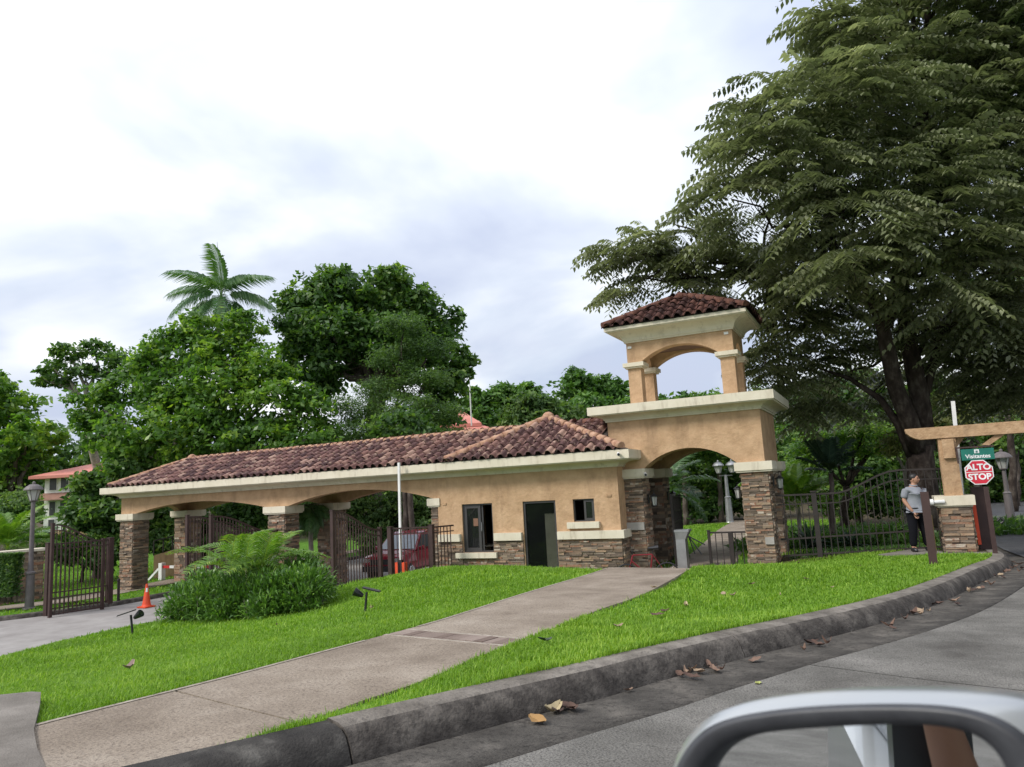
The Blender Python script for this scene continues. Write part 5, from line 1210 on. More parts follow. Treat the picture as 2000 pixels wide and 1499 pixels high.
def guard():
    f0 = np.array([.70, 19.55, 0]); f0[2] = gz(f0[0], f0[1]) + .05
    t = thing('person', tuple(f0), 'person in grey polo shirt and black trousers standing by the iron fence', 'person')
    rv = Vector((RT[0], RT[1], 0)).normalized(); fv = Vector((FH[0], FH[1], 0))
    q = lambda r, b, z: rv * r + fv * b + Vector((0, 0, z))          # right in view, away from the viewer, up
    # body: one continuous figure
    J = [q(0, 0, .96), q(0, 0, 1.12), q(.01, 0, 1.30), q(.01, 0, 1.42), q(.02, -.01, 1.50), q(.045, -.02, 1.60), q(.055, -.03, 1.69),
         q(-.17, .0, 1.415), q(-.235, .02, 1.17), q(-.16, -.09, .97), q(-.12, -.12, .90), q(.19, .03, 1.41), q(.25, .05, 1.16), q(.22, -.04, .95), q(.20, -.07, .87),
         q(-.10, .02, .88), q(-.12, -.01, .50), q(-.135, .04, .09), q(-.15, -.10, .045), q(.11, .03, .88), q(.16, .02, .50), q(.22, .07, .09), q(.25, -.05, .045)]
    E = [(0, 1), (1, 2), (2, 3), (3, 4), (4, 5), (5, 6), (3, 7), (7, 8), (8, 9), (9, 10), (3, 11), (11, 12), (12, 13), (13, 14), (0, 15), (15, 16), (16, 17), (17, 18), (0, 19), (19, 20), (20, 21), (21, 22)]
    R_ = [.14, .145, .14, .085, .056, .062, .055, .045, .050, .042, .035, .045, .050, .042, .035, .10, .066, .05, .045, .10, .066, .05, .045]
    skin('body', J, E, R_, SKIN, t)
    # face
    hc = q(.05, -.025, 1.64); fd = (rv * .62 - fv * .78).normalized()
    sd = fd.cross(Vector((0, 0, 1))).normalized()
    def ell(c, r, name, m, ax=(fd, sd, Vector((0, 0, 1))), n=14):
        mb = MB(); V = []; F = []
        for i in range(n + 1):
            for k in range(n):
                a, b = math.pi * i / n, 2 * math.pi * k / n
                V.append(c + ax[0] * (r[0] * math.sin(a) * math.cos(b)) + ax[1] * (r[1] * math.sin(a) * math.sin(b)) + ax[2] * (r[2] * math.cos(a)))
        for i in range(n):
            for k in range(n): F.append((i * n + k, i * n + (k + 1) % n, (i + 1) * n + (k + 1) % n, (i + 1) * n + k))
        mb.add(V, F); return mb
    def part(mb, name, m): o = mb.build(name, m, t, (0, 0, 0), smooth=True); return o
    part(ell(hc, (.098, .080, .118), 'head', SKIN), 'face', SKIN)
    part(ell(hc + fd * .095 + Vector((0, 0, -.012)), (.022, .014, .024), 'nose', SKIN), 'nose', SKIN)
    for s in (-1, 1):
        part(ell(hc + sd * .080 * s + Vector((0, 0, -.005)), (.022, .010, .032), 'ear', SKIN), 'ear', SKIN)
        part(ell(hc + fd * .088 + sd * .033 * s + Vector((0, 0, .018)), (.010, .014, .007), 'eye', BLACK), 'eye', HAIR)
        part(ell(hc + fd * .086 + sd * .034 * s + Vector((0, 0, .038)), (.010, .022, .005), 'brow', HAIR), 'eyebrow', HAIR)
    part(ell(hc + fd * .087 + Vector((0, 0, -.058)), (.012, .026, .007), 'mouth', SKIN), 'mouth', flat('lips', (.16, .05, .04)))
    part(ell(hc + Vector((0, 0, .045)) - fd * .022, (.100, .090, .098), 'hair', HAIR), 'hair', HAIR)
    # polo shirt with sleeves and collar
    J2 = [q(0, 0, .95), q(-.005, -.01, 1.10), q(.01, 0, 1.28), q(.01, 0, 1.40), q(.015, 0, 1.465), q(-.175, .0, 1.41), q(-.228, .015, 1.20), q(.195, .03, 1.405), q(.243, .045, 1.19)]
    skin('polo_shirt', J2, [(0, 1), (1, 2), (2, 3), (3, 4), (3, 5), (5, 6), (3, 7), (7, 8)], [(.19, .185), (.205, .19), (.20, .185), (.15, .14), .085, .095, .085, .095, .085], SHIRT, t, root=1)
    mb = MB(); ring = [q(.018 + .072 * math.cos(a), -.008 + .07 * math.sin(a), 1.505 + .015 * math.sin(a)) for a in np.linspace(0, 2 * math.pi, 17)]; mb.tube(ring, .02, 6, cap=False); part(mb, 'collar', SHIRT)
    J3 = [q(0, 0, .99), q(-.095, .02, .88), q(-.12, -.01, .50), q(-.135, .04, .10), q(.105, .03, .88), q(.16, .02, .50), q(.22, .07, .10)]
    skin('trousers', J3, [(0, 1), (1, 2), (2, 3), (0, 4), (4, 5), (5, 6)], [(.185, .175), (.125, .13), .098, .085, (.125, .13), .098, .085], TROUSER, t)
    mb = MB(); mb.tube([q(-.002 + .178 * math.cos(a), .17 * math.sin(a), .985) for a in np.linspace(0, 2 * math.pi, 21)], .02, 6, cap=False); part(mb, 'belt', BLACK)
    for fx, fb, tx, tb in ((-.135, .05, -.165, -.15), (.22, .08, .265, -.10)):
        mb = MB(); mb.tube([q(fx, fb + .06, .04), q(fx, fb, .055), q((fx + tx) / 2, (fb + tb) / 2, .05), q(tx, tb, .03)], [.045, .062, .055, .03], 10); part(mb, 'shoe', BLACK)
    # hands: palm, four fingers and a thumb each
    for (w, dr, sg) in ((q(-.12, -.12, .90), (rv * .35 - fv * .2 - Vector((0, 0, .9))).normalized(), 1), (q(.20, -.07, .87), (-fv * .15 - Vector((0, 0, 1))).normalized(), -1)):
        ac = dr.cross(fv).normalized(); J4 = [w, w + dr * .05, w + dr * .085]; E4 = [(0, 1), (1, 2)]; R4 = [.026, .036, .034]
        for k, ln in enumerate((.062, .075, .070, .052)):
            o_ = ac * (.027 - .018 * k); i0 = len(J4); J4 += [w + dr * .095 + o_, w + dr * (.095 + ln * .5) + o_ - fv * .008, w + dr * (.095 + ln) + o_ - fv * .02]; E4 += [(2, i0), (i0, i0 + 1), (i0 + 1, i0 + 2)]; R4 += [.0095, .009, .008]
        i0 = len(J4); J4 += [w + dr * .045 + ac * .042 - fv * .01, w + dr * .085 + ac * .058 - fv * .02]; E4 += [(1, i0), (i0, i0 + 1)]; R4 += [.012, .010]
        skin('hand', J4, E4, R4, SKIN, t, sub=1)
guard()

# ================================================================== maroon car behind the railing
def maroon_car():
    c = atd(800, 1120, 29.5); c[2] = -3.24
    t = thing('parked_car', tuple(c), 'maroon sport utility car parked beyond the carport, seen through the railing', 'car')
    f = Vector((.06, -.99, 0)).normalized(); s = Vector((f.y, -f.x, 0)); O = Vector(c)
    P = lambda a, b, z: O + f * a + s * b + Vector((0, 0, z))        # forward, right-hand side, up
    sect = [(2.05, .55, .72, .80), (1.95, .50, .95, .86), (1.75, .42, 1.02, .90), (.95, .34, 1.10, .92), (.0, .34, 1.12, .93), (-1.6, .34, 1.12, .93), (-2.15, .45, 1.05, .88), (-2.25, .55, .85, .82)]
    mb = MB(); V = []; n = 8
    for a, zl, zh, w in sect:
        for b, z in ((-w * .86, zl), (-w, zl + .12), (-w * 1.0, (zl + zh) / 2), (-w * .93, zh - .04), (-w * .6, zh + .02), (w * .6, zh + .02), (w * .93, zh - .04), (w, (zl + zh) / 2), (w, zl + .12), (w * .86, zl)): V.append(P(a, b, z))
    n = 10
    F = [(i * n + k, i * n + (k + 1) % n, (i + 1) * n + (k + 1) % n, (i + 1) * n + k) for i in range(len(sect) - 1) for k in range(n)] + [tuple(range(n - 1, -1, -1)), tuple((len(sect) - 1) * n + k for k in range(n))]
    mb.add(V, F); mb.build('body', CARRED, t, smooth=False)
    cabs = [(.95, 1.10, .86), (.25, 1.70, .70), (-.2, 1.76, .70), (-1.9, 1.74, .68), (-2.2, 1.12, .84)]
    mb = MB(); V = []
    for a, z, w in cabs: V += [P(a, -w, z), P(a, w, z)]
    lo = [P(.95, -.88, 1.08), P(.95, .88, 1.08), P(-2.2, -.86, 1.08), P(-2.2, .86, 1.08)]
    k = len(cabs); F = [(2 * i, 2 * i + 1, 2 * i + 3, 2 * i + 2) for i in range(k - 1)] + [tuple(2 * i for i in range(k - 1, -1, -1)), tuple(2 * i + 1 for i in range(k))]
    mb.add(V, F); mb.build('cabin', CARRED, t)
    def pane(name, pts, m):
        mb = MB(); mb.add(pts, [tuple(range(len(pts)))]); mb.build(name, m, t)
    gl = mat('car_glass', [(.4, (.10, .12, .13)), (.6, (.16, .18, .19))], rough=.06, spec=1.0, coat=1)
    off = f * .02 + Vector((0, 0, .012))
    pane('windscreen', [P(.90, -.80, 1.14) + off, P(.90, .80, 1.14) + off, P(.32, .66, 1.64) + off, P(.32, -.66, 1.64) + off], gl)
    for sg in (-1, 1):
        o2 = s * .02 * sg
        pane('side_window', [P(.78, .86 * sg, 1.16) + o2, P(-.55, .86 * sg, 1.16) + o2, P(-.55, .715 * sg, 1.64) + o2, P(.22, .715 * sg, 1.64) + o2][::sg], BLACK)
        pane('side_window', [P(-.65, .86 * sg, 1.16) + o2, P(-1.9, .86 * sg, 1.16) + o2, P(-1.75, .71 * sg, 1.64) + o2, P(-.65, .715 * sg, 1.64) + o2][::sg], BLACK)
        mb = MB(); mb.box((-.05, -.03, -.08), (.05, .03, .08)); mb.v = [tuple(P(1.98 + x, .62 * sg + y * 5, .82 + z)) for x, y, z in mb.v]; mb.build('headlight', CHROME, t)
        mb = MB(); mb.tube([P(.72, .92 * sg, 1.14), P(.70, 1.10 * sg, 1.19)], [.07, .09], 8); mb.build('wing_mirror', CARRED, t)
        for a in (1.32, -1.45):
            mb = MB(); w = P(a, .80 * sg, .36); mb.tube([w - s * .11, w - s * .09, w + s * .09, w + s * .11], [.32, .36, .36, .32], 18); wh = mb.build('wheel', BLACK, t); mb = MB(); mb.tube([w + s * .112 * sg, w + s * .125 * sg], [.21, .19], 14); mb.build('rim', CHROME, wh)
    mb = MB(); mb.box((0, -.45, .68), (.05, .45, .86)); mb.v = [tuple(P(2.03 + x, y, z)) for x, y, z in mb.v]; mb.build('grille', BLACK, t)
    mb = MB(); mb.box((0, -.80, .42), (.14, .80, .62)); mb.v = [tuple(P(2.02 + x, y, z)) for x, y, z in mb.v]; mb.build('bumper', BLACK, t)
maroon_car()

# ================================================================== houses among the trees
def house_left():
    c = atd(120, 1040, 58); c[2] = -3.3; t = thing('house', tuple(c), 'white two-storey house with pink hipped roof behind the left lamp post', 'house')
    r = Vector((RT[0], RT[1], 0)).normalized(); f = Vector((FH[0], FH[1], 0)); O = Vector(c)
    D = 58; sx = D / FPX
    P = lambda a, b, z: O + r * a + f * b + Vector((0, 0, z - O.z))
    xa, xb = (84 - 120) * sx, (215 - 120) * sx
    zt = float(atd(120, 928, D)[2]); zm = float(atd(120, 962, D)[2]); zm2 = float(atd(120, 975, D)[2]); ztan = float(atd(100, 1037, D)[2])
    def bx(a0, a1, b0, b1, z0, z1, name, m, par=t):
        mb = MB(); mb.box((a0, b0, z0), (a1, b1, z1)); mb.v = [tuple(P(*v)) for v in mb.v]; return mb.build(name, m, par)
    w = bx(xa, xb, 0, 6, ztan, zt, 'wall', OFFWHITE); bx(xa - .05, xb + .05, -.05, 6.05, -3.4, ztan, 'plinth_wall', STUCCO)
    px = lambda x: (x - 120) * sx
    pz = lambda y: float(atd(110, y, D)[2])
    for x0, x1, y0, y1 in ((95, 108, 933, 957), (117, 131, 933, 957), (96, 107, 980, 1007), (95, 106, 1015, 1036), (117, 129, 980, 1007)):
        f_ = bx(px(x0) - .06, px(x1) + .06, -.06, .02, pz(y1) - .06, pz(y0) + .06, 'window', OFFWHITE); bx(px(x0), px(x1), -.09, -.055, pz(y1), pz(y0), 'pane', GLASS if False else BRONZE, f_)
    mb = MB(); V = [P(xa - .7, -1.0, zm2), P(xb + .7, -1.0, zm2), P(xb + .2, .0, zm), P(xa - .1, .0, zm), P(xa - .7, -1.0, zm2 - .08), P(xb + .7, -1.0, zm2 - .08)]; mb.add(V, [(0, 1, 2, 3), (4, 5, 1, 0), (4, 3, 2, 5)]); mb.build('canopy', flat('brown_canopy', (.28, .15, .11)), t)
    zr = float(atd(140, 902, D)[2]); e = .8
    mb = MB(); V = [P(xa - e, -e, zt), P(xb + e, -e, zt), P(xb + e, 6 + e, zt), P(xa - e, 6 + e, zt), P(xa + 2.2, 3, zr), P(xb - 2.2, 3, zr)]
    V += [v - Vector((0, 0, .22)) for v in V[:4]]
    mb.add(V, [(0, 1, 5, 4), (1, 2, 5), (2, 3, 4, 5), (3, 0, 4), (6, 7, 1, 0), (7, 8, 2, 1), (8, 9, 3, 2), (9, 6, 0, 3), (9, 8, 7, 6)]); mb.build('roof', PINKROOF, t)
house_left()
def house_back():
    D = 52; c = atd(940, 860, D); t = thing('house', tuple(c), 'house with pink tiled roofs, mast and dish just above the long tiled roof', 'house')
    r = Vector((RT[0], RT[1], 0)).normalized(); f = Vector((FH[0], FH[1], 0))
    A = lambda x, y, d=D: Vector(atd(x, y, d))
    def up(p, z): return Vector((p.x, p.y, z))
    # upper block
    zb = A(900, 870).z - 6
    a, b = A(855, 818, D + 3), A(936, 822, D + 3)
    mb = MB(); mb.add([up(a, zb), up(b, zb), up(b, b.z), up(a, b.z), up(a + f * 5, zb), up(b + f * 5, zb), up(b + f * 5, b.z), up(a + f * 5, b.z)], [(0, 1, 2, 3), (1, 5, 6, 2), (3, 2, 6, 7), (4, 0, 3, 7), (5, 4, 7, 6)]); w = mb.build('wall', OFFWHITE, t)
    a, b = A(850, 822, D + 2.4), A(940, 826, D + 2.4); rz = A(885, 798, D + 5).z
    mb = MB(); V = [up(a, b.z), up(b, b.z), b + f * 6, up(a + f * 6, b.z), up((a * .55 + b * .45) + f * 3, rz), up((a * .72 + b * .28) + f * 3, rz)]; V += [v - Vector((0, 0, .25)) for v in V[:4]]
    mb.add(V, [(0, 1, 4, 5), (1, 2, 4), (2, 3, 5, 4), (3, 0, 5), (6, 7, 1, 0), (7, 8, 2, 1)]); mb.build('roof', PINKROOF, t)
    # lower wing
    zl = A(985, 843, D).z
    a, b = A(880, 845), A(1010, 845); rz = A(930, 828, D + 3).z
    mb = MB(); V = [up(a, zl - .3), up(b, zl - .3), up(b + f * 6, zl - .3), up(a + f * 6, zl - .3), up(a * .8 + b * .2 + f * 3, rz), up(a * .62 + b * .38 + f * 3, rz)]
    mb.add(V, [(0, 1, 5, 4), (1, 2, 5), (2, 3, 4, 5), (3, 0, 4)]); mb.build('roof', PINKROOF, t)
    mb = MB(); mb.add([up(a + r * .5 + f * .5, zb), up(b - r * .5 + f * .5, zb), up(b - r * .5 + f * .5, zl - .3), up(a + r * .5 + f * .5, zl - .3)], [(0, 1, 2, 3)]); mb.build('wall', OFFWHITE, t)
    p0, p1 = A(921, 832), A(918, 728); t2 = thing('antenna_mast', tuple(p0), 'thin white antenna mast on the pink roof behind the gatehouse', 'antenna')
    mb = MB(); mb.tube([p0, (p0.x, p0.y, p1.z)], .045, 6); mb.build('mast', WHITE, t2)
    mb = MB(); mb.bar((p0.x - .5, p0.y, p1.z - .12), (p0.x + .5, p0.y, p1.z - .1), .03); mb.build('crossbar', WHITE, t2)
    dc = A(969, 839); t3 = thing('satellite_dish', tuple(dc), 'grey satellite dish on the pink roof behind the gatehouse', 'dish')
    mb = MB(); ax = (-f + Vector((0, 0, .35))).normalized(); mb.tube([dc - ax * .12, dc - ax * .05, dc + ax * .03, dc + ax * .035, dc - ax * .03], [.05, .20, .25, .245, .02], 16); mb.build('reflector', GREYPOST, t3)
    mb = MB(); mb.tube([dc - ax * .1, dc - ax * .2 - Vector((0, 0, .3))], .03, 6); mb.build('bracket', GREYPOST, t3)
house_back()
# ================================================================== vegetation
def unit(v): return v / np.maximum(np.linalg.norm(v, axis=1, keepdims=True), 1e-9)
def rand_dir(n): return unit(rng.normal(size=(n, 3)))
def leaf_quads(C, Nn, A, ln, wd, fold=.0):
    """rhombic leaves: centre C, normal Nn, axis A"""
    A = unit(A - Nn * np.einsum('ij,ij->i', A, Nn)[:, None]); B = np.cross(Nn, A); l = ln[:, None] / 2; w = wd[:, None] / 2
    V = np.stack([C - A * l, C + B * w - A * l * .1 + Nn * w * fold, C + A * l, C - B * w - A * l * .1 + Nn * w * fold], 1).reshape(-1, 3)
    return V, np.arange(len(C) * 4).reshape(-1, 4)
def blobs_px(lst): # (px, py, depth, radius px[, squash])
    out = []
    for b in lst:
        c = atd(b[0], b[1], b[2]); r = b[3] * b[2] / FPX; out.append((c, r, b[4] if len(b) > 4 else .85))
    return out
def scatter(blobs, n, clump=.16, per=26, lo=.35):
    """leaf centres: clumps near the blob shells; returns centres, outward vectors, clump tone"""
    A = np.array([r ** 2 for _, r, _ in blobs]); A /= A.sum(); Cs, Os, Ts = [], [], []
    for (c, r, sq), a in zip(blobs, A):
        k = max(3, int(n * a / per)); d = rand_dir(k); rad = r * (lo + (1 - lo) * rng.random(k) ** .5) * rng.uniform(.72, 1.17, k)
        cc = c + d * rad[:, None] * np.array([1, 1, sq]); tone = rng.normal(0, .13, k) + rng.normal(.02, .09)
        q = np.repeat(np.arange(k), per); s = np.minimum(clump * 1.45 * (.6 + r * .35), .9)
        P = cc[q] + rng.normal(size=(len(q), 3)) * s * np.array([1, 1, .55])
        Cs.append(P); Os.append(unit(P - c)); Ts.append(tone[q])
    return np.vstack(Cs), np.vstack(Os), np.concatenate(Ts)
def foliage(name, blobs, n, size, m, parent, asp=.5, up=.5, **k):
    C, O, T = scatter(blobs, n, **k); N_ = len(C)
    nn = unit(O * .35 + np.array([0, 0, up]) + rng.normal(size=(N_, 3)) * .55); ax = unit(O * .6 + rng.normal(size=(N_, 3)) * .8 - np.array([0, 0, .25]))
    ln = size * rng.uniform(.65, 1.35, N_); V, F = leaf_quads(C, nn, ax, ln, ln * asp, -.25)
    return npobj(name, V, F, m, parent, np.clip(.42 + T + rng.normal(0, .13, N_), 0, 1))
def limb(mb, a, b, r0, r1, n=7, sag=.0, wob=.08):
    a, b = Vector(a), Vector(b); L = (b - a).length; k = 6; pts = []
    for i in range(k + 1):
        t = i / k; p = a.lerp(b, t)
        if 0 < i < k: p += Vector(rng.normal(size=3)) * wob * L * .35
        p.z += sag * L * math.sin(math.pi * t); pts.append(p)
    mb.tube(pts, [r0 * (1 - i / k) + r1 * i / k for i in range(k + 1)], n)
    return pts
def tree(name, label, blobs, base, n, size, m, bark=BARK, r=.3, fork=None, asp=.5, group=None, cat='tree', limbs=True, **k):
    bl = blobs_px(blobs) if not isinstance(blobs[0][0], np.ndarray) else blobs
    main = list(bl); bl = list(bl)
    for c, rr, sq in main:                            # smaller lobes break up each mass
        for dd in rand_dir(3): bl.append((c + dd * rr * np.array([1, 1, sq]) * rng.uniform(.75, 1.1), rr * rng.uniform(.28, .5), max(sq, .6)))
    t = thing(name, tuple(base), label, cat, group); base = Vector(base)
    cen = sum((c * rr for c, rr, _ in bl), np.zeros(3)) / sum(rr for _, rr, _ in bl)
    mb = MB(); fk = Vector(fork) if fork is not None else base.lerp(Vector(cen), .5)
    limb(mb, base - Vector((0, 0, .3)), fk, r * 1.25, r * .8, 9, wob=.05)
    mb.build('trunk', bark, t, smooth=True)
    if limbs:
        mb = MB()
        for c, rr, _ in main:
            e = Vector(c) ; pts = limb(mb, fk, e, r * .55, r * .10, 6, sag=.05)
            for q in range(3):
                dd = Vector(rand_dir(1)[0]) * float(rr) * .8; dd.z = abs(dd.z) * .6; limb(mb, pts[4 if q else 5], pts[4] + dd, r * .14, r * .03, 5)
        mb.build('branches', bark, t, smooth=True)
    foliage('crown', bl, n, size, m, t, asp=asp, **k)
    return t
def gnd(px, d, py=1030): p = atd(px, py, d); return (p[0], p[1], gz(p[0], p[1]))

GT = 'trees behind the carport'
tree('tree', 'dense dark green tree at the far left edge behind the houses', [(20, 800, 62, 62), (-40, 790, 62, 70), (60, 850, 60, 48), (10, 900, 62, 70), (80, 870, 62, 36), (50, 930, 64, 44), (-20, 960, 62, 60)], gnd(20, 61), 11000, .52, L_MID, r=.5, asp=.55)
tree('tree', 'open airy tree with pale forked limbs against the sky at left', [(100, 715, 58, 26, .6), (140, 690, 58, 28, .6), (190, 680, 58, 26, .6), (235, 705, 58, 30, .6), (165, 725, 58, 30, .5), (120, 745, 58, 22, .4), (85, 742, 58, 16, .5), (215, 740, 58, 26, .5), (250, 735, 58, 22, .6)], gnd(222, 61), 3000, .42, L_DEEP, bark=BARKP, r=.34, fork=tuple(atd(175, 788, 58)), asp=.55, per=14, clump=.2)
tree('tree', 'broad mid green tree rising behind the left end of the tiled roof', [(370, 690, 38, 66), (300, 700, 38, 48), (450, 690, 38, 60), (500, 720, 37, 60), (330, 760, 37, 66), (420, 770, 36, 75), (520, 790, 36, 66), (250, 760, 38, 50), (200, 800, 37, 52), (250, 850, 35, 62), (340, 850, 35, 66), (430, 860, 35, 60), (520, 870, 35, 60), (185, 850, 36, 34), (470, 640, 38, 40), (390, 640, 38, 38), (600, 800, 36, 48), (600, 860, 35, 50)], gnd(370, 37), 36000, .29, L_MID, bark=BARKP, r=.42, asp=.52, group=None)
tree('tree', 'leafy lower tree between the white house and the left pillar', [(215, 935, 36, 32), (190, 965, 35, 44), (165, 1005, 34, 36), (215, 1010, 34, 42), (255, 925, 35, 40)], gnd(190, 35), 15000, .28, L_DEEP, r=.22, asp=.55)
tree('tree', 'tallest dense deep green tree with rounded crown behind the roof', [(620, 590, 46, 60), (680, 570, 46, 52), (750, 580, 46, 58), (815, 600, 46, 50), (850, 640, 46, 48), (590, 650, 45, 48), (650, 660, 44, 66), (740, 660, 44, 70), (820, 680, 45, 60), (880, 700, 46, 38), (910, 716, 46, 24), (870, 750, 45, 46), (630, 720, 44, 56), (575, 600, 46, 34), (770, 545, 46, 34), (640, 545, 46, 30), (860, 800, 45, 40), (570, 690, 45, 30)], gnd(730, 45), 38000, .38, L_DEEP, r=.65, fork=tuple(atd(740, 760, 45)), asp=.55)
tree('tree', 'feathery layered tree in front of the tallest tree behind the roof', [(790, 640, 40, 44, .45), (840, 680, 40, 46, .45), (760, 700, 40, 48, .45), (830, 740, 39, 52, .45), (740, 760, 39, 50, .45), (700, 800, 38, 58, .45), (790, 800, 38, 60, .45), (860, 810, 38, 42, .5), (680, 850, 37, 60, .5), (770, 850, 37, 60, .5), (850, 855, 37, 50, .5), (890, 850, 38, 30, .5)], gnd(780, 38.5), 38000, .19, L_FEATH, bark=BARKD, r=.25, asp=.30, up=1.0)
for q in [('bright green tree right of the antenna mast', [(935, 790, 66, 34), (985, 775, 66, 34), (1030, 775, 66, 32), (920, 815, 66, 25), (960, 820, 64, 36), (1050, 800, 66, 30)], 985, 66, L_LIGHT, 9000, .50),
          ('grey-green tree with thin pale limbs above the hip of the roof', [(1020, 810, 56, 36), (1065, 800, 56, 36), (1060, 840, 55, 36), (1000, 835, 55, 26), (1110, 820, 55, 34), (1030, 785, 56, 24)], 1060, 56, L_FEATH, 9000, .40),
          ('light tree with loose top left of the tower', [(1120, 760, 60, 36), (1165, 755, 60, 30), (1205, 770, 60, 34), (1150, 800, 58, 44), (1200, 820, 58, 40), (1125, 735, 60, 22), (1235, 800, 58, 32), (1250, 840, 58, 30)], 1160, 59, L_LIGHT, 10000, .46),
          ('young pale tree seen through the open belvedere', [(1300, 800, 62, 26), (1345, 790, 62, 24), (1390, 785, 62, 24), (1330, 820, 60, 34), (1400, 815, 60, 34), (1430, 790, 62, 24), (1295, 785, 62, 14)], 1350, 61, L_LIGHT, 6500, .46)]:
    tree('tree', q[0], q[1], gnd(q[2], q[3]), q[5], q[6], q[4], bark=BARKP, r=.22, asp=.5, per=18)

# ---- feather palms
def frond_mesh(name, L, nl, lw, ll, droop, m, seed, vshape=.35, hang=.35, start=.18):
    r = np.random.default_rng(seed); t = np.linspace(0, 1, nl)
    def cur(t): return np.c_[L * (t - .10 * t ** 2) * np.cos(.0), np.zeros_like(t), L * (.42 * t - droop * t ** 2)]
    V, F, R_ = [], [], []
    k = 10; tt = np.linspace(0, 1, k); c = cur(tt); w = .030 * L / 2 * (1 - tt * .85) * .5
    for i in range(k): V += [c[i] + [0, -w[i], 0], c[i] + [0, w[i], 0]]
    F += [(2 * i, 2 * i + 1, 2 * i + 3, 2 * i + 2) for i in range(k - 1)]; R_ += [.75] * (k - 1)
    ts = start + (1 - start) * (np.arange(nl) + .5) / nl
    c = cur(ts); tg = unit(np.gradient(c, axis=0))
    for s in (-1, 1):
        for i in range(nl):
            l = ll * (math.sin(math.pi * (.18 + .78 * ts[i] * .95)) ** .7) * r.uniform(.85, 1.1); d = np.array([tg[i][0] * .55, s * .85, tg[i][2] * .55 + vshape + r.normal(0, .07)]); d /= np.linalg.norm(d)
            a = c[i]; mid = a + d * l * .5; tip = a + d * l * .92 + np.array([0, 0, -hang * l * r.uniform(.7, 1.3)]); wv = tg[i] * lw / 2
            o = len(V); V += [a - wv * .5, a + wv * .5, mid + wv, mid - wv, tip]; F += [(o, o + 1, o + 2, o + 3), (o + 3, o + 2, o + 4, o + 4)]; q = float(np.clip(r.normal(.42, .15), 0, 1)); R_ += [q, q]
    me = bpy.data.meshes.new(name); F2 = [f if len(set(f)) == 4 else f[:3] for f in F]; me.from_pydata([tuple(v) for v in V], [], F2)
    a = me.attributes.new('rnd', 'FLOAT', 'FACE'); a.data.foreach_set('value', R_); me.materials.append(m); return me
def palm(name, label, base, crown, n, L, m, trunk_r=.16, lw=.05, ll=.7, droop=.45, elev=(-.25, 1.25), nl=34, cat='palm', group=None, vshape=.3, hang=.35, bark=BARKP, stems=1, seed=1):
    t = thing(name, tuple(base), label, cat, group); r = random.Random(seed)
    fm = [frond_mesh('frond', L * r.uniform(.88, 1.08), nl, lw, ll, droop * r.uniform(.8, 1.25), m, seed * 10 + q, vshape, hang) for q in range(4)]
    b, c = Vector(base), Vector(crown)
    for sidx in range(stems):
        off = Vector((r.uniform(-1, 1), r.uniform(-1, 1), 0)) * (.32 if stems > 1 else 0); cc = c + off * 1.6 + Vector((0, 0, r.uniform(-.3, .2) if stems > 1 else 0))
        mb = MB(); limb(mb, b + off - Vector((0, 0, .2)), cc, trunk_r * 1.2, trunk_r * .8, 8, wob=.02); mb.build('trunk', bark, t, smooth=True)
        nn = n // stems
        for i in range(nn):
            az = 2.399 * i + r.uniform(-.25, .25); el = elev[0] + (elev[1] - elev[0]) * ((i + .5) / nn) ** .85
            M = Matrix.Translation(cc) @ Matrix.Rotation(az, 4, 'Z') @ Matrix.Rotation(-(el - .35), 4, 'Y') @ Matrix.Rotation(r.uniform(-.25, .25), 4, 'X') @ Matrix.Scale(r.uniform(.88, 1.08), 4)
            inst('frond', fm[i % 4], t, M)
    return t
pc = atd(432, 585, 41)
pm_ = palm('royal_palm', 'tall royal palm rising above the trees behind the carport', gnd(432, 41), tuple(pc), 20, 3.4, L_PALM, trunk_r=.20, lw=.082, ll=.85, droop=.72, elev=(-.55, 1.5), nl=42, seed=3, hang=.75, vshape=.05)
mb = MB(); mb.tube([pc, pc + np.array([0, 0, 1.4]), atd(424, 473, 41)], [.05, .03, .008], 5); mb.build('spear_leaf', L_PALM, pm_)
pc = atd(604, 1000, 27.5); palm('palm', 'drooping blue-green palm framed by the second carport bay', gnd(612, 27.5, 1100), tuple(pc), 15, .95, L_PALM, trunk_r=.09, lw=.04, ll=.42, droop=.75, elev=(-.5, 1.1), seed=5, hang=.7, vshape=-.05)
palm('palm', 'bright bushy palm behind the boundary wall at the far left', gnd(20, 31, 1080), tuple(atd(15, 1075, 31)), 26, 2.3, L_ARECA, trunk_r=.08, ll=.62, droop=.35, elev=(.15, 1.35), seed=6)
palm('palm', 'dusky palm leaning out at the left edge above the hedge', gnd(75, 33, 1080), tuple(atd(72, 1060, 33)), 13, 1.15, L_PALM, trunk_r=.08, ll=.45, droop=.4, elev=(.1, 1.3), seed=16)
palm('palm', 'arching palm seen through the arch left of the twin lamp', gnd(1312, 25.5, 1060), tuple(atd(1300, 960, 25.5)), 17, 2.1, L_PALM, trunk_r=.1, ll=.6, droop=.5, elev=(-.35, 1.2), seed=7)
palm('palm', 'yellow-green palm just behind the fence beside the right arch pier', gnd(1560, 24.5, 1040), tuple(atd(1560, 990, 24.5)), 22, 1.7, L_ARECA, trunk_r=.06, ll=.5, droop=.35, elev=(.0, 1.3), seed=8)
palm('palm', 'stiff dark palm with upright fronds behind the fence', gnd(1622, 23.5, 1040), tuple(atd(1622, 925, 23.5)), 13, 1.35, L_DARKPLANT, trunk_r=.085, lw=.055, ll=.42, droop=.22, elev=(.1, 1.45), seed=9, bark=BARK)
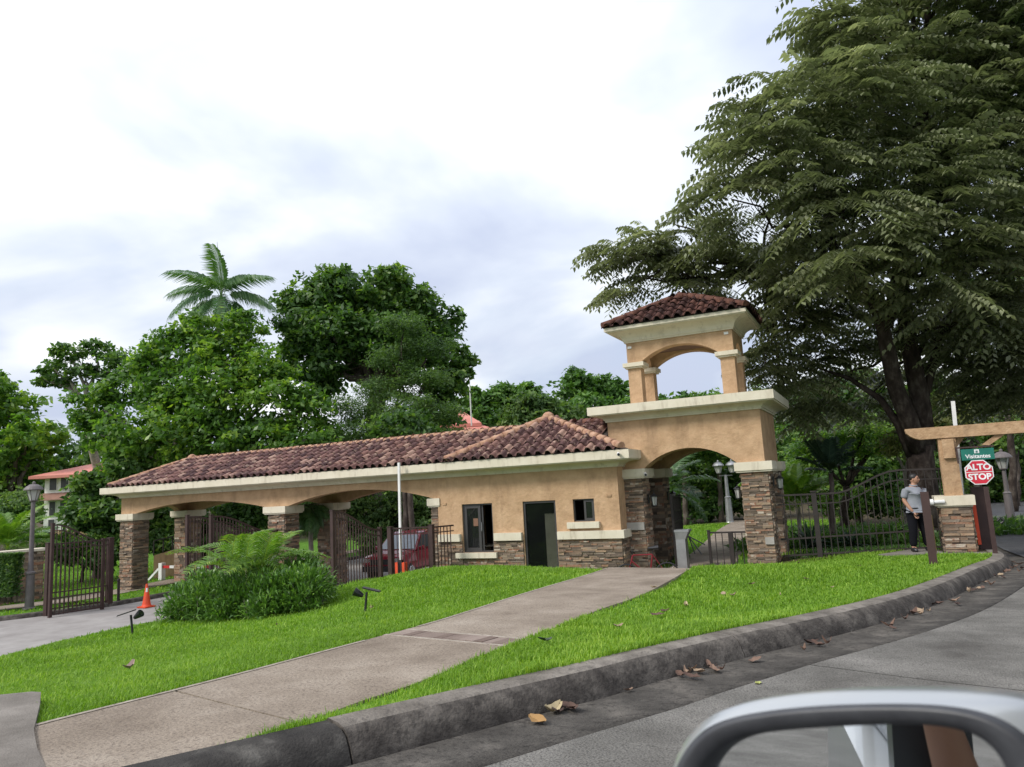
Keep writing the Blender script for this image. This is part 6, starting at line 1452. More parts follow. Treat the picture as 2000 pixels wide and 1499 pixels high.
palm('palm', 'pale palm tips between the tower pier and dark palm', gnd(1530, 28, 1040), tuple(atd(1528, 945, 28)), 15, 1.7, L_ARECA, trunk_r=.07, ll=.5, droop=.45, elev=(-.1, 1.2), seed=10)

# ---- the great tree on the right, with drooping compound leaves
def compound(blobs, n, parent, m, per=13):
    # fronds gathered in flat sprays along outward twigs, so that the crown is layered and open
    A = np.array([r ** 2 for _, r, _ in blobs]); A /= A.sum(); C, O = [], []; T = []
    for (c, r, sq), a in zip(blobs, A):
        k = int(n * a / per) + 2; d = rand_dir(k); s0 = c + d * (r * (.25 + .62 * rng.random(k) ** .6))[:, None] * np.array([1, 1, sq]); tn = rng.normal(0, .10, k)
        ou = d.copy(); ou[:, 2] = ou[:, 2] * .3 - .05; ou = unit(ou + rng.normal(size=(k, 3)) * np.array([.3, .3, .08])); sd = unit(np.cross(ou, np.array([0, 0, 1.])))
        q = np.repeat(np.arange(k), per); t = np.tile(np.linspace(0, 1, per), k); side = np.tile(np.where(np.arange(per) % 2 == 0, 1., -1.), k); ext = np.minimum(r * .9, 1.25)
        P = s0[q] + ou[q] * (t * ext)[:, None] + sd[q] * (side * .16 * (1 - t))[:, None]; P[:, 2] += .10 * np.sin(t * 3.1) + rng.normal(0, .07, len(q))
        hd = unit(ou[q] * (.45 + .6 * t)[:, None] + sd[q] * (side * (.95 - .75 * t))[:, None] + rng.normal(size=(len(q), 3)) * .14)
        C.append(P); O.append(hd); T.append(tn[q])
    C, O, T = np.vstack(C), np.vstack(O), np.concatenate(T); k = len(C)
    h = O.copy(); h[:, 2] = h[:, 2] * .5; h = unit(h)
    L = rng.uniform(.6, 1.15, k); s = unit(np.cross(h, np.array([0, 0, 1.]))); tone = np.clip(.36 + T + rng.normal(0, .17, k), 0, 1)
    Vs, Fs, Rs = [], [], []; off = 0; nl = 7
    for i in range(nl):
        u = (i + .6) / nl
        p = C + h * (L * u)[:, None]; p[:, 2] -= .38 * L * u ** 2
        for sg in (-1, 1):
            ln = .25 * L * (1.05 - .35 * abs(u - .55)) * rng.uniform(.85, 1.15, k)
            dr = unit(s * sg * .75 + h * .28 + np.array([0, 0, -1.]) * (.35 + .5 * rng.random(k))[:, None])
            nn = unit(np.cross(dr, h) * sg + rng.normal(size=(k, 3)) * .12)
            V, F = leaf_quads(p + dr * (ln / 2)[:, None], nn, dr, ln, ln * .44, .3); Vs.append(V); Fs.append(F + off); off += len(V); Rs.append(np.clip(tone + rng.normal(0, .06, k), 0, 1))
    return npobj('crown', np.vstack(Vs), np.vstack(Fs), m, parent, np.concatenate(Rs))
bt_base = np.array(atd(1800, 930, 22.5)); bt_base[2] = -2.4
BT = thing('great_tree', tuple(bt_base), 'great tree with drooping feathered leaves and split dark trunk on the right', 'tree')
blob_list = [(1800, 70, 22, 150), (1930, 60, 22, 150), (1690, 110, 21, 95), (1640, 60, 21, 55), (1860, -60, 22, 150), (1990, -40, 22, 140), (1720, -30, 22, 90), (1570, 225, 20.5, 85), (1500, 230, 20.5, 60), (1650, 230, 21, 120), (1800, 240, 22, 140), (1940, 230, 22, 140), (1455, 300, 20, 62), (1530, 320, 20, 85), (1430, 390, 20, 50), (1500, 415, 21.5, 80), (1640, 370, 19.5, 110), (1770, 390, 20, 120), (1910, 390, 20.5, 130),
             (1320, 440, 24.6, 36), (1360, 470, 24.6, 44), (1290, 490, 24.6, 44), (1230, 505, 24.6, 32), (1222, 560, 24.6, 28), (1290, 545, 24.8, 36), (1390, 520, 24.6, 54), (1205, 498, 24.6, 22), (1330, 555, 24.8, 30), (1440, 560, 24.6, 40), (1500, 500, 23.5, 60), (1575, 510, 22, 70), (1670, 500, 19, 80), (1790, 500, 19.5, 90), (1920, 520, 20, 110),
             (1525, 610, 24, 42), (1560, 640, 24, 52), (1510, 690, 24, 42), (1490, 740, 24, 34), (1560, 740, 24.5, 50), (1620, 700, 25, 50), (1640, 610, 24, 50), (1595, 570, 22.5, 50), (1850, 620, 23, 80), (1950, 620, 23, 100), (1900, 700, 24, 80), (1990, 740, 24, 80), (1820, 720, 25, 50), (1530, 800, 24.5, 34), (1600, 790, 25, 40), (1690, 800, 26, 36), (1980, 330, 21, 120), (2050, 500, 21, 140), (2060, 250, 22, 150), (2080, 700, 23, 110)]
bb = blobs_px(blob_list)
lo_ = [b for b, l in zip(bb, blob_list) if l[1] > 560]; hi_ = [b for b, l in zip(bb, blob_list) if l[1] <= 560]
compound(hi_, 9000, BT, L_BIG); compound(lo_, 2800, BT, L_BIG)
P_ = lambda x, y, d: Vector(atd(x, y, d))
mb = MB(); tr = [(Vector(bt_base) - Vector((0, 0, .4)), .62), (P_(1800, 930, 22.5), .50), (P_(1796, 870, 22.5), .44)]
mb.tube([p for p, _ in tr], [r * .82 for _, r in tr], 14)
mb.tube([P_(1793, 880, 22.4), P_(1775, 820, 22.3), P_(1750, 760, 22.2), P_(1735, 690, 22), P_(1722, 630, 22), P_(1700, 570, 21.8), P_(1670, 540, 21.5), P_(1600, 545, 22.6), P_(1500, 540, 24), P_(1420, 535, 24.6), P_(1300, 550, 24.8), P_(1240, 540, 24.8)], [.29, .27, .25, .23, .20, .17, .15, .12, .09, .07, .035, .02], 10)
mb.tube([P_(1808, 880, 22.6), P_(1800, 800, 22.7), P_(1785, 720, 22.8), P_(1770, 640, 22.8), P_(1762, 560, 22.6), P_(1790, 420, 22.4), P_(1800, 260, 22.2), P_(1810, 90, 22), P_(1815, -60, 22)], [.30, .29, .27, .24, .21, .22, .17, .11, .06], 10)
mb.tube([P_(1731, 640, 22), P_(1745, 580, 21.8), P_(1752, 530, 21.5), P_(1750, 500, 21.2), P_(1768, 470, 20.8)], [.19, .17, .14, .09, .05], 9)
mb.tube([P_(1780, 890, 22.5), P_(1755, 830, 22.6), P_(1720, 780, 22.8), P_(1660, 740, 23.4), P_(1600, 720, 24)], [.16, .13, .10, .07, .03], 8)
mb.tube([P_(1806, 780, 22.7), P_(1820, 720, 22.8), P_(1840, 640, 22.8), P_(1900, 560, 22.4), P_(1990, 480, 22)], [.12, .12, .12, .12, .05], 8)
mb.build('trunk', BARKD, BT, smooth=True)
mb = MB(); hubs = [P_(1760, 560, 22.4), P_(1800, 260, 22.2), P_(1670, 540, 21.5), P_(1790, 420, 22.4), P_(1500, 540, 24), P_(1840, 640, 22.8), P_(1808, 90, 22)]
for c, rr, _ in bb:
    c = Vector(c); h_ = min(hubs, key=lambda q: (q - c).length); pts = limb(mb, h_, c, .075, .02, 6, sag=.06)
    for q in range(2): limb(mb, pts[4], c + Vector(rand_dir(1)[0]) * float(rr) * .8, .022, .006, 4)
mb.build('branches', BARKD, BT, smooth=True)

# ---- woods behind the fence and round the park
for lab, bl, bx_, bd_, m, n, sz, kw in [
    ('vine-covered mass of dark foliage behind the dark palm', [(1640, 850, 33, 60), (1720, 850, 33, 62), (1680, 920, 32, 60), (1760, 920, 32, 50), (1600, 900, 33, 50), (1560, 850, 34, 46), (1730, 970, 31, 45), (1650, 980, 31, 45)], 1680, 33, L_DEEP, 22000, .20, dict(asp=.6)),
    ('light fern-leaved tree with flat sprays behind the fence', [(1560, 880, 29, 34, .4), (1620, 850, 29, 44, .35), (1690, 838, 29, 50, .35), (1700, 880, 29, 36, .35), (1760, 850, 29, 36, .4)], 1640, 29, L_MID, 9000, .17, dict(asp=.35, up=1.2)),
    ('olive thin-leaved tree left of the portal beam', [(1770, 855, 26, 22), (1745, 870, 26, 18), (1790, 890, 26, 20)], 1775, 26.5, L_OLIVE, 1800, .22, dict(asp=.2)),
    ('olive pale-limbed tree above the portal beam', [(1850, 790, 42, 34), (1900, 780, 42, 40), (1960, 790, 42, 44), (1880, 820, 41, 32), (1940, 830, 41, 36), (1990, 820, 41, 36), (1840, 830, 41, 26), (2040, 790, 42, 50)], 1905, 42, L_OLIVE, 8500, .34, dict(asp=.28)),
    ('bright young tree with sunlit leaves at the right edge', [(1940, 590, 34, 50), (1990, 560, 34, 50), (1960, 660, 34, 50), (1900, 640, 34, 34), (1860, 560, 34, 26), (2030, 620, 34, 60)], 1980, 34, L_LIGHT, 7000, .28, dict(asp=.5)),
    ('shaded tree behind the sign, right of the trunk', [(1900, 900, 44, 50), (1960, 890, 44, 60), (1850, 890, 43, 50), (1990, 960, 43, 40), (2040, 900, 44, 70), (1930, 960, 43, 36), (1860, 960, 42, 30)], 1960, 44, L_DEEP, 15000, .32, dict(asp=.5)),
    ('dark glossy tree through the arch, right of the arching palm', [(1400, 930, 44, 46), (1350, 900, 45, 46), (1440, 900, 45, 46), (1310, 930, 44, 40), (1390, 985, 43, 38), (1450, 970, 44, 40), (1340, 990, 42, 34), (1480, 930, 45, 50), (1520, 890, 45, 50)], 1380, 44, L_DEEP, 17000, .30, dict(asp=.5)),
    ('dark understorey tree behind the arch piers', [(1240, 900, 44, 50), (1280, 960, 43, 40), (1250, 850, 46, 40), (1290, 860, 46, 40), (1350, 860, 46, 40)], 1270, 44, L_FEATH, 10000, .32, dict(asp=.5)),
    ('tall backing tree right of the tower', [(1500, 800, 42, 50), (1560, 790, 42, 50), (1620, 780, 42, 55), (1680, 760, 42, 50), (1740, 780, 42, 55), (1790, 840, 42, 50), (1540, 860, 41, 60), (1830, 770, 43, 50)], 1620, 42, L_DEEP, 15000, .34, dict(asp=.5)),
    ('deep green bush filling the left carport bay', [(350, 1010, 36, 42), (310, 1030, 36, 36), (400, 1040, 36, 36), (450, 1010, 37, 40), (500, 1000, 37, 40), (480, 1050, 36, 36)], 390, 36.5, L_DEEP, 15000, .28, dict(asp=.55)),
    ('deep green bush filling the second carport bay', [(700, 1010, 37, 42), (760, 1000, 37, 42), (640, 1010, 37, 42), (820, 1000, 37, 42), (580, 1010, 37, 38), (730, 1050, 36, 36), (840, 1040, 36, 34), (800, 970, 38, 42), (680, 970, 38, 42)], 720, 37, L_FEATH, 18000, .25, dict(asp=.45))]:
    tree('tree' if 'tree' in lab else 'bush', lab, bl, gnd(bx_, bd_), n, sz, m, bark=BARKP if 'pale' in lab or 'olive' in lab else BARKD, r=.16, cat='tree' if 'tree' in lab else 'bush', **kw)
for px, d, lab in ((790, 35.5, 'left of two mottled trunks above the maroon car'), (803, 35.5, 'right of two mottled trunks above the maroon car'), (1409, 41.5, 'slender leaning trunk beside the path through the arch'), (1992, 38, 'pale straight trunk at the right edge beyond the stop sign'), (1968, 46, 'thin pale trunk behind the right lamp post'), (1340, 41, 'dark stump-like trunk in the park left of the path')):
    b = gnd(px, d); tp2 = atd(px - 6, 880 if px < 1300 or px > 1900 else 905, d); t = thing('tree', b, lab, 'tree'); mb = MB(); limb(mb, Vector(b) - Vector((0, 0, .2)), tp2, .17, .11, 9, wob=.03); mb.build('trunk', BARK, t, smooth=True)
    foliage('crown', [(tp2 + np.array([0, 0, .9]), 1.5, .7)], 1600, .3, L_DEEP, t)
# far-off wood closing the view
fb = []
for x in range(-260, 2300, 60):
    D = 72 + 10 * math.sin(x * .013); yb = 905 if x < 900 else (880 if x < 1300 else 830)
    fb.append((x, yb + 25 * math.sin(x * .05), D, 62)); fb.append((x + 30, yb + 75, D - 6, 62))
o = foliage('woods', blobs_px(fb), 90000, .62, L_DEEP, None, asp=.6); o['kind'] = 'stuff'
for lab, bl, bx_, bd_, n in [('dark bush under the white house, behind the open gate leaf', [(115, 1064, 33, 24), (150, 1062, 33, 28), (190, 1065, 33, 30), (225, 1070, 33, 26), (130, 1085, 32.5, 22), (200, 1095, 32.5, 22)], 160, 33, 8000),
    ('low dark bush right of the left carport pillar', [(315, 1060, 34.5, 24), (350, 1065, 34.5, 22)], 330, 34.6, 3000),
    ('grey-green round bush at the far left under the dark tree', [(40, 985, 40, 36), (20, 1010, 40, 34)], 40, 40, 5000)]:
    tree('bush', lab, bl, gnd(bx_, bd_), n, .2, L_FEATH if 'grey' in lab else L_DEEP, bark=BARKD, r=.08, cat='bush')
# hedge on the far left
def hedge(name, label, x0, x1, y0, y1, d, n):
    a, b = atd(x0, y1, d), atd(x1, y1, d); z1 = float(atd(x0, y0, d)[2]); z0 = float(a[2]); t = thing(name, tuple(b), label, 'hedge'); u = unit((b - a)[None])[0]; u[2] = 0; nrm = np.array([-u[1], u[0], 0]); L = np.linalg.norm((b - a)[:2])
    p = a + u * rng.uniform(0, L, n)[:, None] + nrm * (.6 * rng.random(n) ** 2)[:, None]; p[:, 2] = z0 + (z1 - z0) * (1 - rng.random(n) ** 2.0)
    nn = unit(rng.normal(size=(n, 3)) * .6 - nrm * .5 + np.array([0, 0, .6])); ln = rng.uniform(.08, .16, n); V, F = leaf_quads(p, nn, rand_dir(n), ln, ln * .6, -.2); npobj('foliage', V, F, L_DEEP, t, np.clip(rng.normal(.42, .18, n), 0, 1))
    mb = MB()
    for q in np.linspace(.1, .9, 7): c = a + u * L * q + nrm * .5; mb.tube([(c[0], c[1], z0 - .2), (c[0], c[1], z0 + (z1 - z0) * .7)], .03, 5)
    mb.build('stems', BARK, t)['kind'] = 'stuff'
hedge('hedge', 'clipped dark green hedge at the far left edge before the stone wall', -60, 22, 1088, 1170, 24.2, 12000)

# ---- the lance-leaved bush with an areca palm in the lawn
def lance(P, D, ln, wd, name, m, parent, rnd, arch=.35):
    n = len(P); D = unit(D); S = unit(np.cross(D, np.array([0, 0, 1.]) + rng.normal(size=(n, 3)) * .3)); w = wd[:, None] / 2; l = ln[:, None]
    a, b, c = P, P + D * l * .45, P + D * l; c = c - np.array([0, 0, 1.]) * (arch * ln)[:, None]
    V = np.stack([a - S * w * .35, a + S * w * .35, b + S * w, b - S * w, c], 1).reshape(-1, 3); k = np.arange(n)[:, None] * 5
    return npobj(name, V, np.vstack([k + [0, 1, 2], k + [0, 2, 3], k + [3, 2, 4]]), m, parent, np.tile(rnd, 3))
bc_ = atd(485, 1205, 15.0); bush = thing('bush', (bc_[0], bc_[1], gz(bc_[0], bc_[1])), 'rounded lance-leaved bush in the lawn with an areca palm growing from it', 'bush')
Bs = []
for (x, y, d, rp) in [(365, 1185, 14.9, 42), (420, 1175, 14.7, 48), (480, 1168, 14.6, 50), (540, 1160, 14.5, 50), (590, 1150, 14.5, 48), (615, 1150, 14.9, 32), (350, 1205, 14.9, 32), (440, 1200, 14.2, 34), (520, 1190, 14.0, 36), (590, 1175, 14.1, 32), (400, 1160, 15.8, 44), (500, 1140, 15.8, 52), (590, 1125, 15.6, 42)]:
    Bs.append((atd(x, y, d), rp * d / FPX, .9))
P, O, T = scatter(Bs, 21000, clump=.07, per=9, lo=.62); zg = ground_z(P[:, :2]); kp = P[:, 2] > zg + .05; P, O, T = P[kp], O[kp], T[kp]; n = len(P)
Dv = O * .55 + np.array([0, 0, .65]) + rng.normal(size=(n, 3)) * .35
lance(P, Dv, rng.uniform(.12, .20, n), rng.uniform(.026, .040, n), 'foliage', L_BUSH, bush, np.clip(.46 + T * .6 + rng.normal(0, .20, n), 0, 1))
mb = MB()
for q in range(90):
    i = rng.integers(n); p = P[i]; g = gz(p[0], p[1]); mb.tube([(p[0], p[1], g - .03), (p[0] + rng.normal() * .03, p[1], g + (p[2] - g) * .9)], .008, 4)
mb.build('stems', BARKP, bush)['kind'] = 'stuff'
ac = atd(490, 1120, 15.2)
palm('areca_palm', 'areca palm with bright arching fronds growing out of the lance-leaved bush', (ac[0], ac[1], gz(ac[0], ac[1])), tuple(ac), 28, 1.5, L_ARECA, trunk_r=.02, lw=.034, ll=.40, droop=.62, elev=(.22, 1.30), nl=26, seed=12, stems=4, hang=.3, vshape=.34)
# ---- plants behind the fence
def rosette(px, py, d, n, ln, wd, m, label, name='agave', cat='plant', lift=.5, arch=.25):
    b = np.array(gnd(px, d, py)); t = thing(name, tuple(b), label, cat); az = rng.uniform(0, 2 * np.pi, n); el = rng.uniform(.1, 1.35, n)
    D = np.c_[np.cos(az) * np.cos(el), np.sin(az) * np.cos(el), np.sin(el)]; lance(np.tile(b + [0, 0, .05], (n, 1)) + rng.normal(size=(n, 3)) * .04, D, ln * rng.uniform(.7, 1.1, n), wd * rng.uniform(.8, 1.2, n), 'foliage', m, t, np.clip(rng.normal(.45, .18, n), 0, 1), arch)
    mb = MB(); mb.tube([b - [0, 0, .1], b + [0, 0, .15]], .05, 6); mb.build('stem', BARK, t)
rosette(1582, 1055, 22.3, 46, 1.15, .09, L_DARKPLANT, 'spiky dark agave behind the fence, nearest the arch')
rosette(1660, 1050, 22.0, 40, .85, .08, L_DARKPLANT, 'spiky dark agave behind the fence, below the dark palm')
rosette(1745, 1040, 22.3, 50, 1.15, .13, L_LIGHT, 'broad-leaved green plant behind the guard', 'ginger_plant', arch=.45)
rosette(1715, 1050, 22.6, 30, .9, .12, L_MID, 'fresh green strap-leaved plant left of the guard', 'ginger_plant', arch=.5)
rosette(1612, 1040, 22.8, 26, .7, .28, L_MID, 'broad heart-leaved plant between two agaves', 'philodendron', arch=.3)
rosette(1535, 1030, 23.5, 30, .6, .10, L_DEEP, 'small leafy plant by the right arch pier behind the fence', 'shrub', arch=.3)
rosette(718, 1090, 24.5, 44, .8, .06, L_MID, 'grassy clump by the driveway seen through the right gate leaf', 'shrub', arch=.5)
rosette(1330, 1050, 22.8, 40, .55, .06, L_DEEP, 'dark leafy plant at the path edge inside the arch', 'shrub', arch=.4)
# ground cover under the trees behind the fence
n = 9000; P = np.c_[rng.uniform(-2.3, 3.0, n), rng.uniform(20.9, 24.5, n)]; n2 = 9000; P = np.vstack([P, np.c_[rng.uniform(-4.5, 6.5, n2), rng.uniform(24.5, 33, n2)]]); P = P[~((P[:, 0] > 2.4) & (P[:, 1] < 28))]; n = len(P); big = P[:, 1] > 24.5; P = np.c_[P, ground_z(P)]
o = lance(P, np.c_[rng.normal(size=(n, 2)) * .8, rng.uniform(.2, 1, n) + .8 * big], rng.uniform(.08, .22, n) * (1 + 2.6 * big), rng.uniform(.02, .04, n) * (1 + 1.6 * big), 'ground_cover', L_DEEP, None, np.clip(rng.normal(.35, .2, n), 0, 1)); o['kind'] = 'stuff'

# ================================================================== fallen leaves
def leaf_mesh(k, L=.2, W_=.085, curl=.5):
    r = random.Random(k); V = []; F = []; n = 6
    for i in range(n + 1):
        t = i / n; w = W_ * math.sin(math.pi * min(.97, t * .9 + .06)) ** .8 * r.uniform(.8, 1.15) / 2; x = (t - .5) * L; z = .012 + curl * .06 * (2 * t - 1) ** 2 + r.uniform(-.006, .008)
        V += [(x, -w, z + curl * w * r.uniform(.3, 1)), (x, 0, z - .004), (x, w, z + curl * w * r.uniform(.1, .9))]
    F = [(i * 3 + j, i * 3 + j + 1, i * 3 + j + 4, i * 3 + j + 3) for i in range(n) for j in range(2)]
    V += [(L * .5, 0, V[-2][2]), (L * .62, .01, V[-2][2] + .012), (L * .5, .004, V[-2][2] + .004)]; F.append((len(V) - 3, len(V) - 2, len(V) - 1))
    me = bpy.data.meshes.new('dry_leaf'); me.from_pydata(V, [], F); me.materials.append(DRYLEAF); return me
LM = [leaf_mesh(k, *a) for k, a in enumerate([(.20, .09, .6), (.26, .11, .9), (.16, .06, 1.2), (.22, .12, .4), (.18, .07, 1.5)])]
PALELEAF = flat('pale_leaf', (0.42, 0.34, 0.20), .8); GREENLEAF = flat('yellow_green_leaf', (0.42, 0.45, 0.13), .7)
def put_leaf(P, label, group, s=1.0, m=None, me=None):
    me = me or random.choice(LM)
    if m: me = me.copy(); me.materials.clear(); me.materials.append(m)
    o = bpy.data.objects.new('dry_leaf', me); COL.objects.link(o); o.location = tuple(P); o.rotation_euler = (random.uniform(-.25, .25), random.uniform(-.2, .2), random.uniform(0, 6.28)); o.scale = (s, s, s * random.uniform(.8, 1.4))
    tag(o, label, 'fallen leaf', group); return o
def road_leaf(px, py, s, label='dry brown leaf lying in the gutter below the kerb', group='dry leaves in the gutter', **k):
    P = solve_z(px, py, lambda P: road_z(P[0], P[1])); put_leaf(P + np.array([0, 0, .004]), label, group, s * .78, **k)
for x, y, s in [(1342, 1318, 1.0), (1352, 1326, 1.0), (1365, 1316, .9), (1348, 1312, 1.0), (1330, 1322, .8), (1395, 1312, .9), (1410, 1311, .7), (1388, 1305, .7), (1475, 1292, .8), (1583, 1258, .9), (1600, 1262, .8), (1615, 1260, .8), (1572, 1272, .6), (1740, 1226, 1.1), (1745, 1230, .8), (1768, 1212, .7), (1785, 1200, .9), (1795, 1196, .9), (1800, 1202, .8), (1815, 1196, .6), (1822, 1183, 1.0), (1830, 1180, .8), (1865, 1176, .8), (1870, 1182, .7), (1893, 1158, .9), (1900, 1155, .9), (1912, 1152, .8), (1920, 1150, .8), (1935, 1144, .8), (1945, 1128, .9), (1955, 1124, .9), (1962, 1120, .9), (1970, 1116, .8), (1978, 1112, .9), (1985, 1108, .8), (1992, 1104, .8), (1960, 1130, .8), (1980, 1100, .7), (1090, 1391, .9), (1105, 1385, 1.1), (1120, 1388, .9), (1228, 1352, .6), (1990, 1118, .8), (1997, 1112, .8), (1925, 1140, .8)]:
    w_ = next(w for lim, w in ((1130, 'in the nearest gutter cluster'), (1300, 'alone between the two nearest gutter clusters'), (1440, 'in the large gutter cluster in mid kerb'), (1530, 'just past the middle gutter cluster'), (1700, 'in the gutter cluster before the kerb bend'), (1850, 'along the gutter at the kerb bend'), (1940, 'in the gutter near the sign post'), (3000, 'in the leaf drift at the far kerb end')) if x < lim)
    road_leaf(x, y, s, label='dry brown leaf ' + w_)
road_leaf(1078, 1393, 1.1, 'pale curled leaf in the gutter, largest of the nearest cluster', None, m=PALELEAF); road_leaf(1050, 1411, 1.0, 'ochre curled leaf at the left end of the nearest gutter cluster', None, m=flat('ochre_leaf', (.34, .19, .06)))
road_leaf(1481, 1338, .5, 'small yellow-green leaf lying flat on the concrete road', None, m=GREENLEAF, me=LM[3])
def lawn_leaf(px, py, d, s, label='dry leaf lying on the lawn near the kerb', group='dry leaves on the lawn', **k):
    P = atd(px, py, d); P[2] = gz(P[0], P[1]) + .045; put_leaf(P, label, group, s, **k)
for x, y, d, s in [(1285, 1224, 8.6, .7), (1300, 1209, 9.0, .45), (1210, 1262, 7.6, .5), (1414, 1168, 10.8, .6), (1468, 1138, 12, .6), (1433, 1174, 10.6, .4), (1575, 1134, 12.6, .5), (1628, 1174, 11, .4), (1560, 1096, 15, .5), (1680, 1112, 14, .5), (1700, 1110, 14.2, .4), (540, 1217, 12, .4)]: lawn_leaf(x, y, d, s)
lawn_leaf(1340, 1198, 9.6, .6, 'yellow narrow leaf on the lawn right of the path', None, m=PALELEAF); lawn_leaf(1277, 1154, 11.4, .6, 'pale leaf at the right edge of the footpath', None, m=PALELEAF)
lawn_leaf(1527, 1182, 10.4, .5, 'narrow pale leaf standing in the middle of the right lawn', None, m=PALELEAF); lawn_leaf(725, 1190, 12.2, .7, 'yellow strip leaf beside the right spotlight stake', None, m=PALELEAF)
lawn_leaf(253, 1312, 8.5, .85, 'large pinkish dry leaf on the left lawn', None, m=flat('pink_leaf', (.34, .24, .20))); lawn_leaf(1066, 1284, 6.9, .75, 'folded dark green leaf on the verge above the kerb', None, m=flat('dark_leaf', (.05, .07, .04)))

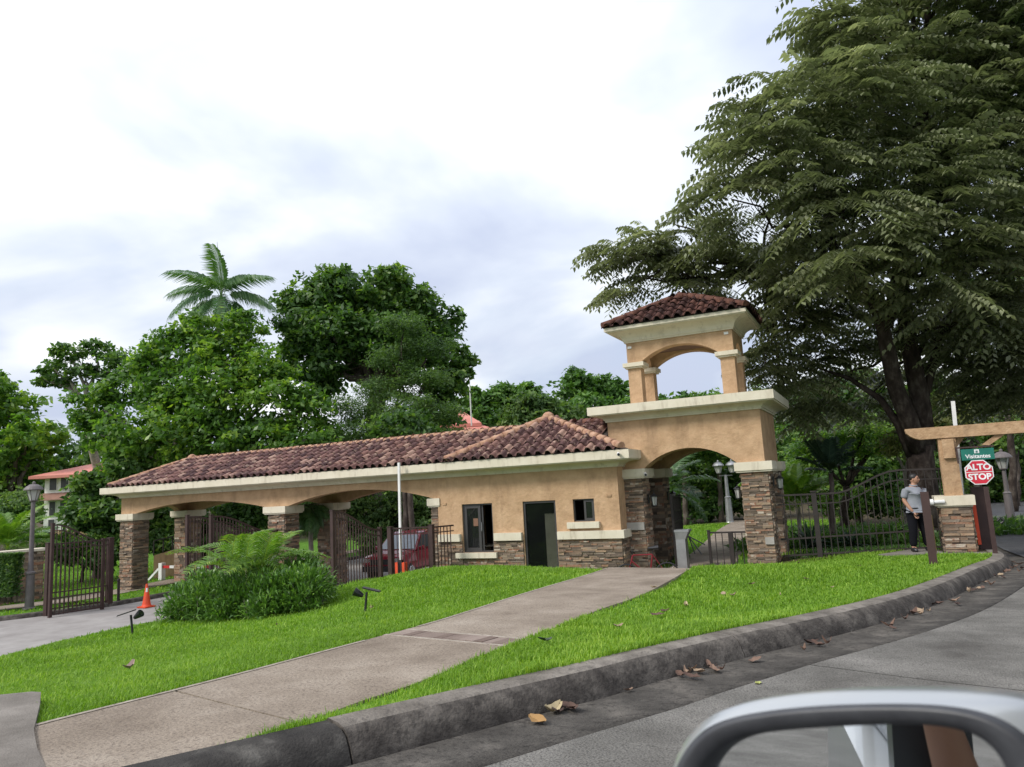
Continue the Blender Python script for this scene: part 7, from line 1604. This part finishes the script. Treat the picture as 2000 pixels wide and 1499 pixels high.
# ================================================================== the car the photograph is taken from
def own_car():
    rr = Vector((RT[0], RT[1], 0)).normalized(); ff = Vector((FH[0], FH[1], 0)); cf = rr * math.sin(math.radians(62)) + ff * math.cos(math.radians(62)); lf = Vector((-cf.y, cf.x, 0)); U = Vector((0, 0, 1))
    t = thing('silver_car', (0, 0, -1.5), 'silver car at the lower right, its black-rimmed wing mirror in view', 'car')
    Q = lambda c, l, z: cf * c + lf * l + U * z
    # wing mirror, laid out in a frame facing the driver
    D = .46; C0 = Vector(ray(1668, 1560)) * D; din = C0.normalized()
    refl = (cf * MIRR[0] + lf * MIRR[1] + U * MIRR[2]).normalized(); nrm = (refl - din).normalized()      # the glass shows the driver the flank and the road behind
    ax = (Vector(RT) - nrm * Vector(RT).dot(nrm)).normalized(); ay = nrm.cross(ax)
    def ring(pts, back, s=1.0):
        cxm = sum(p[0] for p in pts) / len(pts); cym = sum(p[1] for p in pts) / len(pts); out = []
        for (x, y) in pts:
            d = Vector(ray(cxm + (x - cxm) * s, cym + (y - cym) * s)); out.append(d * (C0.dot(nrm) / d.dot(nrm)) - nrm * back)
        return out
    def rounded(pts, it=3):
        P = np.array(pts, float)
        for _ in range(it):
            nx_ = np.roll(P, -1, 0); P = np.stack([P * .75 + nx_ * .25, P * .25 + nx_ * .75], 1).reshape(-1, 2)
        return [tuple(p) for p in P]
    shell = rounded([(1300, 1520), (1335, 1440), (1400, 1385), (1560, 1357), (1760, 1352), (1920, 1358), (2020, 1380), (2080, 1430), (2100, 1520), (2060, 1640), (1900, 1730), (1600, 1740), (1380, 1700), (1300, 1610)])
    bez0 = rounded([(1312, 1522), (1345, 1452), (1405, 1402), (1560, 1377), (1760, 1370), (1890, 1378), (1975, 1405), (2040, 1460), (2055, 1530), (2020, 1630), (1880, 1712), (1600, 1722), (1392, 1686), (1314, 1606)])
    glass = rounded([(1375, 1520), (1400, 1478), (1450, 1440), (1560, 1424), (1760, 1414), (1860, 1420), (1925, 1445), (1965, 1500), (1960, 1560), (1920, 1630), (1800, 1670), (1600, 1680), (1440, 1660), (1378, 1590)])
    def loft(rings, name, m, cap=False, par=None):
        n = len(rings[0]); mb = MB(); V = [p for r_ in rings for p in r_]; F = [(i * n + k, i * n + (k + 1) % n, (i + 1) * n + (k + 1) % n, (i + 1) * n + k) for i in range(len(rings) - 1) for k in range(n)]
        if cap: F.append(tuple((len(rings) - 1) * n + k for k in range(n)))
        mb.add(V, F); return mb.build(name, m, par or t, smooth=True, fix=True)
    mir = loft([ring(bez0, -.004, .992), ring(shell, .004), ring(shell, .022, 1.008), ring(shell, .05, .97), ring(shell, .08, .85), ring(shell, .10, .6), ring(shell, .108, .25)], 'wing_mirror', SILVER, True)
    loft([ring(bez0, .002, .995), ring(bez0, -.010, .975), ring(bez0, -.012, .93), ring(glass, -.006, 1.03), ring(glass, .008, 1.005), ring(glass, .014, .98)], 'bezel', BEZEL, False, mir)
    gp = ring(glass, .010, 1.0); n = len(gp); mb = MB()
    mb.add(gp, [tuple(range(n))]); mo = mb.build('mirror_glass', MIRROR, mir)
    if mo.data.polygons[0].normal.dot(nrm) < 0: mo.data.flip_normals()
    def prism(poly, l0, l1, name, m, par=t):
        k = len(poly); mb = MB(); mb.add([Q(c, l0, z) for c, z in poly] + [Q(c, l1, z) for c, z in poly], [tuple(range(k)), tuple(range(2 * k - 1, k - 1, -1))] + [(i, (i + 1) % k, k + (i + 1) % k, k + i) for i in range(k)]); return mb.build(name, m, par, fix=True)
    # flank, doors, pillars and roof of the car; the driver's window is open
    dr_ = prism([(.62, -.36), (-.50, -.31), (-.50, -1.15), (.55, -1.15)], .17, .26, 'front_door', SILVER)
    prism([(.58, -.357), (-.49, -.309), (-.49, -.33), (.58, -.378)], .262, .272, 'window_seal', BLACK, dr_)
    prism([(-.26, -.40), (-.44, -.39), (-.44, -.43), (-.26, -.44)], .262, .30, 'door_handle', SILVER, dr_)
    prism([(-.508, -.31), (-1.45, -.27), (-1.45, -.95), (-1.2, -1.15), (-.508, -1.15)], .17, .262, 'rear_door', SILVER)
    prism([(-.54, -.305), (-.62, -.30), (-.64, .30), (-.56, .31)], .10, .22, 'centre_pillar', BLACK)
    prism([(-1.458, -.27), (-2.3, -.30), (-2.45, -.42), (-2.45, -.9), (-1.458, -.95)], .02, .25, 'rear_wing', SILVER)
    prism([(-1.30, .27), (-1.46, -.27), (-1.75, -.28), (-1.5, .26)], .10, .20, 'rear_pillar', SILVER)
    prism([(-.62, -.30), (-1.40, -.268), (-1.25, .20), (-.62, .28)], .18, .185, 'rear_window', GLASS)
    prism([(.64, -.395), (.76, -.395), (.60, .32), (.50, .32)], .10, .20, 'windscreen_pillar', SILVER)
    prism([(.60, .325), (-1.4, .26), (-1.4, .33), (.58, .39)], -.9, .20, 'roof', SILVER)
    prism([(.70, -.41), (1.75, -.55), (1.75, -1.1), (.66, -1.15)], -1.3, .24, 'bonnet', SILVER)
    prism([(-1.0, -.62), (-.45, -.62), (-.62, .18), (-.88, .18)], -.55, -.08, 'seat', BLACK)
    mb = MB(); mb.tube([Q(-.5, .12, .22), Q(-.35, -.05, -.2), Q(-.25, -.2, -.55)], .012, 6); mb.build('seat_belt', BLACK, t)
    return Q, cf, lf
MIRR = (-.95, -.06, -.14)
Qc, cf_, lf_ = own_car()
def forearm():
    o0 = Qc(-.5, .15, -.33); t = thing('person', tuple(o0), 'bare forearm of the driver reflected in the wing mirror', 'person')
    J = [Qc(-.72, -.08, -.24), Qc(-.56, .07, -.40), Qc(-.50, .13, -.30), Qc(-.43, .165, -.19), Qc(-.39, .17, -.13)]; E = [(0, 1), (1, 2), (2, 3), (3, 4)]; R_ = [.046, .042, .038, .027, .029]
    dr = (J[4] - J[3]).normalized(); ac = dr.cross(Vector((0, 0, 1))).normalized()
    for k, ln in enumerate((.05, .06, .058, .045)):
        o_ = ac * (.027 - .018 * k); i0 = len(J); J += [J[4] + dr * .035 + o_, J[4] + dr * (.035 + ln) + o_]; E += [(4, i0), (i0, i0 + 1)]; R_ += [.009, .008]
    i0 = len(J); J += [J[4] + ac * .04 + dr * .01, J[4] + ac * .05 + dr * .045]; E += [(4, i0), (i0, i0 + 1)]; R_ += [.011, .010]
    skin('arm', [p - o0 for p in J], E, R_, SKIN, t)
forearm()
